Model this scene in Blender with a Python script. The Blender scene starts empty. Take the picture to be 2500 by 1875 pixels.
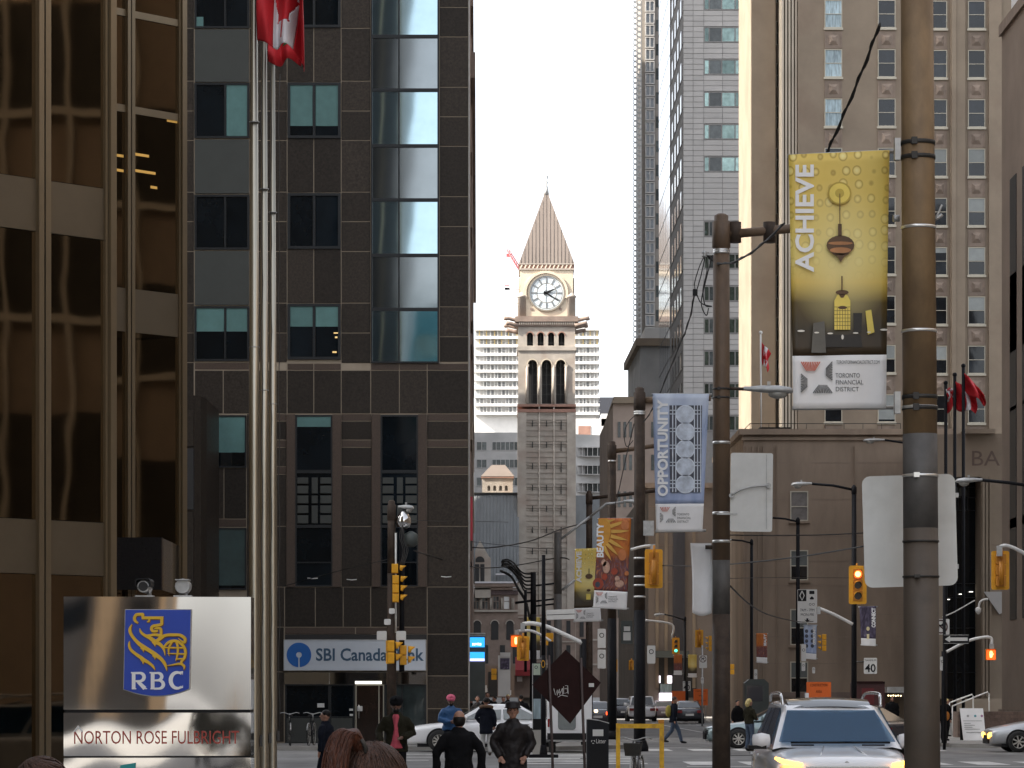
import bpy, bmesh, math, random
from math import sin, cos, pi, radians, sqrt, atan2
from mathutils import Vector, Matrix
random.seed(7)
sc = bpy.context.scene
C = sc.collection
# ------------------------------------------------------------ camera, light, exposure
F, HY, CX, EYE = 7560.0, 1703.0, 1250.0, 1.66     # focal length and horizon measured on the 2500 px photograph
cam_d = bpy.data.cameras.new('camera'); cam = bpy.data.objects.new('camera', cam_d); C.objects.link(cam)
cam.location = (0, 0, EYE); cam.rotation_euler = (pi/2, 0, 0)
cam_d.sensor_fit = 'HORIZONTAL'; cam_d.sensor_width = 36; cam_d.lens = 36*F/2500
cam_d.shift_y = (HY-937.5)/2500; cam_d.clip_start = 0.5; cam_d.clip_end = 6000
sc.camera = cam
SUN_AZ, SUN_EL = 74.0, 38.0          # degrees from straight behind the camera round to the west, elevation
tosun = Vector((-sin(radians(SUN_AZ))*cos(radians(SUN_EL)), -cos(radians(SUN_AZ))*cos(radians(SUN_EL)), sin(radians(SUN_EL))))
world = bpy.data.worlds.new('World'); sc.world = world; world.use_nodes = True
wn = world.node_tree.nodes; bg = wn['Background']
sky = wn.new('ShaderNodeTexSky'); sky.sky_type = 'NISHITA'; sky.sun_disc = False
sky.sun_elevation = radians(SUN_EL); sky.sun_rotation = atan2(tosun.x, tosun.y)
sky.air_density = 0.8; sky.dust_density = 3.0; sky.ozone_density = 0.3
hs = wn.new('ShaderNodeHueSaturation'); hs.inputs['Saturation'].default_value = 0.3      # thin white cloud over the whole sky
world.node_tree.links.new(sky.outputs[0], hs.inputs['Color']); world.node_tree.links.new(hs.outputs[0], bg.inputs[0]); bg.inputs[1].default_value = 0.13
sl = bpy.data.lights.new('sun', 'SUN'); sl.energy = 3.6; sl.angle = radians(0.55); sl.color = (1.0, 0.93, 0.82)
so = bpy.data.objects.new('sun', sl); C.objects.link(so); so.rotation_euler = tosun.to_track_quat('Z', 'Y').to_euler()
sc.view_settings.view_transform = 'Standard'; sc.view_settings.look = 'None'
sc.view_settings.exposure = 1.92; sc.view_settings.gamma = 1.0; sc.view_settings.use_curve_mapping = False
sc.render.engine = 'CYCLES'; sc.cycles.use_denoising = True
sc.cycles.max_bounces = 6; sc.cycles.diffuse_bounces = 3; sc.cycles.glossy_bounces = 4; sc.cycles.transmission_bounces = 4
sc.cycles.caustics_reflective = False; sc.cycles.caustics_refractive = False; sc.cycles.sample_clamp_indirect = 6

# ------------------------------------------------------------ helpers
def PX(x, D): return (x-CX)*D/F
def PZ(y, D): return EYE-(y-HY)*D/F
def PT(x, y, D): return Vector((PX(x, D), D, PZ(y, D)))
NEARG = -0.25                                       # the road falls gently towards the camera
def RZ(D): return NEARG if D < 64 else (0.0 if D > 73 else NEARG*(73-D)/9.0)
KERB = 0.13

def newmat(name): 
    m = bpy.data.materials.new(name); m.use_nodes = True
    return m, m.node_tree.nodes, m.node_tree.links, m.node_tree.nodes['Principled BSDF']
def mat(name, col, rough=0.6, metal=0.0, var=0.15, scale=2.0, bump=0.0, bscale=30.0, rnd=0.0, spec=0.5, emit=0.0, ecol=None,
        stretch=(1,1,1), dirt=None, dscale=1.0, rvar=0.0, coat=0.0, wave=0.0, wscale=1.0):
    m, N, L, b = newmat(name)
    b.inputs['Roughness'].default_value = rough; b.inputs['Metallic'].default_value = metal
    b.inputs['Specular IOR Level'].default_value = spec
    if coat: b.inputs['Coat Weight'].default_value = coat; b.inputs['Coat Roughness'].default_value = 0.05
    tc = N.new('ShaderNodeTexCoord'); mp = N.new('ShaderNodeMapping'); mp.inputs['Scale'].default_value = stretch
    L.new(tc.outputs['Object'], mp.inputs[0])
    oi = N.new('ShaderNodeObjectInfo')
    if rnd:                                         # alike pieces: shift the grain piece by piece
        ad = N.new('ShaderNodeVectorMath'); ad.operation = 'MULTIPLY_ADD'
        cb = N.new('ShaderNodeCombineXYZ')
        for i in range(3): L.new(oi.outputs['Random'], cb.inputs[i])
        L.new(cb.outputs[0], ad.inputs[0]); ad.inputs[1].default_value = (37, 53, 71); L.new(mp.outputs[0], ad.inputs[2]); vec = ad.outputs[0]
    else: vec = mp.outputs[0]
    nz = N.new('ShaderNodeTexNoise'); nz.inputs['Scale'].default_value = scale; nz.inputs['Detail'].default_value = 6; nz.inputs['Roughness'].default_value = 0.62
    L.new(vec, nz.inputs['Vector'])
    mr = N.new('ShaderNodeMapRange'); mr.inputs[1].default_value = 0.3; mr.inputs[2].default_value = 0.7
    mr.inputs[3].default_value = 1-var; mr.inputs[4].default_value = 1+var; L.new(nz.outputs[0], mr.inputs[0])
    val = mr.outputs[0]
    if rnd:
        r2 = N.new('ShaderNodeMapRange'); r2.inputs[3].default_value = 1-rnd; r2.inputs[4].default_value = 1+rnd; L.new(oi.outputs['Random'], r2.inputs[0])
        mu = N.new('ShaderNodeMath'); mu.operation = 'MULTIPLY'; L.new(val, mu.inputs[0]); L.new(r2.outputs[0], mu.inputs[1]); val = mu.outputs[0]
    vm = N.new('ShaderNodeVectorMath'); vm.operation = 'SCALE'; vm.inputs[0].default_value = col[:3]; L.new(val, vm.inputs['Scale'])
    out = vm.outputs[0]
    if dirt:
        n2 = N.new('ShaderNodeTexNoise'); n2.inputs['Scale'].default_value = dscale; n2.inputs['Detail'].default_value = 8; L.new(vec, n2.inputs['Vector'])
        m2 = N.new('ShaderNodeMapRange'); m2.inputs[1].default_value = 0.5; m2.inputs[2].default_value = 0.72; m2.inputs[4].default_value = 0.8; L.new(n2.outputs[0], m2.inputs[0])
        mx = N.new('ShaderNodeMix'); mx.data_type = 'RGBA'; L.new(m2.outputs[0], mx.inputs[0]); L.new(out, mx.inputs[6]); mx.inputs[7].default_value = (*dirt, 1); out = mx.outputs[2]
    L.new(out, b.inputs['Base Color'])
    if rvar:
        m3 = N.new('ShaderNodeMapRange'); m3.inputs[1].default_value = 0.3; m3.inputs[2].default_value = 0.7
        m3.inputs[3].default_value = max(0.02, rough-rvar); m3.inputs[4].default_value = rough+rvar; L.new(nz.outputs[0], m3.inputs[0]); L.new(m3.outputs[0], b.inputs['Roughness'])
    if bump or wave:
        n3 = N.new('ShaderNodeTexNoise'); n3.inputs['Scale'].default_value = wscale if wave else bscale; n3.inputs['Detail'].default_value = 1.5 if wave else 4; L.new(vec, n3.inputs['Vector'])
        bm = N.new('ShaderNodeBump'); bm.inputs['Strength'].default_value = wave or bump; bm.inputs['Distance'].default_value = 0.12 if wave else 0.02
        L.new(n3.outputs[0], bm.inputs['Height']); L.new(bm.outputs[0], b.inputs['Normal'])
    if emit:
        b.inputs['Emission Color'].default_value = (*(ecol or col)[:3], 1); b.inputs['Emission Strength'].default_value = emit
    return m

class MB:
    """collects simple shapes; build() links them as ONE mesh object"""
    def __init__(s, xf=None): s.v = []; s.f = []; s.sm = []; s.mi = []; s.xf = xf; s.cur = 0
    def add(s, vs, fs, smooth=False):
        o = len(s.v); s.v.extend([tuple(s.xf(Vector(p))) if s.xf else tuple(p) for p in vs])
        for f in fs: s.f.append(tuple(i+o for i in f)); s.sm.append(smooth); s.mi.append(s.cur)
        return s
    def box(s, x0, x1, y0, y1, z0, z1):
        if x0 > x1: x0, x1 = x1, x0
        if y0 > y1: y0, y1 = y1, y0
        if z0 > z1: z0, z1 = z1, z0
        return s.add([(x0,y0,z0),(x1,y0,z0),(x1,y1,z0),(x0,y1,z0),(x0,y0,z1),(x1,y0,z1),(x1,y1,z1),(x0,y1,z1)],
              [(0,3,2,1),(4,5,6,7),(0,1,5,4),(1,2,6,5),(2,3,7,6),(3,0,4,7)])
    def cbox(s, c, d): return s.box(c[0]-d[0]/2, c[0]+d[0]/2, c[1]-d[1]/2, c[1]+d[1]/2, c[2]-d[2]/2, c[2]+d[2]/2)
    def bbox(s, x0, x1, y0, y1, z0, z1, b):           # box with chamfered front (low y) edges: a raised stone panel
        vs = [(x0,y1,z0),(x1,y1,z0),(x1,y1,z1),(x0,y1,z1),(x0,y0+b,z0),(x1,y0+b,z0),(x1,y0+b,z1),(x0,y0+b,z1),(x0+b,y0,z0+b),(x1-b,y0,z0+b),(x1-b,y0,z1-b),(x0+b,y0,z1-b)]
        return s.add(vs, [(8,9,10,11),(4,5,9,8),(5,6,10,9),(6,7,11,10),(7,4,8,11),(0,1,5,4),(1,2,6,5),(2,3,7,6),(3,0,4,7),(0,3,2,1)])
    def prism(s, poly, y0, y1, axis='y', smooth=False):
        n = len(poly)
        def P(p, t): return {'y': (p[0], t, p[1]), 'x': (t, p[0], p[1]), 'z': (p[0], p[1], t)}[axis]
        vs = [P(p, y0) for p in poly]+[P(p, y1) for p in poly]
        fs = [tuple(range(n)), tuple(range(2*n-1, n-1, -1))]
        s.add(vs, fs); o = len(s.v)-2*n
        for i in range(n):
            j = (i+1) % n; s.f.append((o+j, o+i, o+n+i, o+n+j)); s.sm.append(smooth); s.mi.append(s.cur)
        return s
    def tube(s, pts, r, n=8, cap=True):
        pts = [Vector(p) for p in pts]; k = len(pts)
        rs = r if isinstance(r, (list, tuple)) else [r]*k
        vs = []; up = None
        for i, p in enumerate(pts):
            t = (pts[min(i+1, k-1)]-pts[max(i-1, 0)])
            if t.length < 1e-9: t = Vector((0,0,1))
            t.normalize()
            if up is None:
                up = Vector((0,0,1)) if abs(t.z) < 0.9 else Vector((0,1,0))
            a = t.cross(up)
            if a.length < 1e-6: a = t.cross(Vector((1,0,0)))
            a.normalize(); b = a.cross(t).normalized(); up = b
            for j in range(n):
                w = 2*pi*j/n; vs.append(p+a*(cos(w)*rs[i])+b*(sin(w)*rs[i]))
        fs = []
        for i in range(k-1):
            for j in range(n): fs.append((i*n+j, i*n+(j+1) % n, (i+1)*n+(j+1) % n, (i+1)*n+j))
        s.add(vs, fs, True)
        if cap: 
            o = len(s.v)-len(vs)
            s.f.append(tuple(o+j for j in range(n-1, -1, -1))); s.sm.append(False); s.mi.append(s.cur)
            s.f.append(tuple(o+(k-1)*n+j for j in range(n))); s.sm.append(False); s.mi.append(s.cur)
        return s
    def lathe(s, prof, c=(0,0,0), n=16, axis='z', smooth=True, a0=0, a1=2*pi, cap=True):
        k = len(prof); full = abs(a1-a0-2*pi) < 1e-6; m = n if full else n+1; vs = []
        for r, h in prof:
            for j in range(m):
                w = a0+(a1-a0)*j/n; p = (r*cos(w), r*sin(w), h)
                if axis == 'y': p = (p[0], p[2], p[1])
                elif axis == 'x': p = (p[2], p[0], p[1])
                vs.append((p[0]+c[0], p[1]+c[1], p[2]+c[2]))
        fs = []
        for i in range(k-1):
            for j in range(n):
                q = (j+1) % m; fs.append((i*m+j, i*m+q, (i+1)*m+q, (i+1)*m+j))
        s.add(vs, fs, smooth)
        o = len(s.v)-len(vs)
        for i, rev in ((0, True), (k-1, False)):
            if cap and full and prof[i][0] > 1e-5:
                s.f.append(tuple(o+i*m+j for j in (range(m-1, -1, -1) if rev else range(m)))); s.sm.append(False); s.mi.append(s.cur)
        return s
    def ball(s, c, r, n=12, k=8):
        r = r if isinstance(r, (list, tuple)) else (r, r, r)
        vs = []; 
        for i in range(k+1):
            th = pi*i/k
            for j in range(n): w = 2*pi*j/n; vs.append((c[0]+r[0]*sin(th)*cos(w), c[1]+r[1]*sin(th)*sin(w), c[2]+r[2]*cos(th)))
        return s.add(vs, [(i*n+j, (i+1)*n+j, (i+1)*n+(j+1) % n, i*n+(j+1) % n) for i in range(k) for j in range(n)], True)
    def grid(s, fn, nu, nv, smooth=True):
        vs = [fn(i/nu, j/nv) for j in range(nv+1) for i in range(nu+1)]
        return s.add(vs, [(j*(nu+1)+i, j*(nu+1)+i+1, (j+1)*(nu+1)+i+1, (j+1)*(nu+1)+i) for j in range(nv) for i in range(nu)], smooth)
    def ribbon(s, pts, y, th, close=False):
        """flat tapered stroke in the xz plane: pts (x, z, width); front at y-th"""
        n = len(pts); Lf = []; Rt = []
        for i, (x, z, w) in enumerate(pts):
            a = pts[max(i-1, 0)]; b = pts[min(i+1, n-1)]; dx, dz = b[0]-a[0], b[1]-a[1]; l = sqrt(dx*dx+dz*dz) or 1
            nx, nz = -dz/l*w/2, dx/l*w/2; Lf.append((x+nx, z+nz)); Rt.append((x-nx, z-nz))
        for i in range(n-1):
            s.prism([Lf[i], Rt[i], Rt[i+1], Lf[i+1]][::-1], y, y-th)
        return s
    def mesh(s, name):
        me = bpy.data.meshes.new(name); me.from_pydata(s.v, [], s.f)
        me.polygons.foreach_set('use_smooth', s.sm)
        if any(s.mi): me.polygons.foreach_set('material_index', s.mi)
        bm = bmesh.new(); bm.from_mesh(me)
        bmesh.ops.remove_doubles(bm, verts=bm.verts, dist=1e-5)
        bmesh.ops.recalc_face_normals(bm, faces=bm.faces); bm.to_mesh(me); bm.free()
        return me

def root_loc(o):
    p = Vector((0,0,0))
    while o is not None: p = p+o.location; o = o.parent
    return p
def part(name, mb, m, parent=None, loc=None, rot=None, world=False, kind=None):
    """link a mesh as one object; world=True: its vertices are world positions"""
    me = mb if isinstance(mb, bpy.types.Mesh) else mb.mesh(name)
    if m is not None:
        ms = m if isinstance(m, (list, tuple)) else [m]
        if not me.materials:
            for q in ms: me.materials.append(q)
    o = bpy.data.objects.new(name, me); C.objects.link(o); o.parent = parent
    if world and parent is not None: o.location = -root_loc(parent)
    if loc is not None: o.location = Vector(loc)-(root_loc(parent) if (world and parent is not None) else Vector((0,0,0)))
    if rot is not None: o.rotation_euler = rot
    if kind: o['kind'] = kind
    return o
def thing(name, label, cat, loc=(0,0,0), rz=0.0, group=None):
    o = bpy.data.objects.new(name, None); C.objects.link(o); o.location = loc; o.rotation_euler = (0,0,rz); o.empty_display_size = 0.2
    return tag(o, label, cat, group)
def tag(o, label, cat, group=None):
    o['label'] = label; o['category'] = cat
    if group: o['group'] = group
    return o
def relabel(o, label): o['label'] = label; return o
def children(o): return [c for c in bpy.data.objects if c.parent == o]
def copy_tree(root, loc, rz=None, label=None):
    kids = {}
    for c in bpy.data.objects:
        if c.parent: kids.setdefault(c.parent.name, []).append(c)
    def rec(o, par):
        n = o.copy(); C.objects.link(n)
        if par is not None: n.parent = par
        for k in kids.get(o.name, []): rec(k, n)
        return n
    r = rec(root, None); r.location = loc
    if rz is not None: r.rotation_euler = (0,0,rz)
    if label: r['label'] = label
    return r
def cr(pts, n=6):
    """Catmull-Rom through tuples of any length"""
    out = []; k = len(pts)
    for i in range(k-1):
        p0, p1, p2, p3 = pts[max(i-1,0)], pts[i], pts[i+1], pts[min(i+2,k-1)]
        for q in range(n):
            t = q/n; out.append(tuple(0.5*((2*b)+(-a+c)*t+(2*a-5*b+4*c-d)*t*t+(-a+3*b-3*c+d)*t**3) for a,b,c,d in zip(p0,p1,p2,p3)))
    out.append(tuple(pts[-1])); return out
def sag(a, b, s, n=14):
    a, b = Vector(a), Vector(b); return [a.lerp(b, i/n)-Vector((0,0,4*s*(i/n)*(1-i/n))) for i in range(n+1)]
def rrect(x0, x1, z0, z1, r, n=4):
    P = []
    for cx, cz, a in ((x1-r, z0+r, -pi/2), (x1-r, z1-r, 0), (x0+r, z1-r, pi/2), (x0+r, z0+r, pi)):
        for i in range(n+1): w = a+pi/2*i/n; P.append((cx+r*cos(w), cz+r*sin(w)))
    return P
def disc(cx, cz, r, n=20, a0=0, a1=2*pi): return [(cx+r*cos(a0+(a1-a0)*i/n), cz+r*sin(a0+(a1-a0)*i/n)) for i in range(n)]
TEXTS = []
def text(s, x, y, z, size, m, parent, name='lettering', width=None, rotz=0.0, up=False, align='CENTER', ext=0.002, facing=0.0, world=True, bold=0.0):
    """lettering in the xz plane facing the camera; up=True reads upwards; width fits the length"""
    cu = bpy.data.curves.new(name, 'FONT'); cu.body = s; cu.size = size; cu.extrude = ext; cu.align_x = align; cu.align_y = 'CENTER'; cu.offset = bold
    cu.resolution_u = 3
    o = bpy.data.objects.new(name+'_src', cu); C.objects.link(o)
    TEXTS.append((o, name, (x,y,z), width, up, m, parent, facing, world)); return o
def flush_texts():
    bpy.context.view_layer.update(); dg = bpy.context.evaluated_depsgraph_get()
    for o, name, loc, width, up, m, parent, facing, world in TEXTS:
        me = bpy.data.meshes.new_from_object(o.evaluated_get(dg)); me.name = name
        xs = [v.co.x for v in me.vertices]; ys = [v.co.y for v in me.vertices]
        w = max(xs)-min(xs); f = width/w if width else 1.0
        M4 = Matrix.Diagonal((f, 1, 1, 1))
        if up: M4 = Matrix.Rotation(pi/2, 4, 'Z') @ M4
        M4 = Matrix.Rotation(facing, 4, 'Z') @ Matrix.Rotation(pi/2, 4, 'X') @ M4
        me.transform(M4); me.materials.clear(); me.materials.append(m)
        n = bpy.data.objects.new(name, me); C.objects.link(n); n.parent = parent
        n.location = Vector(loc)-(root_loc(parent) if (parent is not None and world) else Vector((0,0,0)))
    for t in TEXTS:
        cu = t[0].data; bpy.data.objects.remove(t[0]); bpy.data.curves.remove(cu)
    TEXTS.clear()

# ------------------------------------------------------------ materials
Q = {}
Q['asphalt'] = mat('asphalt', (.15,.147,.142), .85, var=.4, scale=.7, bump=.35, bscale=60, dirt=(.23,.225,.215), dscale=.2, stretch=(1,.3,1))
Q['concrete'] = mat('sidewalk_concrete', (.27,.26,.24), .85, var=.2, scale=1.2, bump=.25, bscale=40, dirt=(.18,.17,.16), dscale=.7)
Q['paint'] = mat('road_paint', (.6,.59,.56), .7, var=.25, scale=5, dirt=(.2,.2,.2), dscale=2.2)
Q['granite'] = mat('dark_granite', (.033,.0255,.0195), .42, var=.5, scale=14, rnd=.3, spec=.22, rvar=.08)
Q['granite_lt'] = mat('light_granite_band', (.075,.052,.039), spec=.3, rough=.42, var=.25, scale=28, rnd=.08)
Q['joint'] = mat('joint_mortar', (.34,.28,.21), .9, var=.1)
Q['darkmetal'] = mat('dark_window_metal', (.014,.016,.018), .4, metal=.3, var=.1)
Q['glass_dark'] = mat('dark_window_glass', (.006,.009,.012), .04, var=.3, scale=1.2, rnd=.5, spec=.32, wave=.05, wscale=.6)
Q['glass_sky'] = mat('reflective_curtain_glass', (.36,.49,.54), .03, metal=1, var=.05, wave=.07, wscale=.3)
Q['glass_span'] = mat('reflective_spandrel_glass', (.22,.245,.255), .05, metal=1, var=.05, wave=.07, wscale=.3)
Q['blind'] = mat('teal_blind', (.09,.2,.19), .5, var=.12, scale=3, rnd=.2, coat=.3)
Q['span_grey'] = mat('grey_green_spandrel', (.042,.046,.041), .45, var=.1, rnd=.08, coat=.2)
Q['gold_frame'] = mat('bronze_gold_mullion', (.24,.19,.125), .38, metal=.75, var=.12, scale=.6, stretch=(1,1,.3))
Q['gold_panel'] = mat('bronze_gold_panel', (.17,.137,.095), .42, metal=.7, var=.12, scale=.5, rnd=.1)
Q['gold_glass'] = mat('gold_coated_glass', (.125,.092,.06), .03, metal=1, var=.1, wave=.05, wscale=.5)
Q['steel'] = mat('stainless_steel', (.66,.65,.64), .035, metal=1, var=.05, scale=.8)
Q['polesteel'] = mat('satin_steel_pole', (.40,.375,.31), .32, metal=1, var=.15, scale=2, stretch=(1,1,.15))
Q['blue'] = mat('shield_blue', (.008,.05,.42), .35, var=.06)
Q['yellow'] = mat('emblem_yellow', (.75,.46,.015), .4, var=.05)
Q['white'] = mat('white_enamel', (.86,.86,.86), .4, var=.04)
Q['red_letter'] = mat('red_letter', (.45,.025,.015), .4, var=.05)
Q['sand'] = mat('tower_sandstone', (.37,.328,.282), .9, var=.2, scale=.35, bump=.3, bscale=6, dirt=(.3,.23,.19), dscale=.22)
Q['sand_dk'] = mat('brown_sandstone', (.22,.165,.135), .9, var=.25, scale=.5, bump=.3, bscale=5)
Q['sand_red'] = mat('red_sandstone', (.30,.17,.13), .9, var=.2, scale=.5)
Q['copper_roof'] = mat('weathered_roof_metal', (.15,.122,.104), .6, var=.12, scale=.4, stretch=(1,1,.2))
Q['slate'] = mat('grey_slate_roof', (.15,.16,.165), .6, var=.15, scale=.6, stretch=(1,1,.2))
Q['dark'] = mat('dark_opening', (.016,.015,.015), .6, var=.2)
Q['clock'] = mat('clock_face_glass', (.55,.6,.62), .4, var=.05)
Q['iron'] = mat('dark_iron', (.035,.033,.03), .5, metal=.4, var=.15)
Q['limestone'] = mat('tan_limestone', (.268,.214,.158), .85, var=.14, scale=.35, bump=.12, bscale=12, dirt=(.215,.16,.118), dscale=.28)
Q['lime_lt'] = mat('pale_trim_and_sunlit_stone', (.55,.48,.38), .8, var=.1, scale=.5)
Q['lime_dk'] = mat('carved_spandrel_stone', (.25,.195,.155), .85, var=.2, scale=1.5, rnd=.12)
Q['winframe'] = mat('cream_window_frame', (.5,.46,.37), .5, var=.06)
Q['glass_tan'] = mat('sash_window_glass', (.010,.013,.017), .05, var=.5, scale=1, rnd=.6, spec=.5, wave=.05, wscale=.7)
Q['curtain'] = mat('pale_blue_curtain', (.36,.46,.5), .6, var=.45, scale=3.2, stretch=(3,1,.35), rnd=.15)
Q['grey_stone'] = mat('grey_cladding', (.47,.45,.43), .75, var=.08, scale=.25, rnd=.05)
Q['grey_dk'] = mat('grey_joint', (.25,.24,.23), .8, var=.1)
Q['glass_green'] = mat('greenish_window_glass', (.17,.23,.215), .04, metal=.85, var=.3, rnd=.45, wave=.5, wscale=.45)
Q['glass_pale'] = mat('pale_curtain_glass', (.66,.72,.78), .06, metal=.9, var=.08, rnd=.05, wave=.1, wscale=.3)
Q['pale_conc'] = mat('pale_concrete', (.62,.61,.59), .8, var=.08, scale=.4)
Q['grey_conc'] = mat('grey_concrete', (.42,.41,.40), .85, var=.12, scale=.3, dirt=(.3,.3,.29), dscale=.2)
Q['far_glass'] = mat('hazy_pale_glass', (.33,.34,.35), .3, var=.2, rnd=.3)
Q['grey_glass'] = mat('grey_band_glass', (.07,.08,.08), .1, var=.4, rnd=.4)
Q['ochre'] = mat('ochre_shutter', (.6,.42,.12), .7, var=.1)
Q['brownpole'] = mat('brown_painted_steel', (.13,.083,.05), .6, var=.22, scale=5, bump=.1, bscale=30, dirt=(.11,.07,.04), dscale=2, stretch=(1,1,.5))
Q['darkpole'] = mat('dark_brown_painted_steel', (.062,.044,.033), .6, spec=.2, var=.28, scale=5, dirt=(.028,.022,.018), dscale=3)
Q['greypole'] = mat('grey_painted_steel', (.085,.078,.072), .6, var=.3, scale=6, dirt=(.1,.095,.085), dscale=4, stretch=(1,1,.5))
Q['blackpole'] = mat('black_painted_steel', (.010,.010,.012), .6, spec=.15, var=.25, scale=6)
Q['galv'] = mat('galvanised_steel', (.42,.42,.41), .5, metal=.55, var=.2, scale=7)
Q['band'] = mat('bright_steel_band', (.7,.69,.66), .3, metal=.8, var=.1)
Q['signback'] = mat('sign_back_aluminium', (.66,.66,.63), .55, metal=.15, var=.12, scale=1.2, dirt=(.43,.41,.36), dscale=1.1)
Q['signwhite'] = mat('reflective_white_sign', (.68,.67,.64), .5, var=.06)
Q['black'] = mat('black_plastic', (.010,.010,.011), .5, spec=.2, var=.15)
Q['sigyel'] = mat('signal_yellow', (.78,.37,.01), .5, var=.12, scale=4)
Q['sigyel_dk'] = mat('signal_housing_orange', (.52,.2,.01), .5, var=.12, scale=5)
Q['lens_off'] = mat('unlit_lens', (.03,.022,.016), .2, var=.2)
Q['lens_red'] = mat('lit_red_lens', (.8,.1,.02), .4, emit=1.7, ecol=(1.0,.06,.01))
Q['lens_core'] = mat('lit_red_core', (.9,.6,.2), .4, emit=1.6, ecol=(1.0,.38,.12))
Q['lens_green'] = mat('lit_green_lens', (.1,.8,.55), .4, emit=.55, ecol=(.1,1.0,.62))
Q['lens_amber'] = mat('lit_amber_lens', (.9,.4,.05), .4, emit=2.2, ecol=(1.0,.42,.05))
Q['lamp_warm'] = mat('lit_white_lamp', (.9,.8,.6), .4, emit=1.2, ecol=(1.0,.78,.42))
Q['tail_red'] = mat('tail_lamp_red', (.2,.008,.01), .2, var=.05)
Q['carwhite'] = mat('white_car_paint', (.8,.8,.81), .25, var=.02, coat=.7)
Q['mirror_band'] = mat('bronze_window_band', (.045,.038,.028), .5, var=.3)
Q['carsilver'] = mat('silver_car_paint', (.42,.43,.44), .3, metal=.5, var=.04, coat=.6)
Q['carteal'] = mat('teal_silver_car_paint', (.23,.3,.31), .3, metal=.4, var=.04, coat=.6)
Q['cardark'] = mat('dark_grey_car_paint', (.045,.045,.055), .25, metal=.3, var=.05, coat=.7)
Q['carglass'] = mat('car_window_glass', (.012,.016,.018), .03, var=.1, spec=.7)
Q['shieldglass'] = mat('sky_blue_shield_glass', (.035,.085,.13), .05, var=.25, scale=1.2, spec=.6)  # blue base stands in for sky reflected in a windscreen
Q['sideglass'] = mat('pale_side_glass', (.2,.22,.22), .08, var=.25, scale=2, spec=.6)
Q['rubber'] = mat('tyre_rubber', (.013,.013,.013), .8, var=.2)
Q['alloy'] = mat('alloy_wheel', (.5,.48,.44), .35, metal=.6, var=.1)
Q['chrome'] = mat('chrome', (.65,.65,.65), .12, metal=1, var=.03)
Q['skin'] = mat('skin', (.36,.19,.13), .55, var=.12, scale=14)
Q['skin_dk'] = mat('brown_skin', (.15,.075,.05), .55, var=.12, scale=14)
Q['cloth_black'] = mat('black_cloth', (.007,.007,.008), .9, spec=.12, var=.25, scale=9, bump=.4, bscale=22)
Q['cloth_leather'] = mat('dark_brown_leather', (.013,.010,.010), .55, spec=.3, var=.25, scale=8, bump=.5, bscale=14)
Q['cloth_olive'] = mat('dark_olive_cloth', (.022,.020,.012), .9, spec=.12, var=.25, scale=9, bump=.4, bscale=20)
Q['cloth_blue'] = mat('blue_padded_jacket', (.018,.085,.22), .6, var=.2, scale=7, bump=.7, bscale=9)
Q['cloth_pink'] = mat('pink_shirt', (.55,.085,.12), .85, var=.15, scale=8, bump=.3, bscale=18)
Q['turban_pink'] = mat('pink_turban', (.72,.14,.23), .85, var=.15, scale=6, bump=.5, bscale=12, stretch=(1,1,4))
Q['cloth_navy'] = mat('navy_cloth', (.009,.011,.018), .9, spec=.12, var=.25, scale=9, bump=.4, bscale=20)
Q['cloth_jean'] = mat('blue_jeans', (.06,.085,.13), .9, var=.25, scale=9, bump=.3, bscale=30)
Q['cloth_pale'] = mat('pale_trousers', (.42,.42,.41), .85, var=.12, scale=9)
Q['cloth_yellow'] = mat('yellow_green_bag', (.3,.24,.04), .8, var=.2, scale=9)
Q['cloth_orange'] = mat('orange_bag', (.42,.15,.02), .8, var=.2, scale=9)
Q['fur'] = mat('brown_fur_trim', (.13,.075,.045), .95, var=.4, scale=25, bump=1, bscale=60)
Q['boot'] = mat('brown_boot', (.06,.045,.035), .7, var=.2)
Q['hair_dk'] = mat('dark_hair', (.010,.008,.007), .55, spec=.2, var=.3, scale=30, stretch=(3,3,.5))
Q['hair_red'] = mat('auburn_hair', (.07,.018,.006), .42, var=.55, scale=26, bump=.5, bscale=70, stretch=(4,4,.5))
Q['hair_brown'] = mat('brown_hair', (.045,.017,.008), .5, var=.5, scale=26, bump=.5, bscale=70, stretch=(4,4,.5))
Q['hair_blond'] = mat('blond_hair', (.5,.4,.16), .5, var=.3, scale=30, stretch=(3,3,.5))
Q['rack_yellow'] = mat('scuffed_yellow_paint', (.74,.42,.015), .5, var=.2, scale=8, dirt=(.4,.2,.02), dscale=6)
Q['brown_sign'] = mat('dark_brown_plywood', (.026,.011,.010), .7, spec=.12, var=.15, scale=6)
Q['orange_sign'] = mat('orange_sign', (.72,.13,.012), .6, var=.08)
Q['redcloth'] = mat('red_flag_cloth', (.5,.012,.02), .75, var=.12, scale=5)
Q['whitecloth'] = mat('white_flag_cloth', (.62,.6,.62), .8, var=.08)
Q['greencloth'] = mat('green_flag_cloth', (.02,.2,.06), .8, var=.08)
Q['bannerwhite'] = mat('white_banner_vinyl', (.82,.81,.80), .55, var=.05, scale=3)
Q['gold_print'] = mat('gold_print', (.62,.44,.05), .55, var=.35, scale=2.2)
Q['screen_blue'] = mat('blue_lit_screen', (.02,.25,.6), .4, emit=.42, ecol=(.03,.36,1.0))
Q['screen_white'] = mat('white_lit_screen', (.8,.75,.8), .4, emit=.85, ecol=(1,.9,1))
Q['brown_brick'] = mat('brown_brickwork', (.12,.085,.068), .85, var=.25, scale=3)
Q['booth'] = mat('grey_green_booth', (.06,.07,.065), .5, var=.15)
Q['cable'] = mat('black_cable', (.014,.013,.012), .6, var=.1)
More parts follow.
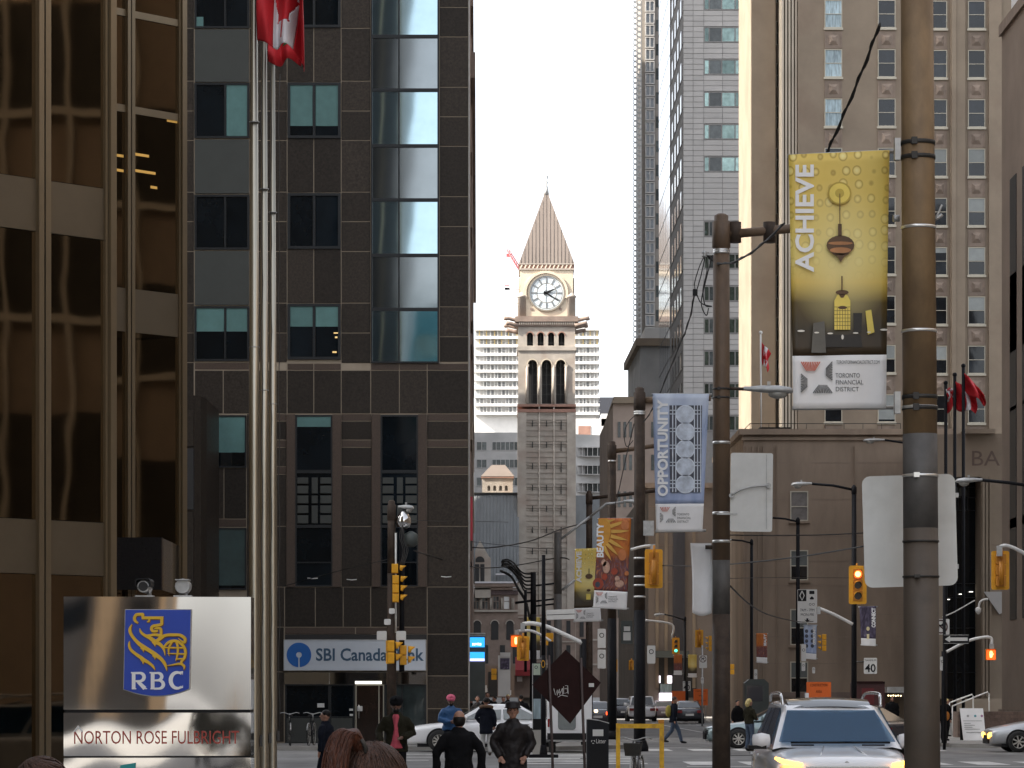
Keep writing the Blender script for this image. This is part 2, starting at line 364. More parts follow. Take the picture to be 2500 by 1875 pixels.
Q['wire'] = mat('thin_wire', (.05,.048,.045), .6, var=.1)
# ------------------------------------------------------------ ground, road, pavements
def sheet(name, x0, x1, Ds, zf, m, nx=1):
    mb = MB(); vs = []; fs = []
    for D in Ds:
        for i in range(nx+1): vs.append((x0+(x1-x0)*i/nx, D, zf(D)))
    k = nx+1
    for j in range(len(Ds)-1):
        for i in range(nx): fs.append((j*k+i, j*k+i+1, (j+1)*k+i+1, (j+1)*k+i))
    mb.add(vs, fs); o = part(name, mb, m); o['kind'] = 'structure'; return o
sheet('ground', -1500, 1500, [-900, 63, 74, 3500], lambda D: RZ(D)-0.03, Q['asphalt'])
sheet('road', -90, 90, [-160, -40, 0, 40, 64, 67, 70, 73, 100, 160, 300, 575], RZ, Q['asphalt'])
def slab(name, poly, z0, z1):
    mb = MB(); mb.prism(poly, z0, z1, 'z'); o = part(name, mb, Q['concrete']); o['kind'] = 'structure'; return o
slab('sidewalk', [(-40,-60),(4.1,-60),(4.1,60),(1.5,63.5),(-40,63.5)], NEARG-.02, NEARG+KERB)
slab('sidewalk', [(-60,97.2),(1.5,97.2),(3.8,100),(1.4,575),(-60,575)], -.02, KERB)
slab('sidewalk', [(14.6,103),(17,100.5),(70,100.5),(70,575),(11.6,575)], -.02, KERB)
slab('sidewalk', [(14.8,-60),(60,-60),(60,62),(17.5,62),(14.8,59)], NEARG-.02, NEARG+KERB)
mk = MB()
def mark(x0, x1, y0, y1): mk.add([(x0,y0,RZ(y0)+.006),(x1,y0,RZ(y0)+.006),(x1,y1,RZ(y1)+.006),(x0,y1,RZ(y1)+.006)], [(0,1,2,3)])
for i in range(7): mark(4.4+i*1.42, 5.2+i*1.42, 76.2, 80)           # zebra south
for i in range(7): mark(4.2+i*1.42, 5.0+i*1.42, 96, 100)            # zebra north
for i in range(8): mark(0.2, 3.4, 77.2+i*2.1, 78.2+i*2.1)           # zebra west
for i in range(8): mark(-3.4, -2.2, 79.4+i*2.1, 79.9+i*2.1) if i % 2 else None
mark(4.2, 14.2, 74.2, 74.6); mark(9.0, 9.13, 101, 200); mark(4.2, 9, 101.6, 102.1)
for i in range(16): mark(11.6-.006*i*8, 11.72-.006*i*8, 105+i*8, 108+i*8)
mk_o = part('road_markings', mk, Q['paint']); mk_o['kind'] = 'structure'
gr = MB()
for cx, cy in ((2.2, 84), (6.6, 88.5), (-1.5, 87)):
    gr.prism(disc(cx, cy, .36, 18), .004, .012, 'z')
for i, (cx, cy) in enumerate(((2.2, 84), (6.6, 88.5))):
    g1 = MB(); g1.prism(disc(0, 0, .36, 18), .004, .014, 'z'); o = part('manhole_cover', g1, Q['iron'], loc=(cx, cy, 0))
    tag(o, ['round iron manhole cover near the crosswalk in front of the corner bank', 'round iron manhole cover in the middle of the crossing lanes'][i], 'manhole cover')

# ------------------------------------------------------------ common facade pieces
def wbox(mb, x0, x1, y0, y1, D, d0, d1):
    """box from pixel bounds at depth D, from D+d0 to D+d1"""
    return mb.box(PX(x0,D), PX(x1,D), D+d0, D+d1, PZ(y1,D), PZ(y0,D))
_cache = {}
def cached(key, fn):
    key = tuple(round(k, 3) if isinstance(k, float) else k for k in key)
    if key not in _cache: _cache[key] = fn()
    return _cache[key]
def put(name, me, m, parent, x, D, z): return part(name, me, m, parent, loc=(x, D, z), world=True)
def panel(parent, x0, x1, y0, y1, D, m, name='granite_panel', gap=1.15, d0=-.022, d1=-.002, b=.004):
    w = PX(x1-gap,D)-PX(x0+gap,D); h = PZ(y0+gap,D)-PZ(y1-gap,D)
    me = cached(('panel', w, h, d0, d1, m.name), lambda: MB().bbox(0, w, d0, d1, 0, h, b).mesh(name))
    return put(name, me, m, parent, PX(x0+gap,D), D, PZ(y1-gap,D))
def ring(w, h, t, y0, y1, mull=(), trans=()):
    mb = MB(); mb.box(0, t, y0, y1, 0, h); mb.box(w-t, w, y0, y1, 0, h); mb.box(t, w-t, y0, y1, 0, t); mb.box(t, w-t, y0, y1, h-t, h)
    for u in mull: mb.box(u*w-t*.45, u*w+t*.45, y0+.004, y1, t, h-t)
    for u in trans: mb.box(t, w-t, y0+.003, y1, u*h-t*.4, u*h+t*.4)
    return mb
def window(parent, x0, x1, y0, y1, D, fm, gm, t=.06, mull=(), trans=(), d0=-.08, name='window', glass='pane', blind=None, blind_h=.5, blind_cols=None, bm=None):
    """frame as a part with its panes as sub-parts"""
    w = PX(x1,D)-PX(x0,D); h = PZ(y0,D)-PZ(y1,D)
    me = cached(('ring', w, h, t, d0, mull, trans, fm.name), lambda: ring(w, h, t, d0, -.003, mull, trans).mesh(name))
    fr = put(name, me, fm, parent, PX(x0,D), D, PZ(y1,D))
    us = [0]+list(mull)+[1]; vs = [0]+list(trans)+[1]
    for i in range(len(us)-1):
        for j in range(len(vs)-1):
            a, b, c, d = us[i]*w+t*.5, us[i+1]*w-t*.5, vs[j]*h+t*.4, vs[j+1]*h-t*.4
            g = gm[(i+j*7) % len(gm)] if isinstance(gm, (list, tuple)) else gm
            pm = cached(('pane', b-a, d-c, d0, g.name), lambda: MB().box(0, b-a, d0*.42, -.004, 0, d-c).mesh(glass))
            part(glass, pm, g, fr, loc=(a, 0, c))
    if blind:
        cols = blind_cols if blind_cols is not None else range(len(us)-1)
        for i in cols:
            a, b = us[i]*w+t*.55, us[i+1]*w-t*.55
            hh = h*blind_h; pm = cached(('blind', b-a, hh), lambda: MB().box(0, b-a, d0*.55, d0*.43, 0, hh-t).mesh('blind'))
            part('blind', pm, bm or Q['blind'], fr, loc=(a, 0, h-hh))
    return fr

# ------------------------------------------------------------ dark granite corner bank building
D = 104.0
sbi = thing('granite_bank_building', 'dark brown granite office block with a white bank sign and teal blinds', 'building', (PX(800,D), D+4, 0))
mb = MB(); mb.prism([(PX(300,D),D),(PX(1144.2,D),D),(PX(1144.2,D)-.12,D+8),(PX(300,D),D+8)], PZ(1822,D), PZ(-420,D), 'z'); part('wall', mb, Q['joint'], sbi, world=True)
mb = MB(); wbox(mb, 1144.3, 1146, -420, 1812, D, -.06, .35); part('corner_trim', mb, Q['galv'], sbi, world=True)
G, GL = Q['granite'], Q['granite_lt']
def rows(y0, y1, ys): 
    ys = [y for y in ys if y0 < y < y1]; e = [y0]+ys+[y1]; return list(zip(e[:-1], e[1:]))
UP = -380
for a, b in rows(UP, 887, [-272,-201,-73,-2,69,198,271,343,469,541,614,740,813]): panel(sbi, 833, 905, a, b, D, G)
for a, b in rows(UP, 884, [-240,-176,-105,-50,18,90,213,285,357,480,553,624,749,822]): panel(sbi, 1073, 1143.5, a, b, D, G)
for a, b in rows(UP, 885, [-272,-201,-73,-2,69,198,271,343,469,541,614,740,813]):
    panel(sbi, 609, 701, a, b, D, G)
    panel(sbi, 453, 474, a, b, D, G); panel(sbi, 300, 452, a, b, D, G)
for k in range(-1, 4):                                              # window column in the middle, spandrels between
    y0 = 201+270*(k); yy = (202+k*270, 337+k*270)
    if k < 3:
        for x0, x1 in ((701, 766), (766, 833)):
            if k < 2: panel(sbi, x0, x1, y0+136, y0+270, D, G)
            if k == -1: panel(sbi, x0, x1, UP, y0+2, D, G)
    bl = {-1: 0, 0: .78, 1: 0, 2: .41, 3: 0}[k]
    if k < 3: window(sbi, 702, 832, y0+1, y0+137, D, Q['darkmetal'], Q['glass_dark'], t=.09, mull=(.5,), blind=bl > 0, blind_h=bl)
for k, (y0, y1, bl, cols) in enumerate(((-66, 70, .0, None), (203, 338, 1.0, (1,)), (476, 610, 0, None), (748, 882, .46, None))):
    window(sbi, 475, 609, y0, y1, D, Q['darkmetal'], Q['glass_dark'], t=.07, mull=(.56,), blind=bl > 0, blind_h=bl, blind_cols=cols)
for a, b in ((-200,-68), (71, 202), (340, 474), (612, 746)): panel(sbi, 475, 609, a, b, D, Q['span_grey'], 'spandrel_panel', d0=-.06)
ys = [-330, -176, -45, 90, 221, 357, 489, 624, 756, 887]            # bright glass column
for k in range(9):
    gm = Q['glass_sky'] if k % 2 == 0 else Q['glass_span']
    gm = gm if k != 8 else Q['glass_sky']
    window(sbi, 906, 1072, ys[k], ys[k+1], D, Q['darkmetal'], Q['glass_sky'] if k % 2 == 0 else Q['glass_span'], t=.055, mull=(.41,), d0=-.1)
for x0, x1 in ((475, 609),): panel(sbi, x0, x1, 885, 903, D, GL, 'granite_band')
for x0, x1 in ((701, 766), (766, 833), (905, 975), (975, 1043), (1043, 1143.5)): panel(sbi, x0, x1, 887, 904, D, GL, 'granite_band')
for x0, x1 in ((475, 545), (545, 609), (609, 701), (701, 766), (766, 833), (833, 905), (905, 975), (975, 1043), (1043, 1143.5)):
    panel(sbi, x0, x1, 904, 1010, D, G)
panel(sbi, 300, 474, 885, 1010, D, G)
for x0, x1 in ((609, 700), (833, 908), (1042, 1143.5)):               # piers with pale bands
    for a, b, m in ((1010,1028,GL),(1028,1074,G),(1074,1092,GL),(1092,1139,G),(1139,1158,GL),(1158,1285,G),(1285,1433,G)):
        panel(sbi, x0, x1, a, b, D, m, 'granite_band' if m is GL else 'granite_panel')
for x0, x1 in ((475, 493), (602, 609)):
    panel(sbi, x0, x1, 1010, 1470, D, G)
window(sbi, 493, 602, 1014, 1142, D, Q['darkmetal'], Q['glass_dark'], t=.05, blind=True, blind_h=.71)
for x0, x1 in ((493, 547), (547, 602)): panel(sbi, x0, x1, 1142, 1267, D, G)
panel(sbi, 493, 602, 1267, 1287, D, GL, 'granite_band')
window(sbi, 493, 602, 1289, 1440, D, Q['darkmetal'], Q['glass_dark'], t=.05, blind=True, blind_h=.93, bm=mat('dim_blind', (.03,.06,.058), .4, var=.2, coat=.3))
it = MB()                                                             # things on the window ledge behind the glass
for (x0, x1, y0, y1) in ((527, 552, 1137, 1141),): it.box(PX(x0,D), PX(x1,D), D-.06, D-.045, PZ(y1,D), PZ(y0,D)-.02)
part('ledge_item', it, Q['signwhite'], sbi, world=True)
il = mat('warm_interior_lamp', (.8,.6,.3), .5, emit=.16, ecol=(1,.62,.2))
for x0, x1, y0, y1 in ((815, 828, 812, 815), (818, 824, 822, 826), (812, 822, 858, 862), (497, 512, 1134, 1139), (478, 497, 42, 66)):
    mb = MB(); wbox(mb, x0, x1, y0, y1, D, -.065, -.05); part('interior_lamp', mb, il if x0 > 800 else Q['blind'], sbi, world=True)
for rx0, rx1, gx0, gx1 in ((700, 833, 721, 812), (908, 1042, 929, 1021)):   # two tall recessed windows
    m1 = MB()
    wbox(m1, rx0, gx0, 1012, 1433, D, -.10, -.003); wbox(m1, gx1, rx1, 1012, 1433, D, -.10, -.003); part('window_jamb', m1, GL, sbi, world=True)
    window(sbi, gx0, gx1, 1013, 1152, D, Q['darkmetal'], Q['glass_dark'], t=.06, d0=-.05, blind=gx0 < 800, blind_h=.21)
    window(sbi, gx0, gx1, 1152, 1285, D, Q['darkmetal'], Q['glass_dark'], t=.05, d0=-.05)
    for cx0, cx1, ysp in ((4, 33, (1164,1184,1208,1232,1256,1281)), (39, 56, (1164,1208,1232,1281)), (60, 90, (1164,1184,1208,1232,1256,1281))):
        for a, b in zip(ysp[:-1], ysp[1:]): panel(sbi, gx0+cx0, gx0+cx1, a+1, b-2, D, Q['span_grey'], 'screen_panel', d0=-.075, d1=-.024)
    window(sbi, gx0, gx1, 1285, 1432, D, Q['darkmetal'], Q['glass_dark'], t=.05, trans=(.4,), d0=-.05)
for x0, x1 in ((609, 695), (695, 770), (770, 838), (838, 905), (905, 975), (975, 1043)): panel(sbi, x0, x1, 1433, 1531, D, G)
for a, b in rows(1433, 1812, [1548, 1650, 1730]): panel(sbi, 1043, 1143.5, a, b, D, G)
for a, b in rows(1531, 1812, [1640]): panel(sbi, 640, 694, a, b, D, G)
for a, b in rows(1470, 1812, [1560, 1680]): panel(sbi, 475, 640, a, b, D, G)
for x0, x1 in ((695, 868), (868, 1043)): panel(sbi, x0, x1, 1531, 1549, D, GL, 'granite_band')
mb = MB(); wbox(mb, 696, 1042, 1549, 1562, D, -.05, -.003); part('sign_soffit', mb, Q['dark'], sbi, world=True)
for x0, x1 in ((694, 805), (805, 945), (945, 1041)): panel(sbi, x0, x1, 1641, 1671, D, Q['steel'], 'steel_fascia', d0=-.16, gap=.5)
window(sbi, 696, 805, 1671, 1818, D, Q['darkmetal'], Q['glass_dark'], t=.05, trans=(.46,), d0=-.05, name='shop_window')
window(sbi, 805, 866, 1671, 1818, D, Q['darkmetal'], Q['glass_dark'], t=.05, trans=(.46,), d0=-.05, name='shop_window')
for x0, x1 in ((699, 802), (808, 862)): panel(sbi, x0, x1, 1752, 1814, D, Q['span_grey'], 'lower_panel', d0=-.06, d1=-.03)
do = window(sbi, 868, 938, 1671, 1819, D, Q['polesteel'], mat('door_glass', (.022,.012,.008), .12, var=.4, spec=.6), t=.04, mull=(.82,), d0=-.07, name='door')
mb = MB(); mb.tube([(.12, -.13, .9), (.12, -.13, 1.35)], .018, 6); part('handle', mb, Q['steel'], do)
window(sbi, 938, 1041, 1671, 1818, D, Q['darkmetal'], mat('shop_glass_pale', (.035,.045,.045), .06, var=.6, scale=1.1, spec=.7, wave=.3, wscale=.8), t=.06, mull=(.42,), d0=-.06, name='shop_window')
mb = MB()
for x0, x1, y0, y1 in ((775, 792, 1717, 1727),): wbox(mb, x0, x1, y0, y1, D, -.07, -.045)
part('window_notice', mb, Q['signwhite'], sbi, world=True)
for x0, x1, y0, y1 in ((853, 862, 1730, 1735), (854, 862, 1743, 1748), (873, 885, 1724, 1736)):
    mb = MB(); wbox(mb, x0, x1, y0, y1, D, -.085, -.071); part('door_notice', mb, Q['signwhite'], sbi, world=True)
mb = MB(); wbox(mb, 868, 932, 1663, 1670, D, -.3, -.17); part('lit_soffit_lamp', mb, mat('soffit_lamp', (.8,.8,.75), .5, emit=.5, ecol=(1,.95,.82)), sbi, world=True)
# white lit sign over the storefront
sg = thing('bank_sign', 'long white fascia sign reading SBI Canada Bank with a blue round logo', 'sign', (PX(867,D), D-.2, PZ(1599,D)))
mb = MB(); wbox(mb, 695, 1039, 1563, 1636, D, -.2, -.051); part('face', mb, mat('sign_face_white', (.56,.6,.65), .35, var=.03, coat=.3), sg, world=True)
mb = MB(); 
for a in ((693.5, 695, 1561.5, 1637.5), (1039, 1040.5, 1561.5, 1637.5)): wbox(mb, *a, D, -.215, -.06)
wbox(mb, 695, 1039, 1561.5, 1563, D, -.215, -.06); wbox(mb, 695, 1039, 1636, 1637.5, D, -.215, -.06); part('sign_frame', mb, Q['galv'], sg, world=True)
u = D/F
key = MB(xf=lambda p: Vector((PX(731,D)+p.x, D-.203+p.y, PZ(1599,D)+p.z)))
R = 30*u; outer = disc(0, 0, R, 40, -pi/2+.09, 3*pi/2-.09); inner = disc(0, 0, 7*u, 20, -pi/2+.35, 3*pi/2-.35)
for i in range(39): # round blue disc with a keyhole, as quads
    a0 = -pi/2+.055+(2*pi-.11)*i/39; a1 = -pi/2+.055+(2*pi-.11)*(i+1)/39; b0 = -pi/2+.22+(2*pi-.44)*i/39; b1 = -pi/2+.22+(2*pi-.44)*(i+1)/39; r = 7*u
    key.prism([(r*cos(b0), r*sin(b0)), (r*cos(b1), r*sin(b1)), (R*cos(a1), R*sin(a1)), (R*cos(a0), R*sin(a0))], -.01, 0)
part('logo', key, mat('logo_blue', (.005,.115,.42), .35, var=.03), sg, world=True)
text('SBI Canada Bank', PX(902,D), D-.206, PZ(1600,D), 42*u, mat('letter_slate_blue', (.035,.085,.15), .4, var=.03), sg, width=263*u, bold=.012)

# low granite annex between the two towers
an = thing('granite_annex', 'narrow dark granite annex wall beside the gold glass building', 'building', (PX(474,98), 98, 0))
mb = MB(); P = [(PX(430,98),98),(PX(486,98),98.6),(PX(493,98),99.5),(PX(493,98),103.7),(PX(430,98),103.7)]; mb.prism(P, 0, PZ(962,98), 'z'); part('wall', mb, G, an, world=True)
for y0, y1 in ((1000, 1090), (1094, 1245), (1249, 1430)): panel(an, 456, 474, y0, y1, 98, Q['dark'] if y0 == 1094 else G, 'granite_panel', d0=-.06, d1=.2)
# ------------------------------------------------------------ gold glass tower with saw-tooth facets
rbc = thing('gold_glass_tower', 'bronze gold mirrored office tower with saw-tooth glass facets', 'building', (-9, 52, 0))
S2 = 1/sqrt(2)
def facet(x_edge, D0):
    X0 = PX(x_edge, D0)
    def U(x): k = (x-CX)/F; return (k*D0-X0)/(1-k)*sqrt(2)
    def Zf(x, y): k = (x-CX)/F; return EYE-(y-HY)/F*(D0+U(x)*S2)
    xf = lambda p: Vector((X0+p.x*S2-p.y*S2*-1, D0+p.x*S2+p.y*S2*1, p.z)) if False else Vector((X0+p.x*S2-p.y*S2, D0+p.x*S2+p.y*S2, p.z))
    return U, Zf, xf
# local y runs INTO the building along (-.707,.707); u along the facet
def rbc_part(name, xf, m, *boxes):
    mb = MB(xf=xf)
    for b in boxes: mb.box(*b)
    return part(name, mb, m, rbc, world=True)
U1, Z1, X1 = facet(0, 44.0)
uR = U1(279); topz, lowz = 56.0, -.2
# facet one
bands = [(Z1(0,553), Z1(0,421)), (Z1(200,1406), Z1(200,1272))]
pitch = bands[0][0]-bands[1][0]
bands = [(bands[0][0]+k*pitch, bands[0][1]+k*pitch) for k in range(9, 0, -1)]+bands
bands = [b for b in bands if b[0] < topz]
muls = [U1(93), U1(258)]
mod = muls[1]-muls[0]
cols1 = [muls[0]-mod*3, muls[0]-mod*2, muls[0]-mod, muls[0], muls[1]]
for ci in range(len(cols1)-1):
    a, b = cols1[ci]+U1(122)-U1(93), cols1[ci+1]
    if ci == len(cols1)-2: a, b = U1(122), U1(258)
    zs = sorted(bands); prev = lowz
    for z0, z1 in zs:
        if z0 > 26 and ci < 2: continue
        rbc_part('glass_pane', X1, Q['gold_glass'], (a, b, .06, .1, prev, z0)) if z0 < 40 or ci > 1 else None
        rbc_part('spandrel_panel', X1, Q['gold_panel'], (a, b, .045, .1, z0+.01, z1-.01)); prev = z1
    rbc_part('glass_pane', X1, Q['gold_glass'], (a, b, .06, .1, prev, topz))
for c in cols1[:-1]:
    w = U1(122)-U1(93)
    rbc_part('mullion', X1, Q['gold_frame'], (c, c+w*.42, -.03, .1, lowz, topz)); rbc_part('mullion', X1, Q['gold_frame'], (c+w*.55, c+w, -.03, .1, lowz, topz))
    rbc_part('mullion_gap', X1, Q['dark'], (c+w*.42, c+w*.55, .02, .1, lowz, topz))
rbc_part('mullion', X1, Q['gold_frame'], (U1(258), U1(264), -.0, .1, lowz, topz)); rbc_part('mullion', X1, Q['gold_frame'], (U1(265), uR, -.06, .1, lowz, topz))
rbc_part('wall', X1, Q['dark'], (cols1[0], uR-.02, .1, 3.6, lowz, topz-.2))
# facet two, a step further back
U2, Z2, X2 = facet(279, 58.0)
def zline(x, y): return Z2(x, y)
a0, e0 = U2(279)-.9, U2(453)
m1, m2 = U2(310), U2(328)
tz = [(Z2(300,808), Z2(300,702)), (Z2(300,272), Z2(300,254)), (Z2(300,37), Z2(300,20)), (Z2(300,-215), Z2(300,-232)), (Z2(300,-660), Z2(300,-560)), (Z2(300,-1450), Z2(300,-1350))]
for a, b in ((a0, m1), (m2, U2(438))):
    prev = lowz
    for z0, z1 in sorted(tz):
        rbc_part('glass_pane', X2, Q['gold_glass'], (a, b, .06, .1, prev, z0))
        rbc_part('spandrel_panel' if z1-z0 > .4 else 'transom', X2, Q['gold_panel'] if z1-z0 > .4 else Q['gold_frame'], (a, b, .03, .1, z0, z1)); prev = z1
    rbc_part('glass_pane', X2, Q['gold_glass'], (a, b, .06, .1, prev, topz))
w = m2-m1
for (xa, xb, y) in ((281, 306, 376), (281, 306, 412), (330, 368, 374), (330, 384, 414), (412, 437, 292), (372, 388, 455)):
    z = Z2(xa, y); rbc_part('interior_lamp', X2, mat('amber_interior_lamp', (.6,.35,.08), .5, emit=.07, ecol=(1,.55,.12)) if 'amber_interior_lamp' not in bpy.data.materials else bpy.data.materials['amber_interior_lamp'], (U2(xa), U2(xb), .052, .058, z-.03, z+.02))
rbc_part('mullion', X2, Q['gold_frame'], (m1, m1+w*.42, -.03, .1, lowz, topz)); rbc_part('mullion', X2, Q['gold_frame'], (m1+w*.56, m2, -.03, .1, lowz, topz)); rbc_part('mullion_gap', X2, Q['dark'], (m1+w*.42, m1+w*.56, .03, .1, lowz, topz))
rbc_part('mullion', X2, Q['gold_frame'], (U2(438), U2(441.5), 0, .1, lowz, topz)); rbc_part('mullion', X2, Q['gold_frame'], (U2(442), e0, -.05, .1, lowz, topz))
rbc_part('wall', X2, Q['dark'], (a0, e0-.02, .1, 2.2, lowz, topz-.2))
mb = MB(); mb.prism([(-40, -20), (-22, -20), (-22, 22), (-13.5, 40), (-9.4, 48), (-8.4, 61.5), (-40, 61.5)], 0, topz-.4, 'z'); part('core_wall', mb, Q['gold_panel'], rbc, world=True)
# polished granite canopy at its foot
cp = thing('entrance_canopy', 'polished dark granite canopy box jutting out below the gold glass', 'canopy', (PX(393,56), 58, 3))
mb = MB(); Dn = 56.0
mb.prism([(PX(262,56),56),(PX(393,56),56),(PX(393,56),60.2),(PX(428,60.2),60.2),(PX(428,60.2),61.4),(PX(262,56),61.4)], PZ(1440,56), PZ(1312,56), 'z')
part('fascia', mb, mat('polished_granite', (.022,.02,.02), .12, var=.3, scale=30, spec=.6), cp, world=True)
mb = MB(); mb.prism([(PX(393,56)+.003,56.01),(PX(393,56)+.02,56.01),(PX(428,60.2)+.02,60.2),(PX(428,60.2)+.003,60.2)], PZ(1440,56), PZ(1312,56), 'z')
part('side_panel', mb, mat('polished_brown_granite', (.06,.045,.04), .15, var=.3, scale=20, spec=.6), cp, world=True)
mb = MB()
mb.cbox((PX(400,58.5)-.3, 60.6, PZ(1400,58)+.3), (.5,.04,.05))

# ------------------------------------------------------------ street wall beyond the bank (hidden mostly behind it)
def slabs(mb, x0, x1, D0, D1, zs): 
    for z0, z1 in zs: mb.box(x0, x1, D0, D1, z0, z1)
ob = thing('ornate_stone_building', 'brown ornate stone building whose corniced edge shows past the granite bank', 'building', (-10, 170, 0))
def edge(x, D): return PX(x, D)
fp = [(edge(1147,126),126),(edge(1154,219),219),(-30,219),(-30,126)]
mb = MB(); mb.prism(fp, 0, 55, 'z'); part('wall', mb, Q['sand_dk'], ob, world=True)
mb = MB(); mb.prism([(-22,140),(-22,220.3),(-30,220.3),(-30,140)], 55, 108, 'z'); part('shade_slab', mb, Q['sand_dk'], ob, world=True)  # unseen slab added on top to shade the bank tower's front
for i, (y0, y1, px) in enumerate(((1660,1560,0),(1395,1330,2),(905,880,3),(852,820,4),(640,560,3),(470,455,2),(303,245,9),(140,120,5),(105,95,5),(75,60,4),(1120,1040,3))):
    D1 = 150.0; z0, z1 = PZ(max(y0,y1),D1), PZ(min(y0,y1),D1); o = .03+px*.022
    mb = MB(); mb.prism([(edge(1149,140)-.6,139-o),(edge(1149,140)+o,139-o),(edge(1155,219)+o,218),(edge(1155,219)-.5,218)], z0, z1, 'z'); part('cornice', mb, Q['sand_dk'] if i != 10 else Q['limestone'], ob, world=True)
for i in range(9):
    Dq = 145+i*8; mb = MB(); mb.prism([(edge(1148,140)-.9,Dq),(edge(1148,140)+.08-(Dq-140)*.0113,Dq),(edge(1148,140)+.08-(Dq-138)*.0113,Dq+2),(edge(1148,140)-.9,Dq+2)], 3, 46, 'z'); part('pilaster', mb, Q['sand_dk'], ob, world=True)
rs = thing('shop_sign', 'tall narrow red blade sign on the ornate stone building', 'sign', (PX(1152,124), 124, PZ(1270,124)))
mb = MB(); wbox(mb, 1148.5, 1154, 1213, 1320, 124, -.1, .1); part('blade', mb, mat('red_sign_face', (.4,.03,.05), .5, var=.1), rs, world=True)
mb = MB(); wbox(mb, 1148.5, 1152.5, 1320, 1345, 124, -.05, .05); part('bracket', mb, Q['iron'], rs, world=True)
def plain_block(name, label, fpoly, h, m, wm, rows_, side_x=None, thick=.02, floor=3.9, wfrac=.5):
    b = thing(name, label, 'building', (sum(p[0] for p in fpoly)/len(fpoly), sum(p[1] for p in fpoly)/len(fpoly), 0))
    mb = MB(); mb.prism(fpoly, 0, h, 'z'); part('wall', mb, m, b, world=True)
    n = len(fpoly); k = 0
    cx = sum(p[0] for p in fpoly)/n; cy = sum(p[1] for p in fpoly)/n
    for i in rows_:
        a, c = Vector((*fpoly[i], 0)), Vector((*fpoly[(i+1) % n], 0)); d = (c-a); L = d.length; d.normalize(); nn = Vector((d.y, -d.x, 0))
        if nn.dot(Vector((cx, cy, 0))-a) > 0: nn = -nn
        xf = lambda p: a+d*p.x+nn*p.y+Vector((0,0,p.z))
        z = 4.5
        while z+floor < h-1:
            mb = MB(xf=xf); mb.box(.8, L-.8, .004, thick+.03, z+floor*(1-wfrac)*.6, z+floor*((1-wfrac)*.6+wfrac)); part('window_band', mb, wm, b, world=True); z += floor
    return b
plain_block('unseen_pale_block', 'unseen pale stone block, kept low to open the street to skylight', [(-6.5,240),(-9,480),(-24,480),(-24,240)], 42, Q['lime_lt'], Q['grey_glass'], (0,))  # unseen; its low height lets skylight reach the street
plain_block('shade_slab_tower', 'unseen tall slab added west of the street to shade the grey tower', [(-25,240),(-25,480),(-36,480),(-36,240)], 130, Q['grey_conc'], Q['grey_glass'], (0,))  # unseen slab added to keep the grey clad tower's front in shade
plain_block('west_shade_tower', 'unseen grey tower added to shade the bank front and cross street', [(-70,48),(-70,101),(-112,101),(-112,48)], 122, Q['grey_conc'], Q['grey_glass'], (0,))  # unseen tower added to block sun on the bank front and street
plain_block('brown_shade_block', 'unseen brown block sized to shade the lower clock tower shaft', [(-9.2,482),(-11.8,592),(-40,592),(-40,482)], 83, Q['sand_dk'], Q['grey_glass'], (0,))  # unseen; height set by where its shadow ends on the clock tower
plain_block('low_shade_block', 'unseen lower brown block added to shade the city hall roof', [(-41,588),(-41,622),(-70,622),(-70,588)], 62, Q['sand_dk'], Q['grey_glass'], (0,))  # unseen block added to keep the slate roof in shade
plain_block('pale_shade_block', 'unseen pale slab added to shade the grey building behind the tower', [(-30,624),(-30,664),(-60,664),(-60,624)], 96, Q['grey_conc'], Q['grey_glass'], (0,))  # unseen slab added to shade the concrete building to its east
# what the mirror glass, the steel sign and the bank windows see behind and beside the camera
eo = plain_block('stone_office_block', 'tan stone office block across the street mirrored in the gold glass', [(25,-40),(25,112),(60,112),(60,-40)], 24, mat('warm_stone', (.33,.25,.18), .85, var=.12, scale=.3), Q['mirror_band'], (0,), wfrac=.52, floor=5.1)
mb = MB()
for k in range(3):
    z = 4.5+5.1*k+1.47; mb = MB(); mb.box(24.8, 24.93, 5, 111, z-.22, z-.02); part('sill', mb, Q['lime_lt'], eo, world=True)
for i in range(58):
    y = 20+i*1.57; mb = MB(); mb.box(24.78, 24.94, y-.06, y+.06, 6, 23); part('pier', mb, Q['lime_lt'], eo, world=True)
plain_block('dark_tower_behind', 'dark office tower down the street mirrored in the steel sign', [(-30,-150),(1.2,-150),(1.2,-110),(-30,-110)], 26, mat('dark_brown_stone', (.06,.052,.045), .8, var=.2), Q['glass_dark'], (2,))
plain_block('tan_tower_behind', 'tan stone tower down the street mirrored in the steel sign', [(1.25,-140),(4.2,-140),(4.2,-109),(1.25,-109)], 22, mat('orange_tan_stone', (.46,.30,.16), .85, var=.1), Q['limestone'], (2,))
plain_block('pale_tower_behind', 'pale grey tower farther down the street mirrored in the bank glass', [(-36,-260),(-15.2,-260),(-15.2,-230),(-36,-230)], 150, Q['grey_conc'], Q['grey_glass'], (2,))
plain_block('teal_tower_behind', 'blue green glass tower down the street mirrored in the bank glass', [(-14.8,-280),(-4,-280),(-4,-250),(-14.8,-250)], 60, mat('teal_panel', (.06,.22,.25), .3, var=.1), Q['glass_green'], (2,))
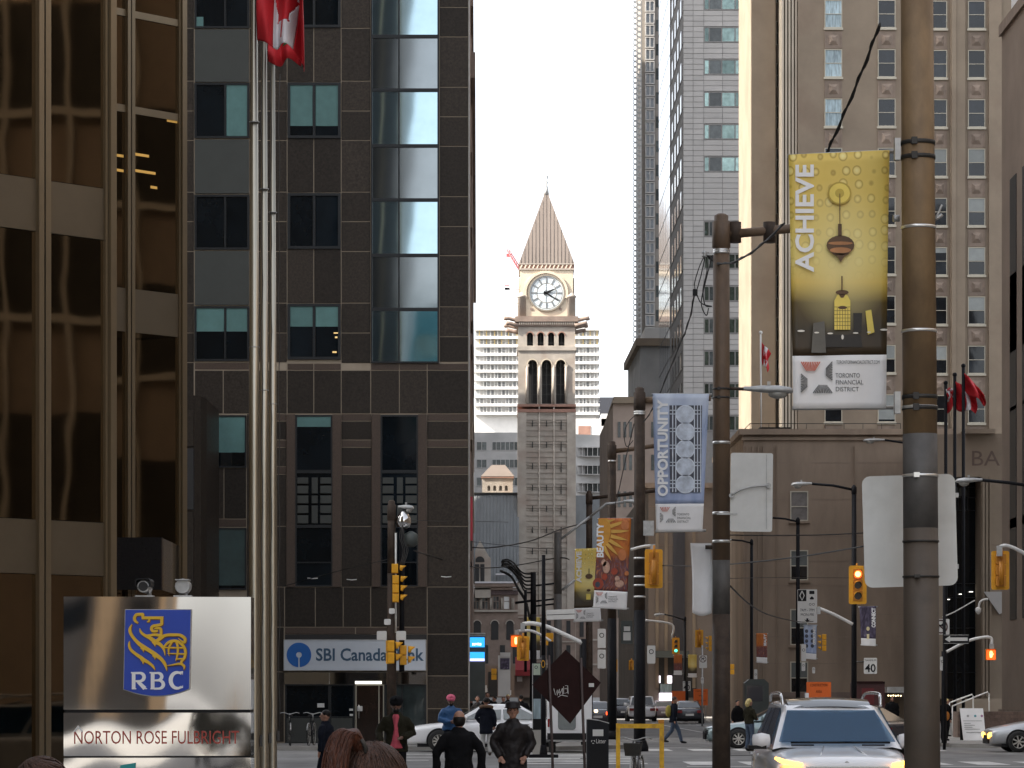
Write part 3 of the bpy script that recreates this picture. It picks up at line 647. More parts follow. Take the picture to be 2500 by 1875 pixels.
# ------------------------------------------------------------ the clock tower at the head of the street
TD = 600.0; tu = TD/F
ct = thing('clock_tower', 'tall sandstone clock tower with a pointed spire and four clock dials', 'tower', (PX(1334.5,TD), TD+5.4, 0))
S, SR, SD = Q['sand'], Q['sand_red'], Q['sand_dk']
SC = mat('masonry_course_stone', (.30,.26,.222), .9, var=.2)  # slightly darker stone for string courses and course lines
cx0, cy0 = PX(1334.5,TD), TD+5.4
def tz_(y): return PZ(y, TD)
def tx(x): return PX(x, TD)
HW = 69.5*tu
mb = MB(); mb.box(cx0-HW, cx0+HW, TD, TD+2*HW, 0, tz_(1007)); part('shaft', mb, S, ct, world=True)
def four(mb, fn):
    """repeat a front-face shape on the four faces"""
    for k in range(4):
        R = Matrix.Rotation(k*pi/2, 4, 'Z'); t = Matrix.Translation((cx0, cy0, 0)) @ R @ Matrix.Translation((-cx0, -cy0, 0))
        mb.xf = lambda p, t=t: t @ p
        fn(mb)
    mb.xf = None; return mb
fy = cy0-HW
for y in (1030, 1083, 1135, 1188, 1239, 1290, 1343, 1395, 1450):
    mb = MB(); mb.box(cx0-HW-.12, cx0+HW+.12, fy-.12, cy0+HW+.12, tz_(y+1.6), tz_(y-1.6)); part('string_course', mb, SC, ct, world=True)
for sx in (-1, 1):
    for sy in (-1, 1):
        mb = MB(); mb.cbox((cx0+sx*(HW-.72), cy0+sy*(HW-.72), tz_(1007)/2+4), (1.7, 1.7, tz_(1007)-8)); part('corner_buttress', mb, S, ct, world=True)
for px in (1316.5, 1352.5):
    mb = MB(); mb.tube([(tx(px), fy-.02, 8), (tx(px), fy-.02, tz_(985))], .13, 8); part('pilaster', mb, S, ct, world=True)
for px in (1300, 1334.5, 1370):
    for k, y in enumerate((1027, 1079, 1131, 1184, 1235, 1287, 1339)):
        h = 22 if px > 1360 else 14
        mb = MB(); mb.box(tx(px)-.09, tx(px)+.09, fy-.135, fy+.1, tz_(y+h), tz_(y)); part('slit', mb, Q['dark'], ct, world=True)
for i in range(34): # coursed masonry: thin recess lines every few courses
    y = 1012+i*13.0; mb = MB()
    if min(abs(y-q) for q in (1030,1083,1135,1188,1239,1290,1343,1395,1450)) > 4:
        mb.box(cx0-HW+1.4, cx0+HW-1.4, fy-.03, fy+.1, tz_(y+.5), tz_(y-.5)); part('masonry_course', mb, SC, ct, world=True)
for y0, y1 in ((987, 993), (999, 1007)):
    mb = MB(); mb.box(cx0-HW-.18, cx0+HW+.18, fy-.18, cy0+HW+.18, tz_(y1), tz_(y0)); part('string_course', mb, SR, ct, world=True)
# arcaded stages: piers and arches leave real openings
def arch_wall(mb, y, th, x0, x1, z0, z1, ops, n=10):
    """wall in the xz plane at y..y+th with round-headed openings ops=(cx, half, sill, spring)"""
    xs = x0
    for (c, r, sill, spr) in ops:
        mb.box(xs, c-r, y, y+th, z0, z1)
        if sill > z0: mb.box(c-r, c+r, y, y+th, z0, sill)
        for i in range(n):
            a0, a1 = pi-pi*i/n, pi-pi*(i+1)/n
            xa, za, xb, zb = c+r*cos(a0), spr+r*sin(a0), c+r*cos(a1), spr+r*sin(a1)
            mb.prism([(xa, za), (xb, zb), (xb, z1), (xa, z1)], y, y+th)
        xs = c+r
    mb.box(xs, x1, y, y+th, z0, z1)
def stage(y0, y1, cs, hw, sill_y, spring_y, m, inset=0.0):
    mb = MB()
    ops = [(tx(c), hw*tu, tz_(sill_y), tz_(spring_y)) for c in cs]
    four(mb, lambda q: arch_wall(q, fy+inset, 1.1, cx0-HW+1.1+inset if False else cx0-HW+inset, cx0+HW-inset-1.1, tz_(y1), tz_(y0), ops))
    return part('arcade_wall', mb, m, ct, world=True)
stage(850, 987, (1300, 1334.5, 1369), 11.5, 986, 890, S)
stage(797, 847, (1294, 1320, 1345.5, 1371), 7.3, 844, 819, S)
for c in (1300, 1334.5, 1369):
    mb = MB(); r0, r1 = 11.5*tu, 13.6*tu
    for i in range(12):
        a0, a1 = pi*i/12, pi*(i+1)/12
        mb.prism([(tx(c)+r0*cos(a0), tz_(890)+r0*sin(a0)), (tx(c)+r1*cos(a0), tz_(890)+r1*sin(a0)), (tx(c)+r1*cos(a1), tz_(890)+r1*sin(a1)), (tx(c)+r0*cos(a1), tz_(890)+r0*sin(a1))], fy-.12, fy-.005)
    part('arch_moulding', mb, Q['lime_lt'], ct, world=True)
    mb = MB(); 
    for y in (915, 938, 962): mb.box(tx(c)-r0, tx(c)+r0, fy+.45, fy+.55, tz_(y+.8), tz_(y-.8))
    mb.box(tx(c)-.07, tx(c)+.07, fy+.42, fy+.6, tz_(986), tz_(880)); 
    mb.tube([(tx(c)+.5*cos(a), fy+.5, tz_(893)+.5*sin(a)) for a in [2*pi*i/10 for i in range(11)]], .06, 5); part('tracery', mb, Q['iron'], ct, world=True)
mb = MB(); mb.box(cx0-2.0, cx0+2.0, cy0-1.2, cy0+1.2, tz_(986), tz_(925)); part('bell_frame', mb, Q['iron'], ct, world=True)
for px in (1287, 1317.3, 1351.8, 1382):
    mb = MB(); mb.tube([(tx(px), fy-.1, tz_(985)), (tx(px), fy-.1, tz_(893))], .26, 8); mb.cbox((tx(px), fy-.1, tz_(893)), (.75, .4, .5)); part('column', mb, S, ct, world=True)
for c in (1294, 1320, 1345.5, 1371):
    mb = MB(); r0, r1 = 7.3*tu, 9.6*tu
    for i in range(10):
        a0, a1 = pi*i/10, pi*(i+1)/10
        mb.prism([(tx(c)+r0*cos(a0), tz_(819)+r0*sin(a0)), (tx(c)+r1*cos(a0), tz_(819)+r1*sin(a0)), (tx(c)+r1*cos(a1), tz_(819)+r1*sin(a1)), (tx(c)+r0*cos(a1), tz_(819)+r0*sin(a1))], fy-.1, fy-.004)
    part('arch_moulding', mb, SR, ct, world=True)
    mb = MB(); mb.box(tx(c)-r0, tx(c)+r0, fy+.5, fy+.62, tz_(838), tz_(835.5)); mb.box(tx(c)-.06, tx(c)+.06, fy+.45, fy+.6, tz_(845), tz_(814)); part('tracery', mb, Q['iron'], ct, world=True)
mb = MB(); mb.box(cx0-HW+1.6, cx0+HW-1.6, fy+2.6, fy+2.9, tz_(986), tz_(878)); mb.box(cx0-HW+1.6, cx0+HW-1.6, fy+2.6, fy+2.9, tz_(845), tz_(808)); part('dark_backing', mb, Q['dark'], ct, world=True)  # dark sheets added so the arch openings look deeply shaded
mb = MB(); mb.box(cx0-HW+1.3, cx0+HW-1.3, fy+1.3, cy0+HW-1.3, tz_(986.5), tz_(990)); mb.box(cx0-HW+1.2, cx0+HW-1.2, fy+1.2, cy0+HW-1.2, tz_(852), tz_(846)); part('floor_slab', mb, SD, ct, world=True)
for y0, y1, o in ((846, 856, .22), (786, 797, .3), (773, 786, .62)):
    mb = MB(); mb.box(cx0-HW-o, cx0+HW+o, fy-o, cy0+HW+o, tz_(y1), tz_(y0)); part('cornice', mb, SD if o != .22 else S, ct, world=True)
for i in range(26):
    mb = MB(); px = 1267+i*5.35; mb.box(tx(px), tx(px+2.6), fy-.5, fy-.29, tz_(793), tz_(787)); part('dentil', mb, S, ct, world=True)
for sx in (-1, 1): # gargoyles thrusting out at the corners
    for sy in (-1, 1):
        for y, L in ((779, 2.0), (791, 1.6)):
            x = cx0+sx*(HW+.5); yy = cy0+sy*(HW+.2)
            mb = MB(); mb.tube([(x-sx*.6, yy, tz_(y+4)), (x+sx*.3, yy, tz_(y+2)), (x+sx*L*.7, yy+sy*.2, tz_(y-1)), (x+sx*L, yy+sy*.2, tz_(y-1)), (x+sx*(L+.25), yy+sy*.2, tz_(y+3))], [.45, .42, .38, .5, .2], 7); part('gargoyle', mb, Q['sand_dk'], ct, world=True)
CW = 64.5*tu
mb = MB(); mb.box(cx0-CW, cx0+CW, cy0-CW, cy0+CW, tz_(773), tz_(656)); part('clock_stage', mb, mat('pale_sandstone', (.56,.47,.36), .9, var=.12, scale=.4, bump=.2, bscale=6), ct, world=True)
cf = cy0-CW
for sx in (-1, 1):
    for sy in (-1, 1):
        x, y = cx0+sx*(CW-.35), cy0+sy*(CW-.35)
        mb = MB(); mb.lathe([(.85, tz_(773)), (.85, tz_(726)), (1.02, tz_(725)), (1.02, tz_(722)), (.7, tz_(719)), (.05, tz_(706))], (x, y, 0), 14); part('turret', mb, S, ct, world=True)
kx, kz = tx(1333), tz_(715)
def dial(q):
    q.prism(disc(cx0, kz, 42*tu, 40), cf-.10, cf-.01)
mb = MB(); four(mb, dial); part('clock_dial', mb, Q['clock'], ct, world=True)
mb = MB()
def rings(q):
    for ra, rb, yo in ((41.5, 45.5, .3), (23.2, 24.6, .13), (37.6, 38.6, .13)):
        for i in range(40):
            a0, a1 = 2*pi*i/40, 2*pi*(i+1)/40
            q.prism([(cx0+ra*tu*cos(a0), kz+ra*tu*sin(a0)), (cx0+rb*tu*cos(a0), kz+rb*tu*sin(a0)), (cx0+rb*tu*cos(a1), kz+rb*tu*sin(a1)), (cx0+ra*tu*cos(a1), kz+ra*tu*sin(a1))], cf-yo, cf-.012)
four(mb, rings); part('dial_rim', mb, mat('dial_bronze', (.22,.19,.15), .5, var=.1), ct, world=True)
for k in range(12):
    a = pi/2-k*pi/6; mb = MB(xf=lambda p, a=a: Vector((cx0+p.x*cos(a)-p.z*sin(a), p.y, kz+p.x*sin(a)+p.z*cos(a))))
    mb.box(25*tu, 37*tu, cf-.16, cf-.11, -1.9*tu, 1.9*tu); part('hour_mark', mb, mat('numeral_grey', (.15,.16,.165), .5) if k == 0 else bpy.data.materials['numeral_grey'], ct, world=True)
mb = MB(); mb.box(kx-.05, kx+.05, cf-.15, cf-.11, kz-24*tu, kz+24*tu); mb.box(kx-24*tu, kx+24*tu, cf-.148, cf-.108, kz-.05, kz+.05)
mb.tube([(kx+6*tu*cos(a), cf-.15, kz+6*tu*sin(a)) for a in [2*pi*i/16 for i in range(17)]], .06, 5); part('dial_bars', mb, bpy.data.materials['numeral_grey'], ct, world=True)
def hand(ang, L, w0):
    a = radians(ang); mb = MB(); mb.ribbon([(kx-.5*cos(a), kz-.5*sin(a), w0), (kx+L*.3*cos(a), kz+L*.3*sin(a), w0*1.3), (kx+L*cos(a), kz+L*sin(a), w0*.4)], cf-.2, .06); return mb
part('minute_hand', hand(-31, 38*tu, .22), Q['black'], ct, world=True); part('hour_hand', hand(24, 25*tu, .34), Q['black'], ct, world=True)
mb = MB()
r0, r1 = 48*tu, 54*tu
for i in range(20):
    a0, a1 = -.25+(pi+.5)*i/20, -.25+(pi+.5)*(i+1)/20
    mb.prism([(kx+r0*cos(a0), kz+r0*sin(a0)), (kx+r1*cos(a0), kz+r1*sin(a0)), (kx+r1*cos(a1), kz+r1*sin(a1)), (kx+r0*cos(a1), kz+r0*sin(a1))], cf-.3, cf-.005)
part('dial_hood', mb, bpy.data.materials['pale_sandstone'], ct, world=True)
for px in (1298, 1368):
    mb = MB(); mb.prism(disc(tx(px), tz_(754), 3.6*tu, 14), cf-.1, cf-.006); part('roundel', mb, SD, ct, world=True)
mb = MB(); mb.box(cx0-CW-.25, cx0+CW+.25, cf-.25, cy0+CW+.25, tz_(658.5), tz_(655)); mb.box(cx0-CW-.3, cx0+CW+.3, cf-.3, cy0+CW+.3, tz_(645.5), tz_(643)); part('cornice', mb, S, ct, world=True)
mb = MB(); mb.box(cx0-CW-.1, cx0+CW+.1, cf-.1, cy0+CW+.1, tz_(655), tz_(645.5)); part('frieze', mb, SR, ct, world=True)
for i in range(13):
    mb = MB(); px = 1269+i*10; mb.prism([(tx(px), tz_(655)), (tx(px+3.4), tz_(655)), (tx(px+7.5), tz_(646)), (tx(px+4), tz_(646))], cf-.26, cf-.11); part('chevron', mb, Q['lime_lt'], ct, world=True)
RWd = 68*tu; apex = tz_(458)
spire = MB(); spire.add([(cx0-RWd,cy0-RWd,tz_(643)),(cx0+RWd,cy0-RWd,tz_(643)),(cx0+RWd,cy0+RWd,tz_(643)),(cx0-RWd,cy0+RWd,tz_(643)),(cx0-3*tu,cy0-3*tu,apex),(cx0+3*tu,cy0-3*tu,apex),(cx0+3*tu,cy0+3*tu,apex),(cx0-3*tu,cy0+3*tu,apex)],
   [(3,2,1,0),(0,1,5,4),(1,2,6,5),(2,3,7,6),(3,0,4,7),(4,5,6,7)])
sp = part('spire', spire, Q['copper_roof'], ct, world=True)
seamm = mat('roof_seam', (.125,.1,.085), .8)
for i in range(-7, 8): # standing seams on the south slope, joined where they meet the hips
    xb = i*RWd/7.6; t = 1-abs(i)/7.6*1.0; t = max(.06, min(.97, t))
    yb = lambda s: cy0-RWd+(RWd-3*tu)*s-.05
    mb = MB(); mb.tube([(cx0+xb, yb(0), tz_(643)+.05), (cx0+xb, yb(t), tz_(643)+(apex-tz_(643))*t)], .035, 4); part('standing_seam', mb, seamm, sp, world=True)
mb = MB(); mb.lathe([(.55, apex-.6), (.42, apex+.6), (.2, apex+1.4), (.34, apex+1.9), (.14, apex+2.3), (.45, apex+3.0), (.12, apex+3.3), (.1, apex+4.2), (.2, apex+4.5), (.05, apex+4.8), (.03, apex+6.1)], (cx0, cy0, 0), 10)
part('finial', mb, Q['galv'], ct, world=True)

# old city hall body
oc = thing('old_city_hall', 'brown sandstone romanesque city hall with dark arches and a slate roof', 'building', (PX(1215,592), 606, 0))
D = 594.0
mb = MB(); wbox(mb, 1150, 1264, 1452, 1703, D, 0, 14); wbox(mb, 1404.5, 1470, 1420, 1703, D+8, 0, 10); wbox(mb, 1264, 1405, 1500, 1703, D, 1, 5.9); part('wall', mb, SD, oc, world=True)
mb = MB(); mb.add([(PX(1150,D),D-.3,PZ(1420,D)),(PX(1267,D),D-.3,PZ(1420,D)),(PX(1267,D),D+8,PZ(1198,D)),(PX(1150,D),D+8,PZ(1198,D)),(PX(1150,D),D+14,PZ(1420,D)),(PX(1267,D),D+14,PZ(1420,D))],
  [(0,1,2,3),(3,2,5,4),(0,3,4),(1,5,2),(0,4,5,1)])
part('roof', mb, Q['slate'], oc, world=True); mb = MB()
mb.add([(PX(1404,D),D+8,PZ(1420,D)),(PX(1480,D),D+8,PZ(1420,D)),(PX(1470,D),D+14,PZ(1198,D)),(PX(1404,D),D+14,PZ(1198,D))], [(0,1,2,3)])
rf = part('roof', mb, Q['slate'], oc, world=True)
for i in range(13):
    px = 1163+i*8.2; mb = MB(); mb.tube([(PX(px,D), D-.25, PZ(1420,D)+.1), (PX(px,D), D+7.9, PZ(1199,D)+.1)], .045, 4); part('standing_seam', mb, Q['slate'], rf, world=True)
mb = MB(); mb.box(PX(1150,D), PX(1267,D), D+7.6, D+8.4, PZ(1200,D), PZ(1196,D)); part('ridge', mb, Q['iron'], rf, world=True)
mb = MB(); mb.prism([(PX(1160,D),PZ(1460,D)),(PX(1198,D),PZ(1460,D)),(PX(1198,D),PZ(1362,D)),(PX(1194,D),PZ(1360,D)),(PX(1172,D),PZ(1320,D)),(PX(1160,D),PZ(1345,D))], D-1.2, D-.02); part('gable', mb, S, oc, world=True)
mb = MB(); mb.prism([(PX(1161,D),PZ(1373,D)),(PX(1183,D),PZ(1373,D))]+disc(PX(1172,D),PZ(1370,D),11*D/F,10,0,pi), D-1.32, D-1.205); mb.box(PX(1173,D),PX(1183,D),D-1.32,D-1.205,PZ(1420,D),PZ(1378,D)); mb.box(PX(1160,D),PX(1170,D),D-1.32,D-1.205,PZ(1420,D),PZ(1378,D)); part('gable_window', mb, Q['dark'], oc, world=True)
mb = MB(); wbox(mb, 1210, 1249, 1401, 1404, D, -1.5, -.4); wbox(mb, 1160, 1263, 1420.5, 1424.5, D, -1.9, .2); part('snow_ledge', mb, Q['whitecloth'], oc, world=True)
mb = MB(); wbox(mb, 1158, 1265, 1425, 1433, D, -1.7, .1); wbox(mb, 1158, 1265, 1436, 1440, D, -1.2, .1); part('cornice', mb, SD, oc, world=True)
mb = MB(); wbox(mb, 1158, 1265, 1441, 1452, D, -.6, -.02); part('frieze', mb, mat('frieze_stone', (.10,.07,.068), .9, var=.3), oc, world=True)
for px in (1162, 1184, 1211, 1237):
    window(oc, px-8, px+8, 1455, 1488, D, SD, [Q['dark'], Q['grey_glass']] if px != 1237 else Q['pale_conc'], t=.12, mull=(.5,) if px != 1237 else (), trans=(.6,), d0=-.2)
for px in (1172, 1175.5, 1197, 1200.5, 1224, 1227.5, 1250, 1254):
    mb = MB(); mb.tube([(PX(px,D), D-.35, PZ(1488,D)), (PX(px,D), D-.35, PZ(1460,D))], .12, 7); part('column', mb, Q['sand'], oc, world=True)
mb = MB(); wbox(mb, 1158, 1265, 1489, 1494, D, -.7, -.02); part('string_course', mb, S, oc, world=True)
for px in (1165, 1208, 1245):
    mb = MB(); r = 9*D/F; mb.prism([(PX(px,D)-r, PZ(1562,D)), (PX(px,D)+r, PZ(1562,D))]+disc(PX(px,D), PZ(1524,D), r, 10, 0, pi), D-.1, D-.004); part('arched_window', mb, Q['dark'], oc, world=True)
    mb = MB(); r2 = 11.5*D/F
    for i in range(10):
        a0, a1 = pi*i/10, pi*(i+1)/10
        mb.prism([(PX(px,D)+r*cos(a0), PZ(1524,D)+r*sin(a0)), (PX(px,D)+r2*cos(a0), PZ(1524,D)+r2*sin(a0)), (PX(px,D)+r2*cos(a1), PZ(1524,D)+r2*sin(a1)), (PX(px,D)+r*cos(a1), PZ(1524,D)+r*sin(a1))], D-.3, D-.005)
    part('arch_moulding', mb, S, oc, world=True)
for px in (1285, 1300, 1316, 1340, 1362, 1388, 1420, 1440):
    for y0, y1 in ((1515, 1555), (1575, 1610), (1630, 1680)):
        mb = MB(); wbox(mb, px-5, px+5, y0, y1, D if px < 1404 else D+8, .9 if px < 1404 else -.1, 1.1); part('window', mb, Q['dark'], oc, world=True)
for y in (1505, 1565, 1620):
    mb = MB(); wbox(mb, 1265, 1404, y, y+3, D, .7, 1.1); part('string_course', mb, S, oc, world=True)
for y in (1440, 1500, 1560, 1620):
    mb = MB(); wbox(mb, 1404.5, 1470, y, y+4, D+8, -.3, .1); part('string_course', mb, S, oc, world=True)
for px in (1160, 1186, 1227, 1258):
    for y0, y1 in ((1575, 1620), (1630, 1685)):
        mb = MB(); wbox(mb, px-6, px+6, y0, y1, D, -.1, .02); part('window', mb, Q['dark'], oc, world=True)
# lit little cupola turret over the roof
tr = thing('roof_turret', 'small sunlit stone turret with four round-headed openings above the slate roof', 'turret', (PX(1215,612), 612, PZ(1205,612)))
D = 612.0; U6 = D/F
mb = MB(); ops = [(PX(c,D), 3.6*U6, PZ(1199,D), PZ(1190,D)) for c in (1193.5, 1207.5, 1222, 1236)]
arch_wall(mb, D-1, .5, PX(1177,D), PX(1252,D), PZ(1204,D), PZ(1168,D), ops); mb.box(PX(1177,D), PX(1252,D), D-.2, D+4.5, PZ(1204,D), PZ(1168,D)); part('wall', mb, Q['sand'], tr, world=True)
mb = MB(); mb.box(PX(1175,D), PX(1254.5,D), D-1.25, D+4.7, PZ(1168,D), PZ(1164.5,D)); part('cornice', mb, SR, tr, world=True)
mb = MB(); a, b, c, d = PX(1174,D), PX(1256,D), PX(1200,D), PX(1233,D)
mb.add([(a,D-1.3,PZ(1164,D)),(b,D-1.3,PZ(1164,D)),(b,D+4.8,PZ(1164,D)),(a,D+4.8,PZ(1164,D)),(c,D+1.2,PZ(1134,D)),(d,D+1.2,PZ(1134,D)),(d,D+2.4,PZ(1134,D)),(c,D+2.4,PZ(1134,D))],
  [(3,2,1,0),(0,1,5,4),(1,2,6,5),(2,3,7,6),(3,0,4,7),(4,5,6,7)]); part('roof', mb, Q['copper_roof'], tr, world=True)
mb = MB(); mb.box(PX(1177,D), PX(1252,D), D+0, D+4, 20, PZ(1204,D)); part('base', mb, SD, tr, world=True)
# grey concrete office building behind
gb = thing('grey_concrete_building', 'grey concrete building with horizontal window strips behind the clock tower', 'building', (PX(1320,664), 672, 0))
D = 664.0
mb = MB(); mb.prism([(PX(1135,D),D),(PX(1300,D),D),(PX(1400,D),D+4),(PX(1500,D),D+8),(PX(1500,D),D+22),(PX(1135,D),D+22)], 0, PZ(1056,D), 'z'); part('wall', mb, Q['grey_conc'], gb, world=True)
for x0, x1 in ((1163, 1189), (1201, 1266)):
    for k, y in enumerate((1078, 1121, 1165)): window(gb, x0, x1, y, y+22, D, Q['grey_conc'], Q['grey_glass'], t=.12, mull=(.16,.33,.5,.66,.83) if x1 > 1200 else (.5,), d0=-.12)
for k, y in enumerate((1093, 1137, 1180)):
    window(gb, 1409, 1484, y, y+23, D+6, Q['grey_conc'], Q['grey_glass'], t=.12, mull=(.16,.33,.5,.66,.83), d0=-1.9)
# tower block going up, all slabs and scaffolding
cb = thing('unfinished_apartment_tower', 'white unfinished high-rise with open floors and balconies behind the clock tower', 'building', (PX(1310,730), 738, 0))
D = 730.0
ys = [803+i*20.6 for i in range(11)]
mb = MB(); wbox(mb, 1150, 1452, 1022, 1700, D, 1.5, 18); part('podium_wall', mb, Q['pale_conc'], cb, world=True)
mb = MB(); wbox(mb, 1162, 1456, 800, 1022, D, 1.5, 16); part('core_wall', mb, Q['pale_conc'], cb, world=True)
for i, y in enumerate(ys):
    mb = MB(); wbox(mb, 1158, 1464, y-3.4, y+3.4, D, 0, 17); part('floor_slab', mb, Q['pale_conc'], cb, world=True)
for i, (a, b) in enumerate(zip(ys[:-1], ys[1:])):
    for k in range(34):
        px = 1160+k*9+(k*7 % 3)
        if 1268 < px < 1402: continue
        mb = MB(); wbox(mb, px, px+1.6, a+3.5, b-3.5, D, .3, .7); part('post', mb, Q['ochre'] if i < 2 and k % 2 else Q['pale_conc'], cb, world=True)
        if (i*3+k*5) % 4 < 2 and px < 1440:
            mb = MB(); wbox(mb, px+2, px+8, a+5, b-3.5, D, 1.3, 1.49); part('window', mb, Q['far_glass'], cb, world=True)
        if (i+k) % 3 != 1:
            mb = MB(); wbox(mb, px-5, px+9, b-9, b-8.4, D, .3, .4); part('railing', mb, Q['galv'], cb, world=True)
mb = MB(); wbox(mb, 1162, 1268, 752, 800, D, 3, 14); part('parapet', mb, Q['white'], cb, world=True); mb = MB(); wbox(mb, 1404, 1462, 788, 799, D, 0, 14); part('parapet', mb, Q['white'], cb, world=True)
cr_ = thing('tower_crane', 'small red and white tower crane beside the clock tower spire', 'crane', (PX(1272,735), 746, PZ(800,735)))
D = 735.0
mb = MB(); a, b = PT(1278,676,D+8), PT(1238,612,D+8)
for s in (-.5, .5): mb.tube([a+Vector((0,s,0)), b+Vector((0,s,0))], .13, 4)
mb.tube([a+Vector((0,0,1)), b+Vector((.3,0,.5))], .12, 4)
for i in range(9): p = a.lerp(b, i/9); q = a.lerp(b, (i+1)/9); mb.tube([p+Vector((0,.5,0)), q+Vector((0,-.5,.6))], .08, 4)
part('jib', mb, mat('crane_red', (.45,.08,.08), .5, var=.1), cr_, world=True)
mb = MB(); wbox(mb, 1236, 1248, 608, 615, D, 7.5, 8.5); part('jib_head', mb, bpy.data.materials['crane_red'], cr_, world=True)
mb = MB(); wbox(mb, 1232, 1244, 688, 694, D, 6, 10); part('counterweight', mb, bpy.data.materials['crane_red'], cr_, world=True)
mb = MB(); wbox(mb, 1232, 1272, 691.5, 694, D, 5.5, 10.5); wbox(mb, 1245, 1260, 681, 691, D, 6, 10); mb.box(PX(1272,D), PX(1282,D), D+6.5, D+9.5, PZ(800,D), PZ(676,D)); part('mast', mb, Q['whitecloth'], cr_, world=True)
# ------------------------------------------------------------ east side: tan stone bank tower
bt = thing('stone_bank_tower', 'tall tan limestone bank tower with columns of cream sash windows', 'building', (PX(2100,231), 240, 0))
D = 231.0; L = Q['limestone']
HT = 76.0
xw = PX(1800+5,245)  # west face line of the left block
mb = MB(); D1 = 233.5
Xw = PX(1835,D1)
mb.prism([(Xw, D1), (PX(1893,D1), D1), (PX(1893,D1)+.01, D1+12.2), (Xw-.075, D1+12.2)], 0, HT, 'z'); part('corner_wall', mb, L, bt, world=True)
mb = MB(); Xs = PX(1948,D); 
mb.prism([(PX(1893,D1)-.02, D1+1.2), (Xs+.3, D1+1.2), (Xs+.3, D1+12), (PX(1893,D1)-.02, D1+12)], 0, HT, 'z'); part('recess_wall', mb, L, bt, world=True)
for k in range(5): # stepped corner ribs, pale colour put in for their sunlit faces
    x0 = PX(1909+k*8.2, D); mb = MB(); mb.box(x0, x0+.14, D-.02+.05*k, D+3.6, 0, HT); part('pale_sunlit_rib', mb, Q['lime_lt'], bt, world=True)
mb = MB(); mb.box(PX(1909,D)+.1, Xs, D+.5, D+3.7, 0, HT-.02); part('corner_rib_wall', mb, Q['lime_dk'], bt, world=True)
for k in range(-4, 9):
    y = 52+k*103.2; window(bt, 1894.5, 1908.5, y, y+58, D1+1.2, Q['winframe'], Q['glass_tan'], t=.05, trans=(.5,), d0=-.07)
    mb = MB(); wbox(mb, 1894.5, 1908.5, y+62, y+98, D1+1.2, -.05, -.003); part('spandrel_panel', mb, Q['lime_dk'], bt, world=True)
mb = MB(); mb.box(Xs, PX(2446,D)+14, D, D+13, 0, HT); part('wall', mb, L, bt, world=True)
cols = ((2013, 2056), (2143, 2186), (2276, 2312), (2363, 2405))
for x0, x1 in ((2320, 2355), (2413, 2444)):
    mb = MB(); wbox(mb, x0, x1, -700, 1060, D, -.35, -.004); part('pier', mb, L, bt, world=True)
mb = MB(); wbox(mb, 2322, 2332, -700, 1060, D, -.5, -.355); part('pier', mb, L, bt, world=True)
def carved(x0, x1, y0, y1):
    w = PX(x1,D)-PX(x0,D); h = PZ(y0,D)-PZ(y1,D)
    def fn():
        m = MB(); m.box(0, w, -.03, -.004, 0, h)
        a, b = w*.22, h*.2
        m.add([(a,-.03,b),(w-a,-.03,b),(w-a,-.03,h-b),(a,-.03,h-b),(w*.4,-.22,h*.42),(w*.6,-.22,h*.42),(w*.6,-.22,h*.62),(w*.4,-.22,h*.62)], [(0,1,5,4),(1,2,6,5),(2,3,7,6),(3,0,4,7),(4,5,6,7)])
        m.box(.02, .09, -.08, -.03, 0, h); m.box(w-.09, w-.02, -.08, -.03, 0, h)
        return m.mesh('spandrel_panel')
    return put('spandrel_panel', cached(('carved', w, h), fn), Q['lime_dk'], bt, PX(x0,D), D, PZ(y1,D))
lb = mat('pale_roller_blind', (.28,.30,.29), .6, var=.1, rnd=.2)
for ci, (x0, x1) in enumerate(cols):
    for k in range(-5, 9):
        y = 0.5+k*120.3+(2 if ci > 1 else 0)
        if y > 1000: continue
        gm = Q['curtain'] if (ci == 0 and k in (-1, 0, 1, 2)) else Q['glass_tan']
        bl = random.choice((0,0,.2,.35,.48,.6,.9)) if (ci*5+k*3) % 4 == 1 and gm is Q['glass_tan'] else .48 if (ci, k) in ((2, 3), (3, 3), (2, 5), (3, 5), (3, 4), (2, 7), (1, 7)) else 0
        fr = window(bt, x0, x1, y, y+68, D, Q['winframe'], gm, t=.058, trans=(.5,), d0=-.09, blind=bl > 0, blind_h=bl, bm=lb)
        if gm is Q['curtain'] and k == 2:
            pass
        mb = MB(); w = PX(x1,D)-PX(x0,D)
        part('sill', cached(('sill', w), lambda: MB().box(-.06, w+.06, -.16, -.003, -.16, 0).mesh('sill')), Q['winframe'], fr)
        carved(x0, x1, y+76, y+118)
# low banking hall in front
ph = thing('stone_banking_hall', 'plain tan stone banking hall with a flat cornice and four sash windows', 'building', (PX(2100,203), 215, 0))
D = 203.0
fpz = PZ(1062,D)
mb = MB(); mb.prism([(PX(1815,D),D),(PX(2336,D),D),(PX(2336,D),D+24),(PX(1815,D)-.21,D+24)], 0, fpz, 'z'); part('wall', mb, mat('hall_limestone', (.29,.22,.162), .85, var=.24, scale=.5, stretch=(1,1,.3), bump=.1, bscale=10, dirt=(.225,.17,.125), dscale=.35), ph, world=True)
HL = bpy.data.materials['hall_limestone']
mb = MB(); mb.prism([(PX(1815,D)-.3,D-.35),(PX(2336,D),D-.35),(PX(2336,D),D+24.2),(PX(1815,D)-.5,D+24.2)], fpz, PZ(1048,D), 'z'); part('cornice', mb, HL, ph, world=True)
mb = MB(); mb.prism([(PX(1815,D)-.12,D-.15),(PX(2336,D),D-.15),(PX(2336,D),D),(PX(1815,D)-.12,D)], PZ(1075,D), PZ(1068,D), 'z'); part('moulding', mb, HL, ph, world=True)
mb = MB(); z0, z1 = PZ(1048,D), PZ(1033,D)
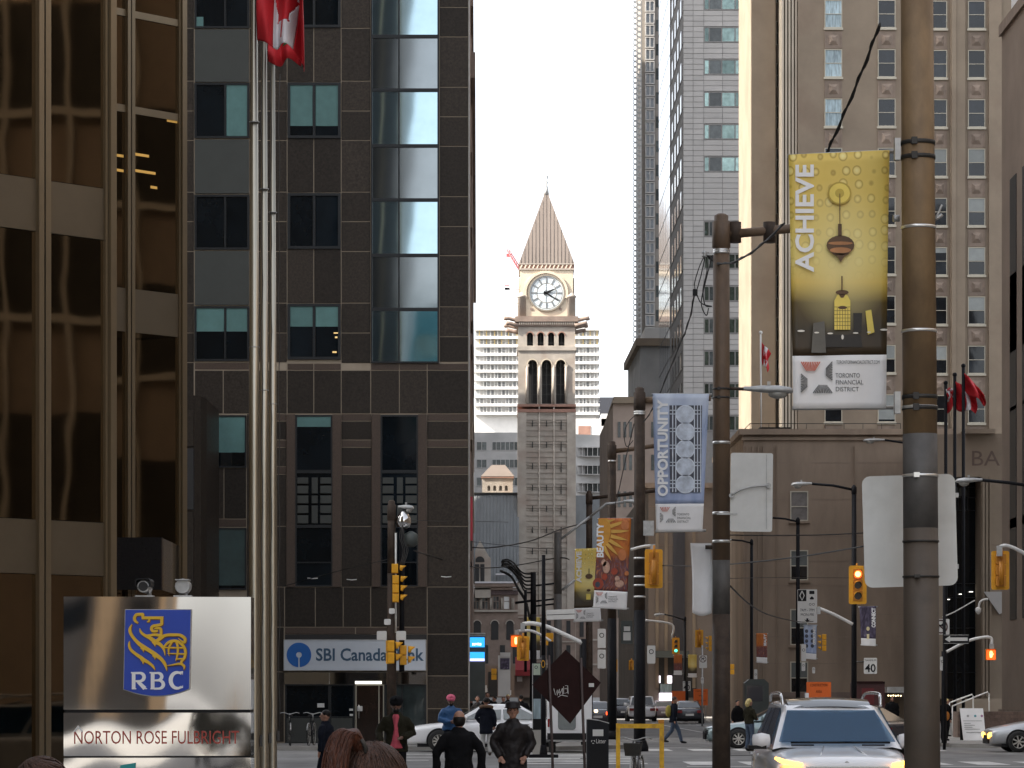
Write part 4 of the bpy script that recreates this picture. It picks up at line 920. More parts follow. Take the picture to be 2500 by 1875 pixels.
mb.tube([(PX(1832,D), D+.3, z1), (PX(2200,D), D+.3, z1)], .025, 5)
for i in range(9): mb.tube([(PX(1832+i*46,D), D+.3, z0), (PX(1832+i*46,D), D+.3, z1)], .02, 5)
mb.tube([(PX(1832,D), D+.3, z1), (PX(1832,D)-.2, D+20, z1)], .025, 5); part('roof_railing', mb, Q['iron'], ph, world=True)
mb = MB(); wbox(mb, 1856, 1932, 1041, 1047.5, D, .6, 3); part('roof_unit', mb, Q['black'], ph, world=True)
for y0, y1 in ((1199, 1272), (1343, 1417), (1487, 1575), (1615, 1692)):
    fr = window(ph, 1929, 1973, y0, y1, D, Q['winframe'], [Q['glass_tan'], mat('dull_blind_glass', (.10,.11,.105), .3, var=.2)] if y0 != 1199 else mat('dusk_glass', (.16,.145,.135), .2, var=.3), t=.075, trans=(.48,), d0=-.09)
    mb = MB(); w = PX(1973,D)-PX(1929,D); part('sill', MB().box(-.1, w+.1, -.16, -.003, -.15, 0), HL, fr)
for px, w in ((1822, 3), (1836, 4), (1850, 3), (1862, 4), (1895, 2), (2086, 2)):
    mb = MB(); wbox(mb, px, px+w, 1090, 1690, D, -.16, -.004); part('pilaster', mb, HL, ph, world=True)
for y in (1130, 1220, 1310, 1370, 1430, 1500, 1555, 1620):
    for x0, x1 in ((1868, 1928), (1975, 2085), (2090, 2200)):
        mb = MB(); wbox(mb, x0, x1, y-.35, y+.35, D, -.012, -.003); part('stone_joint', mb, Q['lime_dk'], ph, world=True)
mb = MB(); wbox(mb, 1815, 2336, 1690, 1703, D, -.25, -.004); part('plinth', mb, Q['sand_dk'], ph, world=True)
# portal block with the carved letters and black glass entrance
pb = thing('bank_portal', 'stone entrance portal carved with the letters BA above tall black glass', 'building', (PX(2380,190), 192, 0))
D = 190.0
mb = MB(); wbox(mb, 2280, 2560, 1060, 1164, D, 0, 12); wbox(mb, 2396, 2560, 1164, 1706, D, 0, 12); wbox(mb, 2280, 2306, 1164, 1706, D, 0, 12); part('wall', mb, L, pb, world=True)
mb = MB(); wbox(mb, 2355, 2426, 1049, 1060, D, -.6, 2); part('ledge', mb, L, pb, world=True)
for x in (2398, 2406, 2415):
    mb = MB(); wbox(mb, x, x+5, 1166, 1700, D, -.2, -.003); part('pilaster', mb, L, pb, world=True)
for y in (1240, 1330, 1420, 1500, 1580, 1640):
    mb = MB(); wbox(mb, 2421, 2560, y-.4, y+.4, D, -.012, -.003); part('stone_joint', mb, Q['lime_dk'], pb, world=True)
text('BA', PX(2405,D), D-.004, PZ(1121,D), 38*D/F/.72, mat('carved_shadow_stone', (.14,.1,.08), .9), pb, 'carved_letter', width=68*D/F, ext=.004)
mb = MB(); wbox(mb, 2306, 2396, 1164, 1706, D, 2.5, 3); part('entrance_glass', mb, Q['glass_dark'], pb, world=True)
mb = MB()
for y in (1182, 1208, 1240, 1420, 1455, 1530, 1640): wbox(mb, 2306, 2396, y, y+1.6, D, 2.3, 2.5)
for x in (2330, 2352, 2374): wbox(mb, x, x+1.6, 1184, 1240, D, 2.28, 2.5)
part('glazing_bars', mb, Q['darkmetal'], pb, world=True)
for x0, x1 in ((2308, 2329), (2333, 2351), (2355, 2373)):
    mb = MB(); wbox(mb, x0, x1, 1185, 1206, D, 2.32, 2.49); part('upper_pane', mb, Q['grey_glass'], pb, world=True)
for x, y in ((2354, 1447), (2379, 1441), (2322, 1460)):
    mb = MB(); wbox(mb, x, x+9, y, y+1.5, D, 2.1, 2.28); part('ceiling_lamp', mb, mat('lobby_lamp', (.8,.8,.75), .4, emit=.8, ecol=(1,.95,.85)) if x == 2354 else bpy.data.materials['lobby_lamp'], pb, world=True)
mb = MB(); mb.prism([(PX(2400,D),PZ(1445,D)),(PX(2458,D),PZ(1445,D)),(PX(2458,D),PZ(1490,D)),(PX(2438,D),PZ(1500,D))][::-1], D-.3, D-.02); part('pale_panel', mb, Q['grey_stone'], pb, world=True)
# oblique stone building at the right edge
rb = thing('stone_hotel_building', 'dark tan stone building at the right edge with deep slanting window slots', 'building', (PX(2520,150), 150, 0))
Xr = PX(2446,172)
mb = MB(); mb.prism([(Xr+.35, 96), (Xr, 172), (Xr+16, 172), (Xr+16, 96)], 0, PZ(88,172), 'z'); wall_rb = part('wall', mb, mat('edge_limestone', (.27,.215,.17), .85, var=.15, scale=.3, bump=.1, bscale=8), rb, world=True)  # tan limestone of the right-edge building
mb = MB(); mb.prism([(Xr+.2, 96), (Xr-.15, 172.2), (Xr+15, 172.2), (Xr+15, 96)], PZ(88,172), PZ(88,172)+.6, 'z'); part('coping', mb, Q['lime_dk'], rb, world=True)
for y0, h in ((445, 9.5), (680, 2.2), (720, 6.5), (1000, 6.6), (1270, 5.5)):
    zt = PZ(y0, 170)
    for i, Dw in enumerate((169.2, 165.2, 161.2, 157.2, 153, 149, 145)):
        mb = MB(); mb.box(Xr-.03+(172-Dw)*.0046, Xr+.25+(172-Dw)*.0046, Dw-2.1, Dw, zt-h, zt); part('window_slot', mb, Q['dark'], rb, world=True)
mb = MB(); mb.box(Xr-.2, Xr+.3, 140, 172, PZ(1560,172)-4.3, PZ(1560,172)-3.9); part('ledge', mb, Q['lime_dk'], rb, world=True)
mb = MB(); mb.prism([(Xr+5, 120), (Xr+.6, 172.5), (Xr+14, 172.5), (Xr+14, 120)], PZ(88,172)+.62, PZ(88,172)+9, 'z'); part('white_plant_screen', mb, Q['white'], rb, world=True)
# grey clad tower farther up the street
gt = thing('grey_clad_tower', 'grey stone-clad office tower with horizontal strip windows up the street', 'building', (PX(1740,353), 380, 0))
D = 353.0; GS = Q['grey_stone']; HT2 = 150
def vx(px, Dn, Dd): return PX(CX+0, Dd)
def wallx(px0, D0, Dd):                                            # x of a wall running along the street
    X0 = PX(px0, D0); return X0-(Dd-D0)*.0066
Xg = PX(1668, D)
mb = MB(); mb.prism([(Xg, D), (PX(1900,D), D), (PX(1900,D), D+51), (wallx(1668,D,404), 404)], 0, HT2, 'z'); part('wall', mb, Q['grey_dk'], gt, world=True)
for k in range(-3, 13):
    yt = 26+k*79.0                                               # floor line
    full = k in (5,)
    for j in range(3): # panel courses
        y0, y1 = yt+j*13, yt+(j+1)*13
        for x0, x1 in ((1668,1692),(1692,1718),(1718,1764),(1764,1806)): panel(gt, x0, x1, y0, y1, D, GS, 'cladding_panel', gap=.5, d0=-.1)
    for j in range(3):
        y0, y1 = yt+39+j*13.3, yt+39+(j+1)*13.3
        for x0, x1 in ((1668,1692),(1692,1718)): panel(gt, x0, x1, y0, y1, D, GS, 'cladding_panel', gap=.5, d0=-.1)
        if full:
            for x0, x1 in ((1718,1764),(1764,1806)): panel(gt, x0, x1, y0, y1, D, GS, 'cladding_panel', gap=.5, d0=-.1)
    if not full: window(gt, 1718, 1806, yt+40, yt+78, D, Q['grey_dk'], [Q['glass_green'], Q['grey_glass'], Q['glass_green'], Q['glass_green']], t=.13, mull=(.15,.5,.87), d0=-.08)
ex = lambda Dd: wallx(1668, D, Dd)
for k in range(-3, 14): # slit windows and string lines on the street side
    z = PZ(26+k*79, D)
    mb = MB(); mb.prism([(ex(353)-.05,353),(ex(353)+.1,353),(ex(377)+.1,377),(ex(377)-.05,377)], z-.06, z+.06, 'z'); part('string_course', mb, Q['grey_dk'], gt, world=True)
    for Ds in (356, 361.5, 367, 372.5):
        mb = MB(); mb.box(ex(Ds)-.04, ex(Ds)+.1, Ds, Ds+2.4, z-3.6, z-1.6); part('slit_window', mb, Q['glass_dark'], gt, world=True)
# curtain glass bay on the street side
zt = HT2-2
for k in range(5):
    d0, d1 = 378+k*5, 378+(k+1)*5-.35
    for j in range(27):
        z0 = PZ(1050,D)+j*3.7; 
        mb = MB(); mb.prism([(ex(d0)-.09,d0),(ex(d0),d0),(ex(d1),d1),(ex(d1)-.09,d1)], z0, z0+3.5, 'z'); part('glass_pane', mb, Q['glass_pale'], gt, world=True)
mb = MB(); mb.prism([(ex(378)-.05,377.9),(ex(378),377.9),(ex(403)-.01,403),(ex(403)-.05,403)], 0, PZ(1050,D)+99.9, 'z'); part('curtain_frame', mb, Q['grey_dk'], gt, world=True)
# cornice block at the foot of the glass
mb = MB(); Dc = 405.0
mb.prism([(PX(1612,Dc)-2.6,Dc),(PX(1640,Dc),Dc),(PX(1640,Dc),Dc+30),(PX(1612,Dc)-3.1,Dc+30)], 0, PZ(845,Dc), 'z'); part('base_wall', mb, Q['grey_conc'], gt, world=True)
mb = MB(); mb.prism([(PX(1612,Dc)-3.2,Dc-.6),(PX(1640,Dc),Dc-.6),(PX(1640,Dc),Dc+30),(PX(1612,Dc)-3.7,Dc+30)], PZ(845,Dc), PZ(827,Dc), 'z'); part('base_cornice', mb, Q['limestone'], gt, world=True)
mb = MB(); mb.prism([(PX(1612,Dc)-2.0,Dc),(PX(1640,Dc),Dc),(PX(1640,Dc),Dc+30),(PX(1612,Dc)-2.4,Dc+30)], PZ(827,Dc), PZ(800,Dc), 'z'); part('base_parapet', mb, Q['pale_conc'], gt, world=True)
# grey brown tower with ladder-like balconies
lt = thing('balcony_tower', 'slim grey brown tower with a ladder of glazed balconies', 'building', (PX(1585,450), 460, 0))
D = 450.0
mb = MB(); wbox(mb, 1566, 1612, -1000, 960, D, 0, 20); part('wall', mb, mat('brown_grey_cladding', (.25,.225,.2), .8, var=.1), lt, world=True)
for k in range(-4, 28):
    y = 3+k*29.5
    if y > 800: break
    window(lt, 1575, 1598, y, y+27, D, Q['grey_stone'], Q['glass_pale'], t=.14, mull=(.5,), d0=-.5, name='balcony')
    mb = MB(); wbox(mb, 1601.5, 1608, y+16, y+44, D, -.05, -.004); part('window', mb, Q['grey_glass'], lt, world=True) if k % 2 else None
# open honeycomb scaffold up the side
sf = thing('scaffold_tower', 'open steel scaffold hoist with honeycomb cells against the white sky', 'scaffold', (PX(1556,448), 448, 0))
D = 448.0; u = D/F
n = 72
for c, (x0, x1, off) in enumerate(((1546, 1556, 0), (1556, 1566, 6.5))):
    for i in range(-16, n):
        y = 4+i*13.2+off
        if y > 940: break
        def cell():
            m = MB(); w, h = 9.2*u, 12.4*u; o = rrect(0, w, 0, h, w*.3, 3); q = rrect(w*.13, w*.87, h*.12, h*.88, w*.26, 3)
            for a in range(len(o)): b = (a+1) % len(o); m.prism([o[a], o[b], q[b], q[a]], 0, .35)
            return m.mesh('scaffold_frame')
        put('scaffold_frame', cached(('cell',), cell), Q['galv'], sf, PX(x0+.4,D), D, PZ(y+13,D)) if i > -2 else None
mb = MB(); wbox(mb, 1545.2, 1546, 0, 945, D, .4, .6); wbox(mb, 1556, 1556.8, 0, 945, D, .4, .6); wbox(mb, 1565.6, 1566.6, 0, 945, D, .4, .6); part('mast', mb, Q['galv'], sf, world=True)
mb = MB(); mb.box(PX(1546,D), PX(1566,D), D, D+1.5, 0, PZ(945,D)); part('hoist_base', mb, Q['iron'], sf, world=True)
# buildings in the middle distance on the east side
mbk = thing('rusty_brown_building', 'brown stone building with a stepped cornice behind the pole tops', 'building', (PX(1530,330), 345, 0))
D = 330.0
mb = MB(); mb.prism([(PX(1497,D),D),(PX(1690,D),D),(PX(1690,D),D+40),(PX(1490,D),D+40)], 0, PZ(985,D), 'z'); part('wall', mb, Q['sand_dk'] if False else mat('rose_brown_stone', (.40,.315,.265), .85, var=.15, scale=.3), mbk, world=True)
mb = MB(); wbox(mb, 1494.5, 1692, 978, 985, D, -.5, 30); wbox(mb, 1498, 1690, 969, 978, D, -.2, 30); part('cornice', mb, Q['limestone'], mbk, world=True)
for y in (1030, 1110, 1200, 1290, 1380, 1470):
    for x in (1508, 1522, 1536, 1590, 1625, 1648): mb = MB(); wbox(mb, x, x+7, y, y+38, D, -.06, -.003); part('window', mb, Q['grey_glass'], mbk, world=True)
pl = thing('slanted_parapet_building', 'tan corner building with a pale slanting roof edge behind the banner pole', 'building', (PX(1560,255), 262, 0))
D = 255.0
mb = MB(); mb.prism([(PX(1583,D),D),(PX(1800,D),D),(PX(1800,D),D+60),(PX(1583,D)-.4,D+60)], 0, PZ(1190,D), 'z'); part('wall', mb, mat('grey_brown_stone', (.2,.165,.14), .85, var=.15, scale=.3), pl, world=True)
#mb = MB(); mb.prism([(PX(1528,330),PZ(1010,330)),(PX(1572,330),PZ(952,330)),(PX(1640,330),PZ(952,330)),(PX(1640,330),PZ(1010,330))][::-1], 300, 322); part('roof_edge', mb, Q['pale_conc'], pl, world=True)
mb = MB(); wbox(mb, 1575, 1800, 1180, 1192, D, -.6, 20); part('cornice', mb, Q['lime_dk'], pl, world=True)
for x0, x1 in ((1643, 1672),): mb = MB(); wbox(mb, x0, x1, 1300, 1700, D, -.25, -.004); part('dark_shaft', mb, Q['cardark'], pl, world=True)
for x in (1600, 1622, 1690): mb = MB(); wbox(mb, x, x+8, 1250, 1680, D, -.15, -.004); part('pilaster', mb, L, pl, world=True)
for y in (1235, 1330, 1420, 1510): mb = MB(); wbox(mb, 1583, 1643, y, y+2, D, -.05, -.003); part('string_course', mb, Q['lime_dk'], pl, world=True)
mb = MB(); wbox(mb, 1596, 1678, 1590, 1606, D, -2.5, -.01); part('shop_canopy', mb, Q['booth'], pl, world=True)
mb = MB(); wbox(mb, 1608, 1700, 1606, 1703, D, -.1, -.004); part('shopfront', mb, Q['dark'], pl, world=True)
for x0, x1, y0, y1 in ((1609, 1612, 1650, 1667), (1629, 1640, 1650, 1668)):
    mb = MB(); wbox(mb, x0, x1, y0, y1, D, -.2, -.11); part('lit_window', mb, Q['screen_white'], pl, world=True)
mb = MB(); wbox(mb, 1612, 1640, 1670, 1691, D, -.22, -.11); part('poster', mb, Q['curtain'], pl, world=True)
mb = MB(); wbox(mb, 1609, 1640, 1692, 1716, D, -.24, -.12); part('lit_window', mb, Q['screen_white'], pl, world=True)
# pale modern blocks behind
wb = thing('white_modern_block', 'white and glass block far behind, right of the clock tower', 'building', (PX(1475,690), 700, 0))
D = 690.0
mb = MB(); wbox(mb, 1404, 1500, 1022, 1700, D, 0, 12); wbox(mb, 1468, 1500, 1010, 1040, D, 0, 12); part('wall', mb, Q['pale_conc'], wb, world=True)
mb = MB(); wbox(mb, 1412, 1442, 1040, 1066, D, -.1, -.003); part('brown_panel', mb, Q['sand_red'], wb, world=True)
dk = thing('dark_slab_block', 'dark grey slab block far behind the white high-rise', 'building', (PX(1480,800), 806, 0))
D = 800.0
mb = MB(); wbox(mb, 1460, 1500, 970, 1700, D, 0, 12); part('wall', mb, Q['cardark'], dk, world=True)
# ------------------------------------------------------------ steel monument sign with the bank shield
D = 34.0; u = D/F
ms = thing('monument_sign', 'brushed stainless steel monument sign carrying a blue bank shield and a law firm name', 'sign', (PX(388,D), D+.2, NEARG+KERB))
def tilt(p): return Vector((p.x, p.y+(p.x-PX(388,D))*.08, p.z))
for i, (y0, y1) in enumerate(((1457, 1732.5), (1740, 1845.5), (1850, 1953), (1957, 2040))):
    mb = MB(xf=tilt)
    mb.grid(lambda a, b: Vector((PX(158,D)+a*(PX(611,D)-PX(158,D)), D-.0016*sin(a*11+1+b*1.3)-.0012*sin(a*4+b*2.2), PZ(y0,D)+b*(PZ(y1,D)-PZ(y0,D)))), 24, 6)
    x0, x1, z0, z1 = PX(158,D), PX(611,D), PZ(y1,D), PZ(y0,D)
    mb.add([(x0,D,z1),(x1,D,z1),(x1,D+.42,z1),(x0,D+.42,z1),(x0,D,z0),(x1,D,z0),(x1,D+.42,z0),(x0,D+.42,z0)], [(0,1,2,3),(1,5,6,2),(0,3,7,4),(3,2,6,7),(4,7,6,5)])
    part('steel_panel', mb, Q['steel'], ms, world=True)
mb = MB(xf=tilt); mb.box(PX(160,D), PX(609,D), D+.02, D+.4, NEARG, PZ(1460,D)); part('core', mb, Q['black'], ms, world=True)
def sx(v): return PX(290+v/6.635, D)
def sz(v): return PZ(1470+v/6.635, D)
yb = D-.06
P = [(125,130),(1178,130),(1150,1400)]+[(1150-1050*t, 1400+115*sin(pi*t)**.8*.95+25*t*(1-t)) for t in [i/14 for i in range(1,14)]]+[(98,1410)]
mb = MB(); mb.prism([(sx(a), sz(b)) for a, b in P][::-1], yb-.03, yb+.06); part('shield', mb, Q['blue'], ms, world=True)
P2 = [(112,118),(1190,118),(1163,1410)]+[(1163-1075*t, 1410+122*sin(pi*t)**.8*.95+25*t*(1-t)) for t in [i/14 for i in range(1,14)]]+[(86,1420)]
mb = MB(); mb.prism([(sx(a), sz(b)) for a, b in P2][::-1], yb-.012, yb+.058); part('shield_edge', mb, Q['galv'], ms, world=True)
ly = yb-.031
def strokes(name, m, lst, y=ly, th=.008, parent=ms, X=sx, Z=sz, k=1/6.635*u, n=5):
    mb = MB()
    for pts in lst:
        q = cr([(a, b, w) for a, b, w in pts], n) if len(pts) > 2 else pts
        mb.ribbon([(X(a), Z(b), max(w, 2)*k) for a, b, w in q], y, th); y -= .0006
    return part(name, mb, m, parent, world=True)
lion = [
 [(330,340,28),(285,310,42),(270,262,46),(295,212,46),(345,200,46),(415,200,46)],
 [(405,190,46),(405,230,46),(410,257,46)],[(388,257,46),(560,257,46),(738,257,46)],[(510,270,24),(505,310,30),(470,325,10)],
 [(712,240,48),(712,320,48),(705,362,46),(640,378,46),(575,390,46),(545,425,46),(560,465,46),(610,474,42),(650,462,30)],
 [(590,432,10),(640,424,36),(690,432,40),(700,470,42),(700,560,42)],
 [(232,358,10),(198,440,44),(215,520,48),(280,610,50),(350,680,60),(430,735,66),(520,790,62),(610,850,66),(700,920,56),(760,1000,48),(785,1070,28),(790,1115,4)],
 [(385,730,56),(410,770,34),(415,812,4)],[(575,855,56),(600,890,34),(603,930,4)],
 [(192,632,8),(184,700,36),(215,775,44),(290,840,48),(370,895,56),(430,940,56),(500,980,46),(560,1030,40),(590,1075,22),(600,1104,4)],
 [(385,920,52),(408,960,34),(410,1006,4)],
 [(358,428,10),(375,485,36),(430,535,44),(500,570,52),(560,610,62),(620,650,60),(690,690,54),(738,750,40),(758,810,24),(765,868,4)],
 [(570,640,54),(598,680,34),(604,720,4)],
 [(430,545,26),(520,540,36),(600,530,40),(700,545,46)],[(620,640,52),(690,590,54),(740,555,50)],
 [(660,600,40),(720,560,46),(800,535,46),(900,532,46),(1000,535,46),(1060,565,50),(1090,605,48),(1075,655,42),(1030,630,20),(978,585,8)],
 [(745,735,22),(800,670,38),(870,635,44),(950,632,44),(1010,665,44),(1060,710,44),(1090,770,42),(1095,840,42),(1075,910,40),(1030,965,36),(1040,1005,36),(1075,1040,38),(1070,1095,8)],
 [(880,650,30),(838,720,30),(822,790,28),(832,872,6)],[(945,640,34),(970,720,34),(972,800,32),(960,880,28),(940,955,6)],
 [(750,738,16),(880,740,24),(1060,742,24)],[(800,832,8),(930,836,20),(1085,842,26)],[(935,925,14),(1060,918,26)],
 [(795,1030,6),(880,1018,18),(970,1000,30),(1040,1000,38)]]
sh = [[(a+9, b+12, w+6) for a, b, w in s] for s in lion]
strokes('emblem_shadow_edge', mat('emblem_shadow_brown', (.16,.06,.01), .5), sh, y=ly+.002, th=.003)  # dark offset copy of the strokes paints the emblem's shadow
strokes('lion_emblem', Q['yellow'], lion)
def arcw(cx, cy, rx, ry, a0, a1, w0, w1, n=12): return [(cx+rx*cos(radians(a0+(a1-a0)*i/n)), cy-ry*sin(radians(a0+(a1-a0)*i/n)), w0+(w1-w0)*sin(pi*i/n)) for i in range(n+1)]
rbc_l = [[(258,1140,58),(258,1408,58)],[(215,1143,22),(270,1150,30)],[(228,1404,18),(300,1404,18)],
 [(270,1150,34),(350,1150,36)]+arcw(355,1215,72,66,88,-88,36,58,10)+[(290,1282,32)],[(330,1290,52),(440,1400,66)],[(420,1402,16),(476,1402,14)],
 [(566,1140,60),(566,1408,60)],[(515,1143,22),(580,1150,30)],[(530,1402,22),(580,1402,22)],
 [(580,1150,32),(640,1150,34)]+arcw(645,1208,68,60,88,-88,34,56,10)+[(600,1268,30)],
 [(590,1268,30),(650,1270,32)]+arcw(665,1335,74,66,88,-88,34,58,10)+[(585,1402,32)],
 arcw(965,1268,108,128,52,310,28,66,22),[(1000,1142,34),(1048,1132,30),(1050,1180,4)],[(1000,1385,40),(1050,1378,24),(1052,1348,4)]]
def st2(name, lst):
    mb = MB(); y = ly-.001
    for pts in lst: 
        mb.ribbon([(sx(a), sz(b), w/6.635*u) for a, b, w in pts], y, .008); y -= .0004
    part(name, mb, Q['white'], ms, world=True)
st2('shield_lettering', rbc_l)
text('NORTON ROSE FULBRIGHT', PX(382,D), D-.012, PZ(1802,D), 33*u/.72, mat('letter_brown_red', (.33,.035,.02), .35, metal=.2, var=.05), ms, width=400*u, ext=.006, facing=.08)
mb = MB(); mb.ribbon([(PX(184,D), PZ(1786,D), .012), (PX(194,D), PZ(1774,D), .03), (PX(204,D), PZ(1786,D), .012)], D-.1, .008); part('logo_caret', mb, Q['white'], ms, world=True)
mb = MB(); mb.prism([(PX(288,D),PZ(1900,D)),(PX(330,D),PZ(1900,D)),(PX(333,D),PZ(1862,D)),(PX(296,D),PZ(1868,D))][::-1], D-.06, D-.045); part('teal_logo', mb, mat('teal_logo_paint', (.02,.3,.3), .4), ms, world=True)
# two security cameras on top of the sign
c1 = thing('security_camera', 'silver hooded security camera facing forward on top of the steel sign', 'camera', PT(349,1457,D)+Vector((0,.18,0)))
mb = MB(); mb.cbox((0,0,.01), (.2,.16,.02)); mb.tube([(.05,0,.02),(.05,0,.09)], .025, 8); part('bracket', mb, Q['galv'], c1)
mb = MB(); mb.lathe([(.062,-.16),(.07,-.15),(.07,.16),(.05,.17)], (0,0,.115), 18, 'y'); part('housing', mb, Q['galv'], c1)
mb = MB(); mb.lathe([(.052,-.163),(.04,-.155),(.0,-.152)], (0,0,.115), 18, 'y'); part('lens', mb, Q['dark'], c1)
mb = MB(); q = rrect(-.085,.085,.10,.205,.04); 
for a in range(len(q)-1): mb.prism([q[a], q[a+1], (q[a+1][0]*.86, .1+(q[a+1][1]-.1)*.86), (q[a][0]*.86, .1+(q[a][1]-.1)*.86)], -.22, .15)
part('sun_hood', mb, Q['black'], c1)
c2 = thing('security_camera', 'silver dome-capped security camera seen end-on at the right of the steel sign top', 'camera', PT(443,1457,D)+Vector((0,.18,0)))
mb = MB(); mb.cbox((0,0,.01), (.2,.16,.02)); part('bracket', mb, Q['galv'], c2)
mb = MB(); mb.lathe([(.05,.02),(.05,.13),(.075,.14)], (0,0,0), 14); part('post', mb, Q['steel'], c2)
mb = MB(); mb.lathe([(.078,-.1),(.085,-.08),(.085,.1),(.07,.12)], (0,0,.12), 16, 'y'); mb.cbox((0,-.02,.19), (.15,.24,.012)); part('housing', mb, Q['galv'], c2)

# ------------------------------------------------------------ three flagpoles and two flags
def flagpole(x, D, r0, r1, top, label):
    t = thing('flagpole', label, 'flagpole', (PX(x,D), D, NEARG+KERB), group='flagpoles')
    h = top-(NEARG+KERB)
    mb = MB(); mb.lathe([(r0*1.9,0),(r0*1.9,.05),(r0,.08),(r0,.3),(r0,h*.42),(r1,h)], (0,0,0), 20); part('pole', mb, Q['polesteel'], t)
    mb = MB(); 
    for z in (h*.25, h*.55, h*.8): mb.lathe([(r0*.99,z),(r0*.99,z+.012)], (0,0,0), 20)
    part('seam_ring', mb, Q['galv'], t)
    mb = MB(); mb.tube([(r0+.03,-.02,1.3)]+[(r0+.03+.012*sin(i*1.9),-.02,1.3+i*(h-1.5)/24) for i in range(1,25)], .006, 5); mb.cbox((r0+.02,-.01,1.25), (.03,.03,.14)); part('halyard', mb, Q['wire'], t)
    mb = MB(); mb.ball((0,0,h+.06), .075); mb.lathe([(r1*1.3,h-.03),(r1*1.3,h)], (0,0,0), 12); part('finial', mb, Q['polesteel'], t)
    return t
flagpole(621, 38, .066, .036, PZ(-140,38), 'tall steel flagpole flying the maple leaf flag, first of three')
flagpole(645, 40.5, .062, .034, PZ(70,40.5), 'middle steel flagpole between the maple leaf flag pole and the shortest one')
flagpole(666, 43, .06, .03, PZ(146,43), 'shortest and thinnest of the three steel flagpoles')
def flag_mesh(fn, mask, nu=44, nv=30):
    mb = MB(); vs = [fn(i/nu, j/nv) for j in range(nv+1) for i in range(nu+1)]; o = 0
    fs = []; mi = []
    for j in range(nv):
        for i in range(nu):
            fs.append((j*(nu+1)+i, j*(nu+1)+i+1, (j+1)*(nu+1)+i+1, (j+1)*(nu+1)+i)); mi.append(mask((i+.5)/nu, (j+.5)/nv))
    return vs, fs, mi
def flag(name, label, fn, masks, ms_, group=None, loc=None, nu=44, nv=30):
    vs, fs, mi = flag_mesh(fn, masks, nu, nv)
    t = thing(name, label, 'flag', loc, group=group)
    for k, m in enumerate(ms_):
        me = bpy.data.meshes.new('cloth'); use = [f for f, q in zip(fs, mi) if q == k]
        ids = sorted({i for f in use for i in f}); mp = {a: b for b, a in enumerate(ids)}
        me.from_pydata([tuple(Vector(vs[i])-Vector(loc)) for i in ids], [], [tuple(mp[i] for i in f) for f in use]); me.polygons.foreach_set('use_smooth', [True]*len(use))
        o = part(['field', 'white_panel', 'emblem'][k], me, m, t); sm = o.modifiers.new('thick', 'SOLIDIFY'); sm.thickness = .004
    return t
LEAF = [(0,-.46),(.03,-.46),(.03,-.22),(.26,-.26),(.22,-.16),(.46,.06),(.4,.1),(.44,.26),(.28,.22),(.25,.3),(.12,.16),(.17,.42),(.09,.38),(0,.5)]
def inpoly(x, y, P):
    c = False
    for i in range(len(P)):
        (x0,y0),(x1,y1) = P[i], P[i-1]
        if (y0 > y) != (y1 > y) and x < (x1-x0)*(y-y0)/(y1-y0)+x0: c = not c
    return c
def leafmask(a, b):
    x, y = (a-.5)*2/1.0, (b-.5)*-1.15*-1
    return inpoly(abs(x), y, [(0,-.46)]+LEAF+[(0,.5)])
def canada(u_, v_):
    if leafmask(u_, v_) and .25 < u_ < .75: return 2 if False else 0
    return 1 if .26 < u_ < .74 else 0
Df = 38.0
def hang(u_, v_): # v=1 top of hoist
    x = 628+128*u_**.8*(.86+.14*v_)+10*sin(u_*9+v_*2)*u_
    y = -140+(1-v_)*240+u_*70+28*sin(u_*7.5)*u_*(1-v_)-(1-v_)*u_*20
    return (PX(x,Df), Df-.03-.16*sin(u_*13+v_*1.5)*(.25+u_)-.1*sin(v_*5+u_*4), PZ(y,Df))
flag('maple_leaf_flag', 'red and white maple leaf flag drooping in folds from the tallest flagpole', hang, canada, [Q['redcloth'], Q['whitecloth']], loc=(PX(628,Df), Df, PZ(60,Df)), nu=60, nv=44)
D2 = 40.5
def hang2(u_, v_):
    x = 654+88*u_**.85*(.84+.16*v_)+6*sin(u_*8+v_*2)*u_
    y = 78+(1-v_)*72+u_*8+20*sin(u_*6.5)*(1-v_)*.5
    return (PX(x,D2), D2-.1*sin(u_*12+v_*2)*(.3+u_)-.06*sin(v_*6), PZ(y,D2))
flag('red_flag', 'plain red flag with a small green patch hanging under the maple leaf flag', hang2, lambda a, b: 1 if (.38 < a < .6 and .60 < b < .92 and (a-.38)/.22 > (b-.6)/.32*.9) else 0, [Q['redcloth'], Q['greencloth']], loc=(PX(654,D2), D2, PZ(110,D2)))

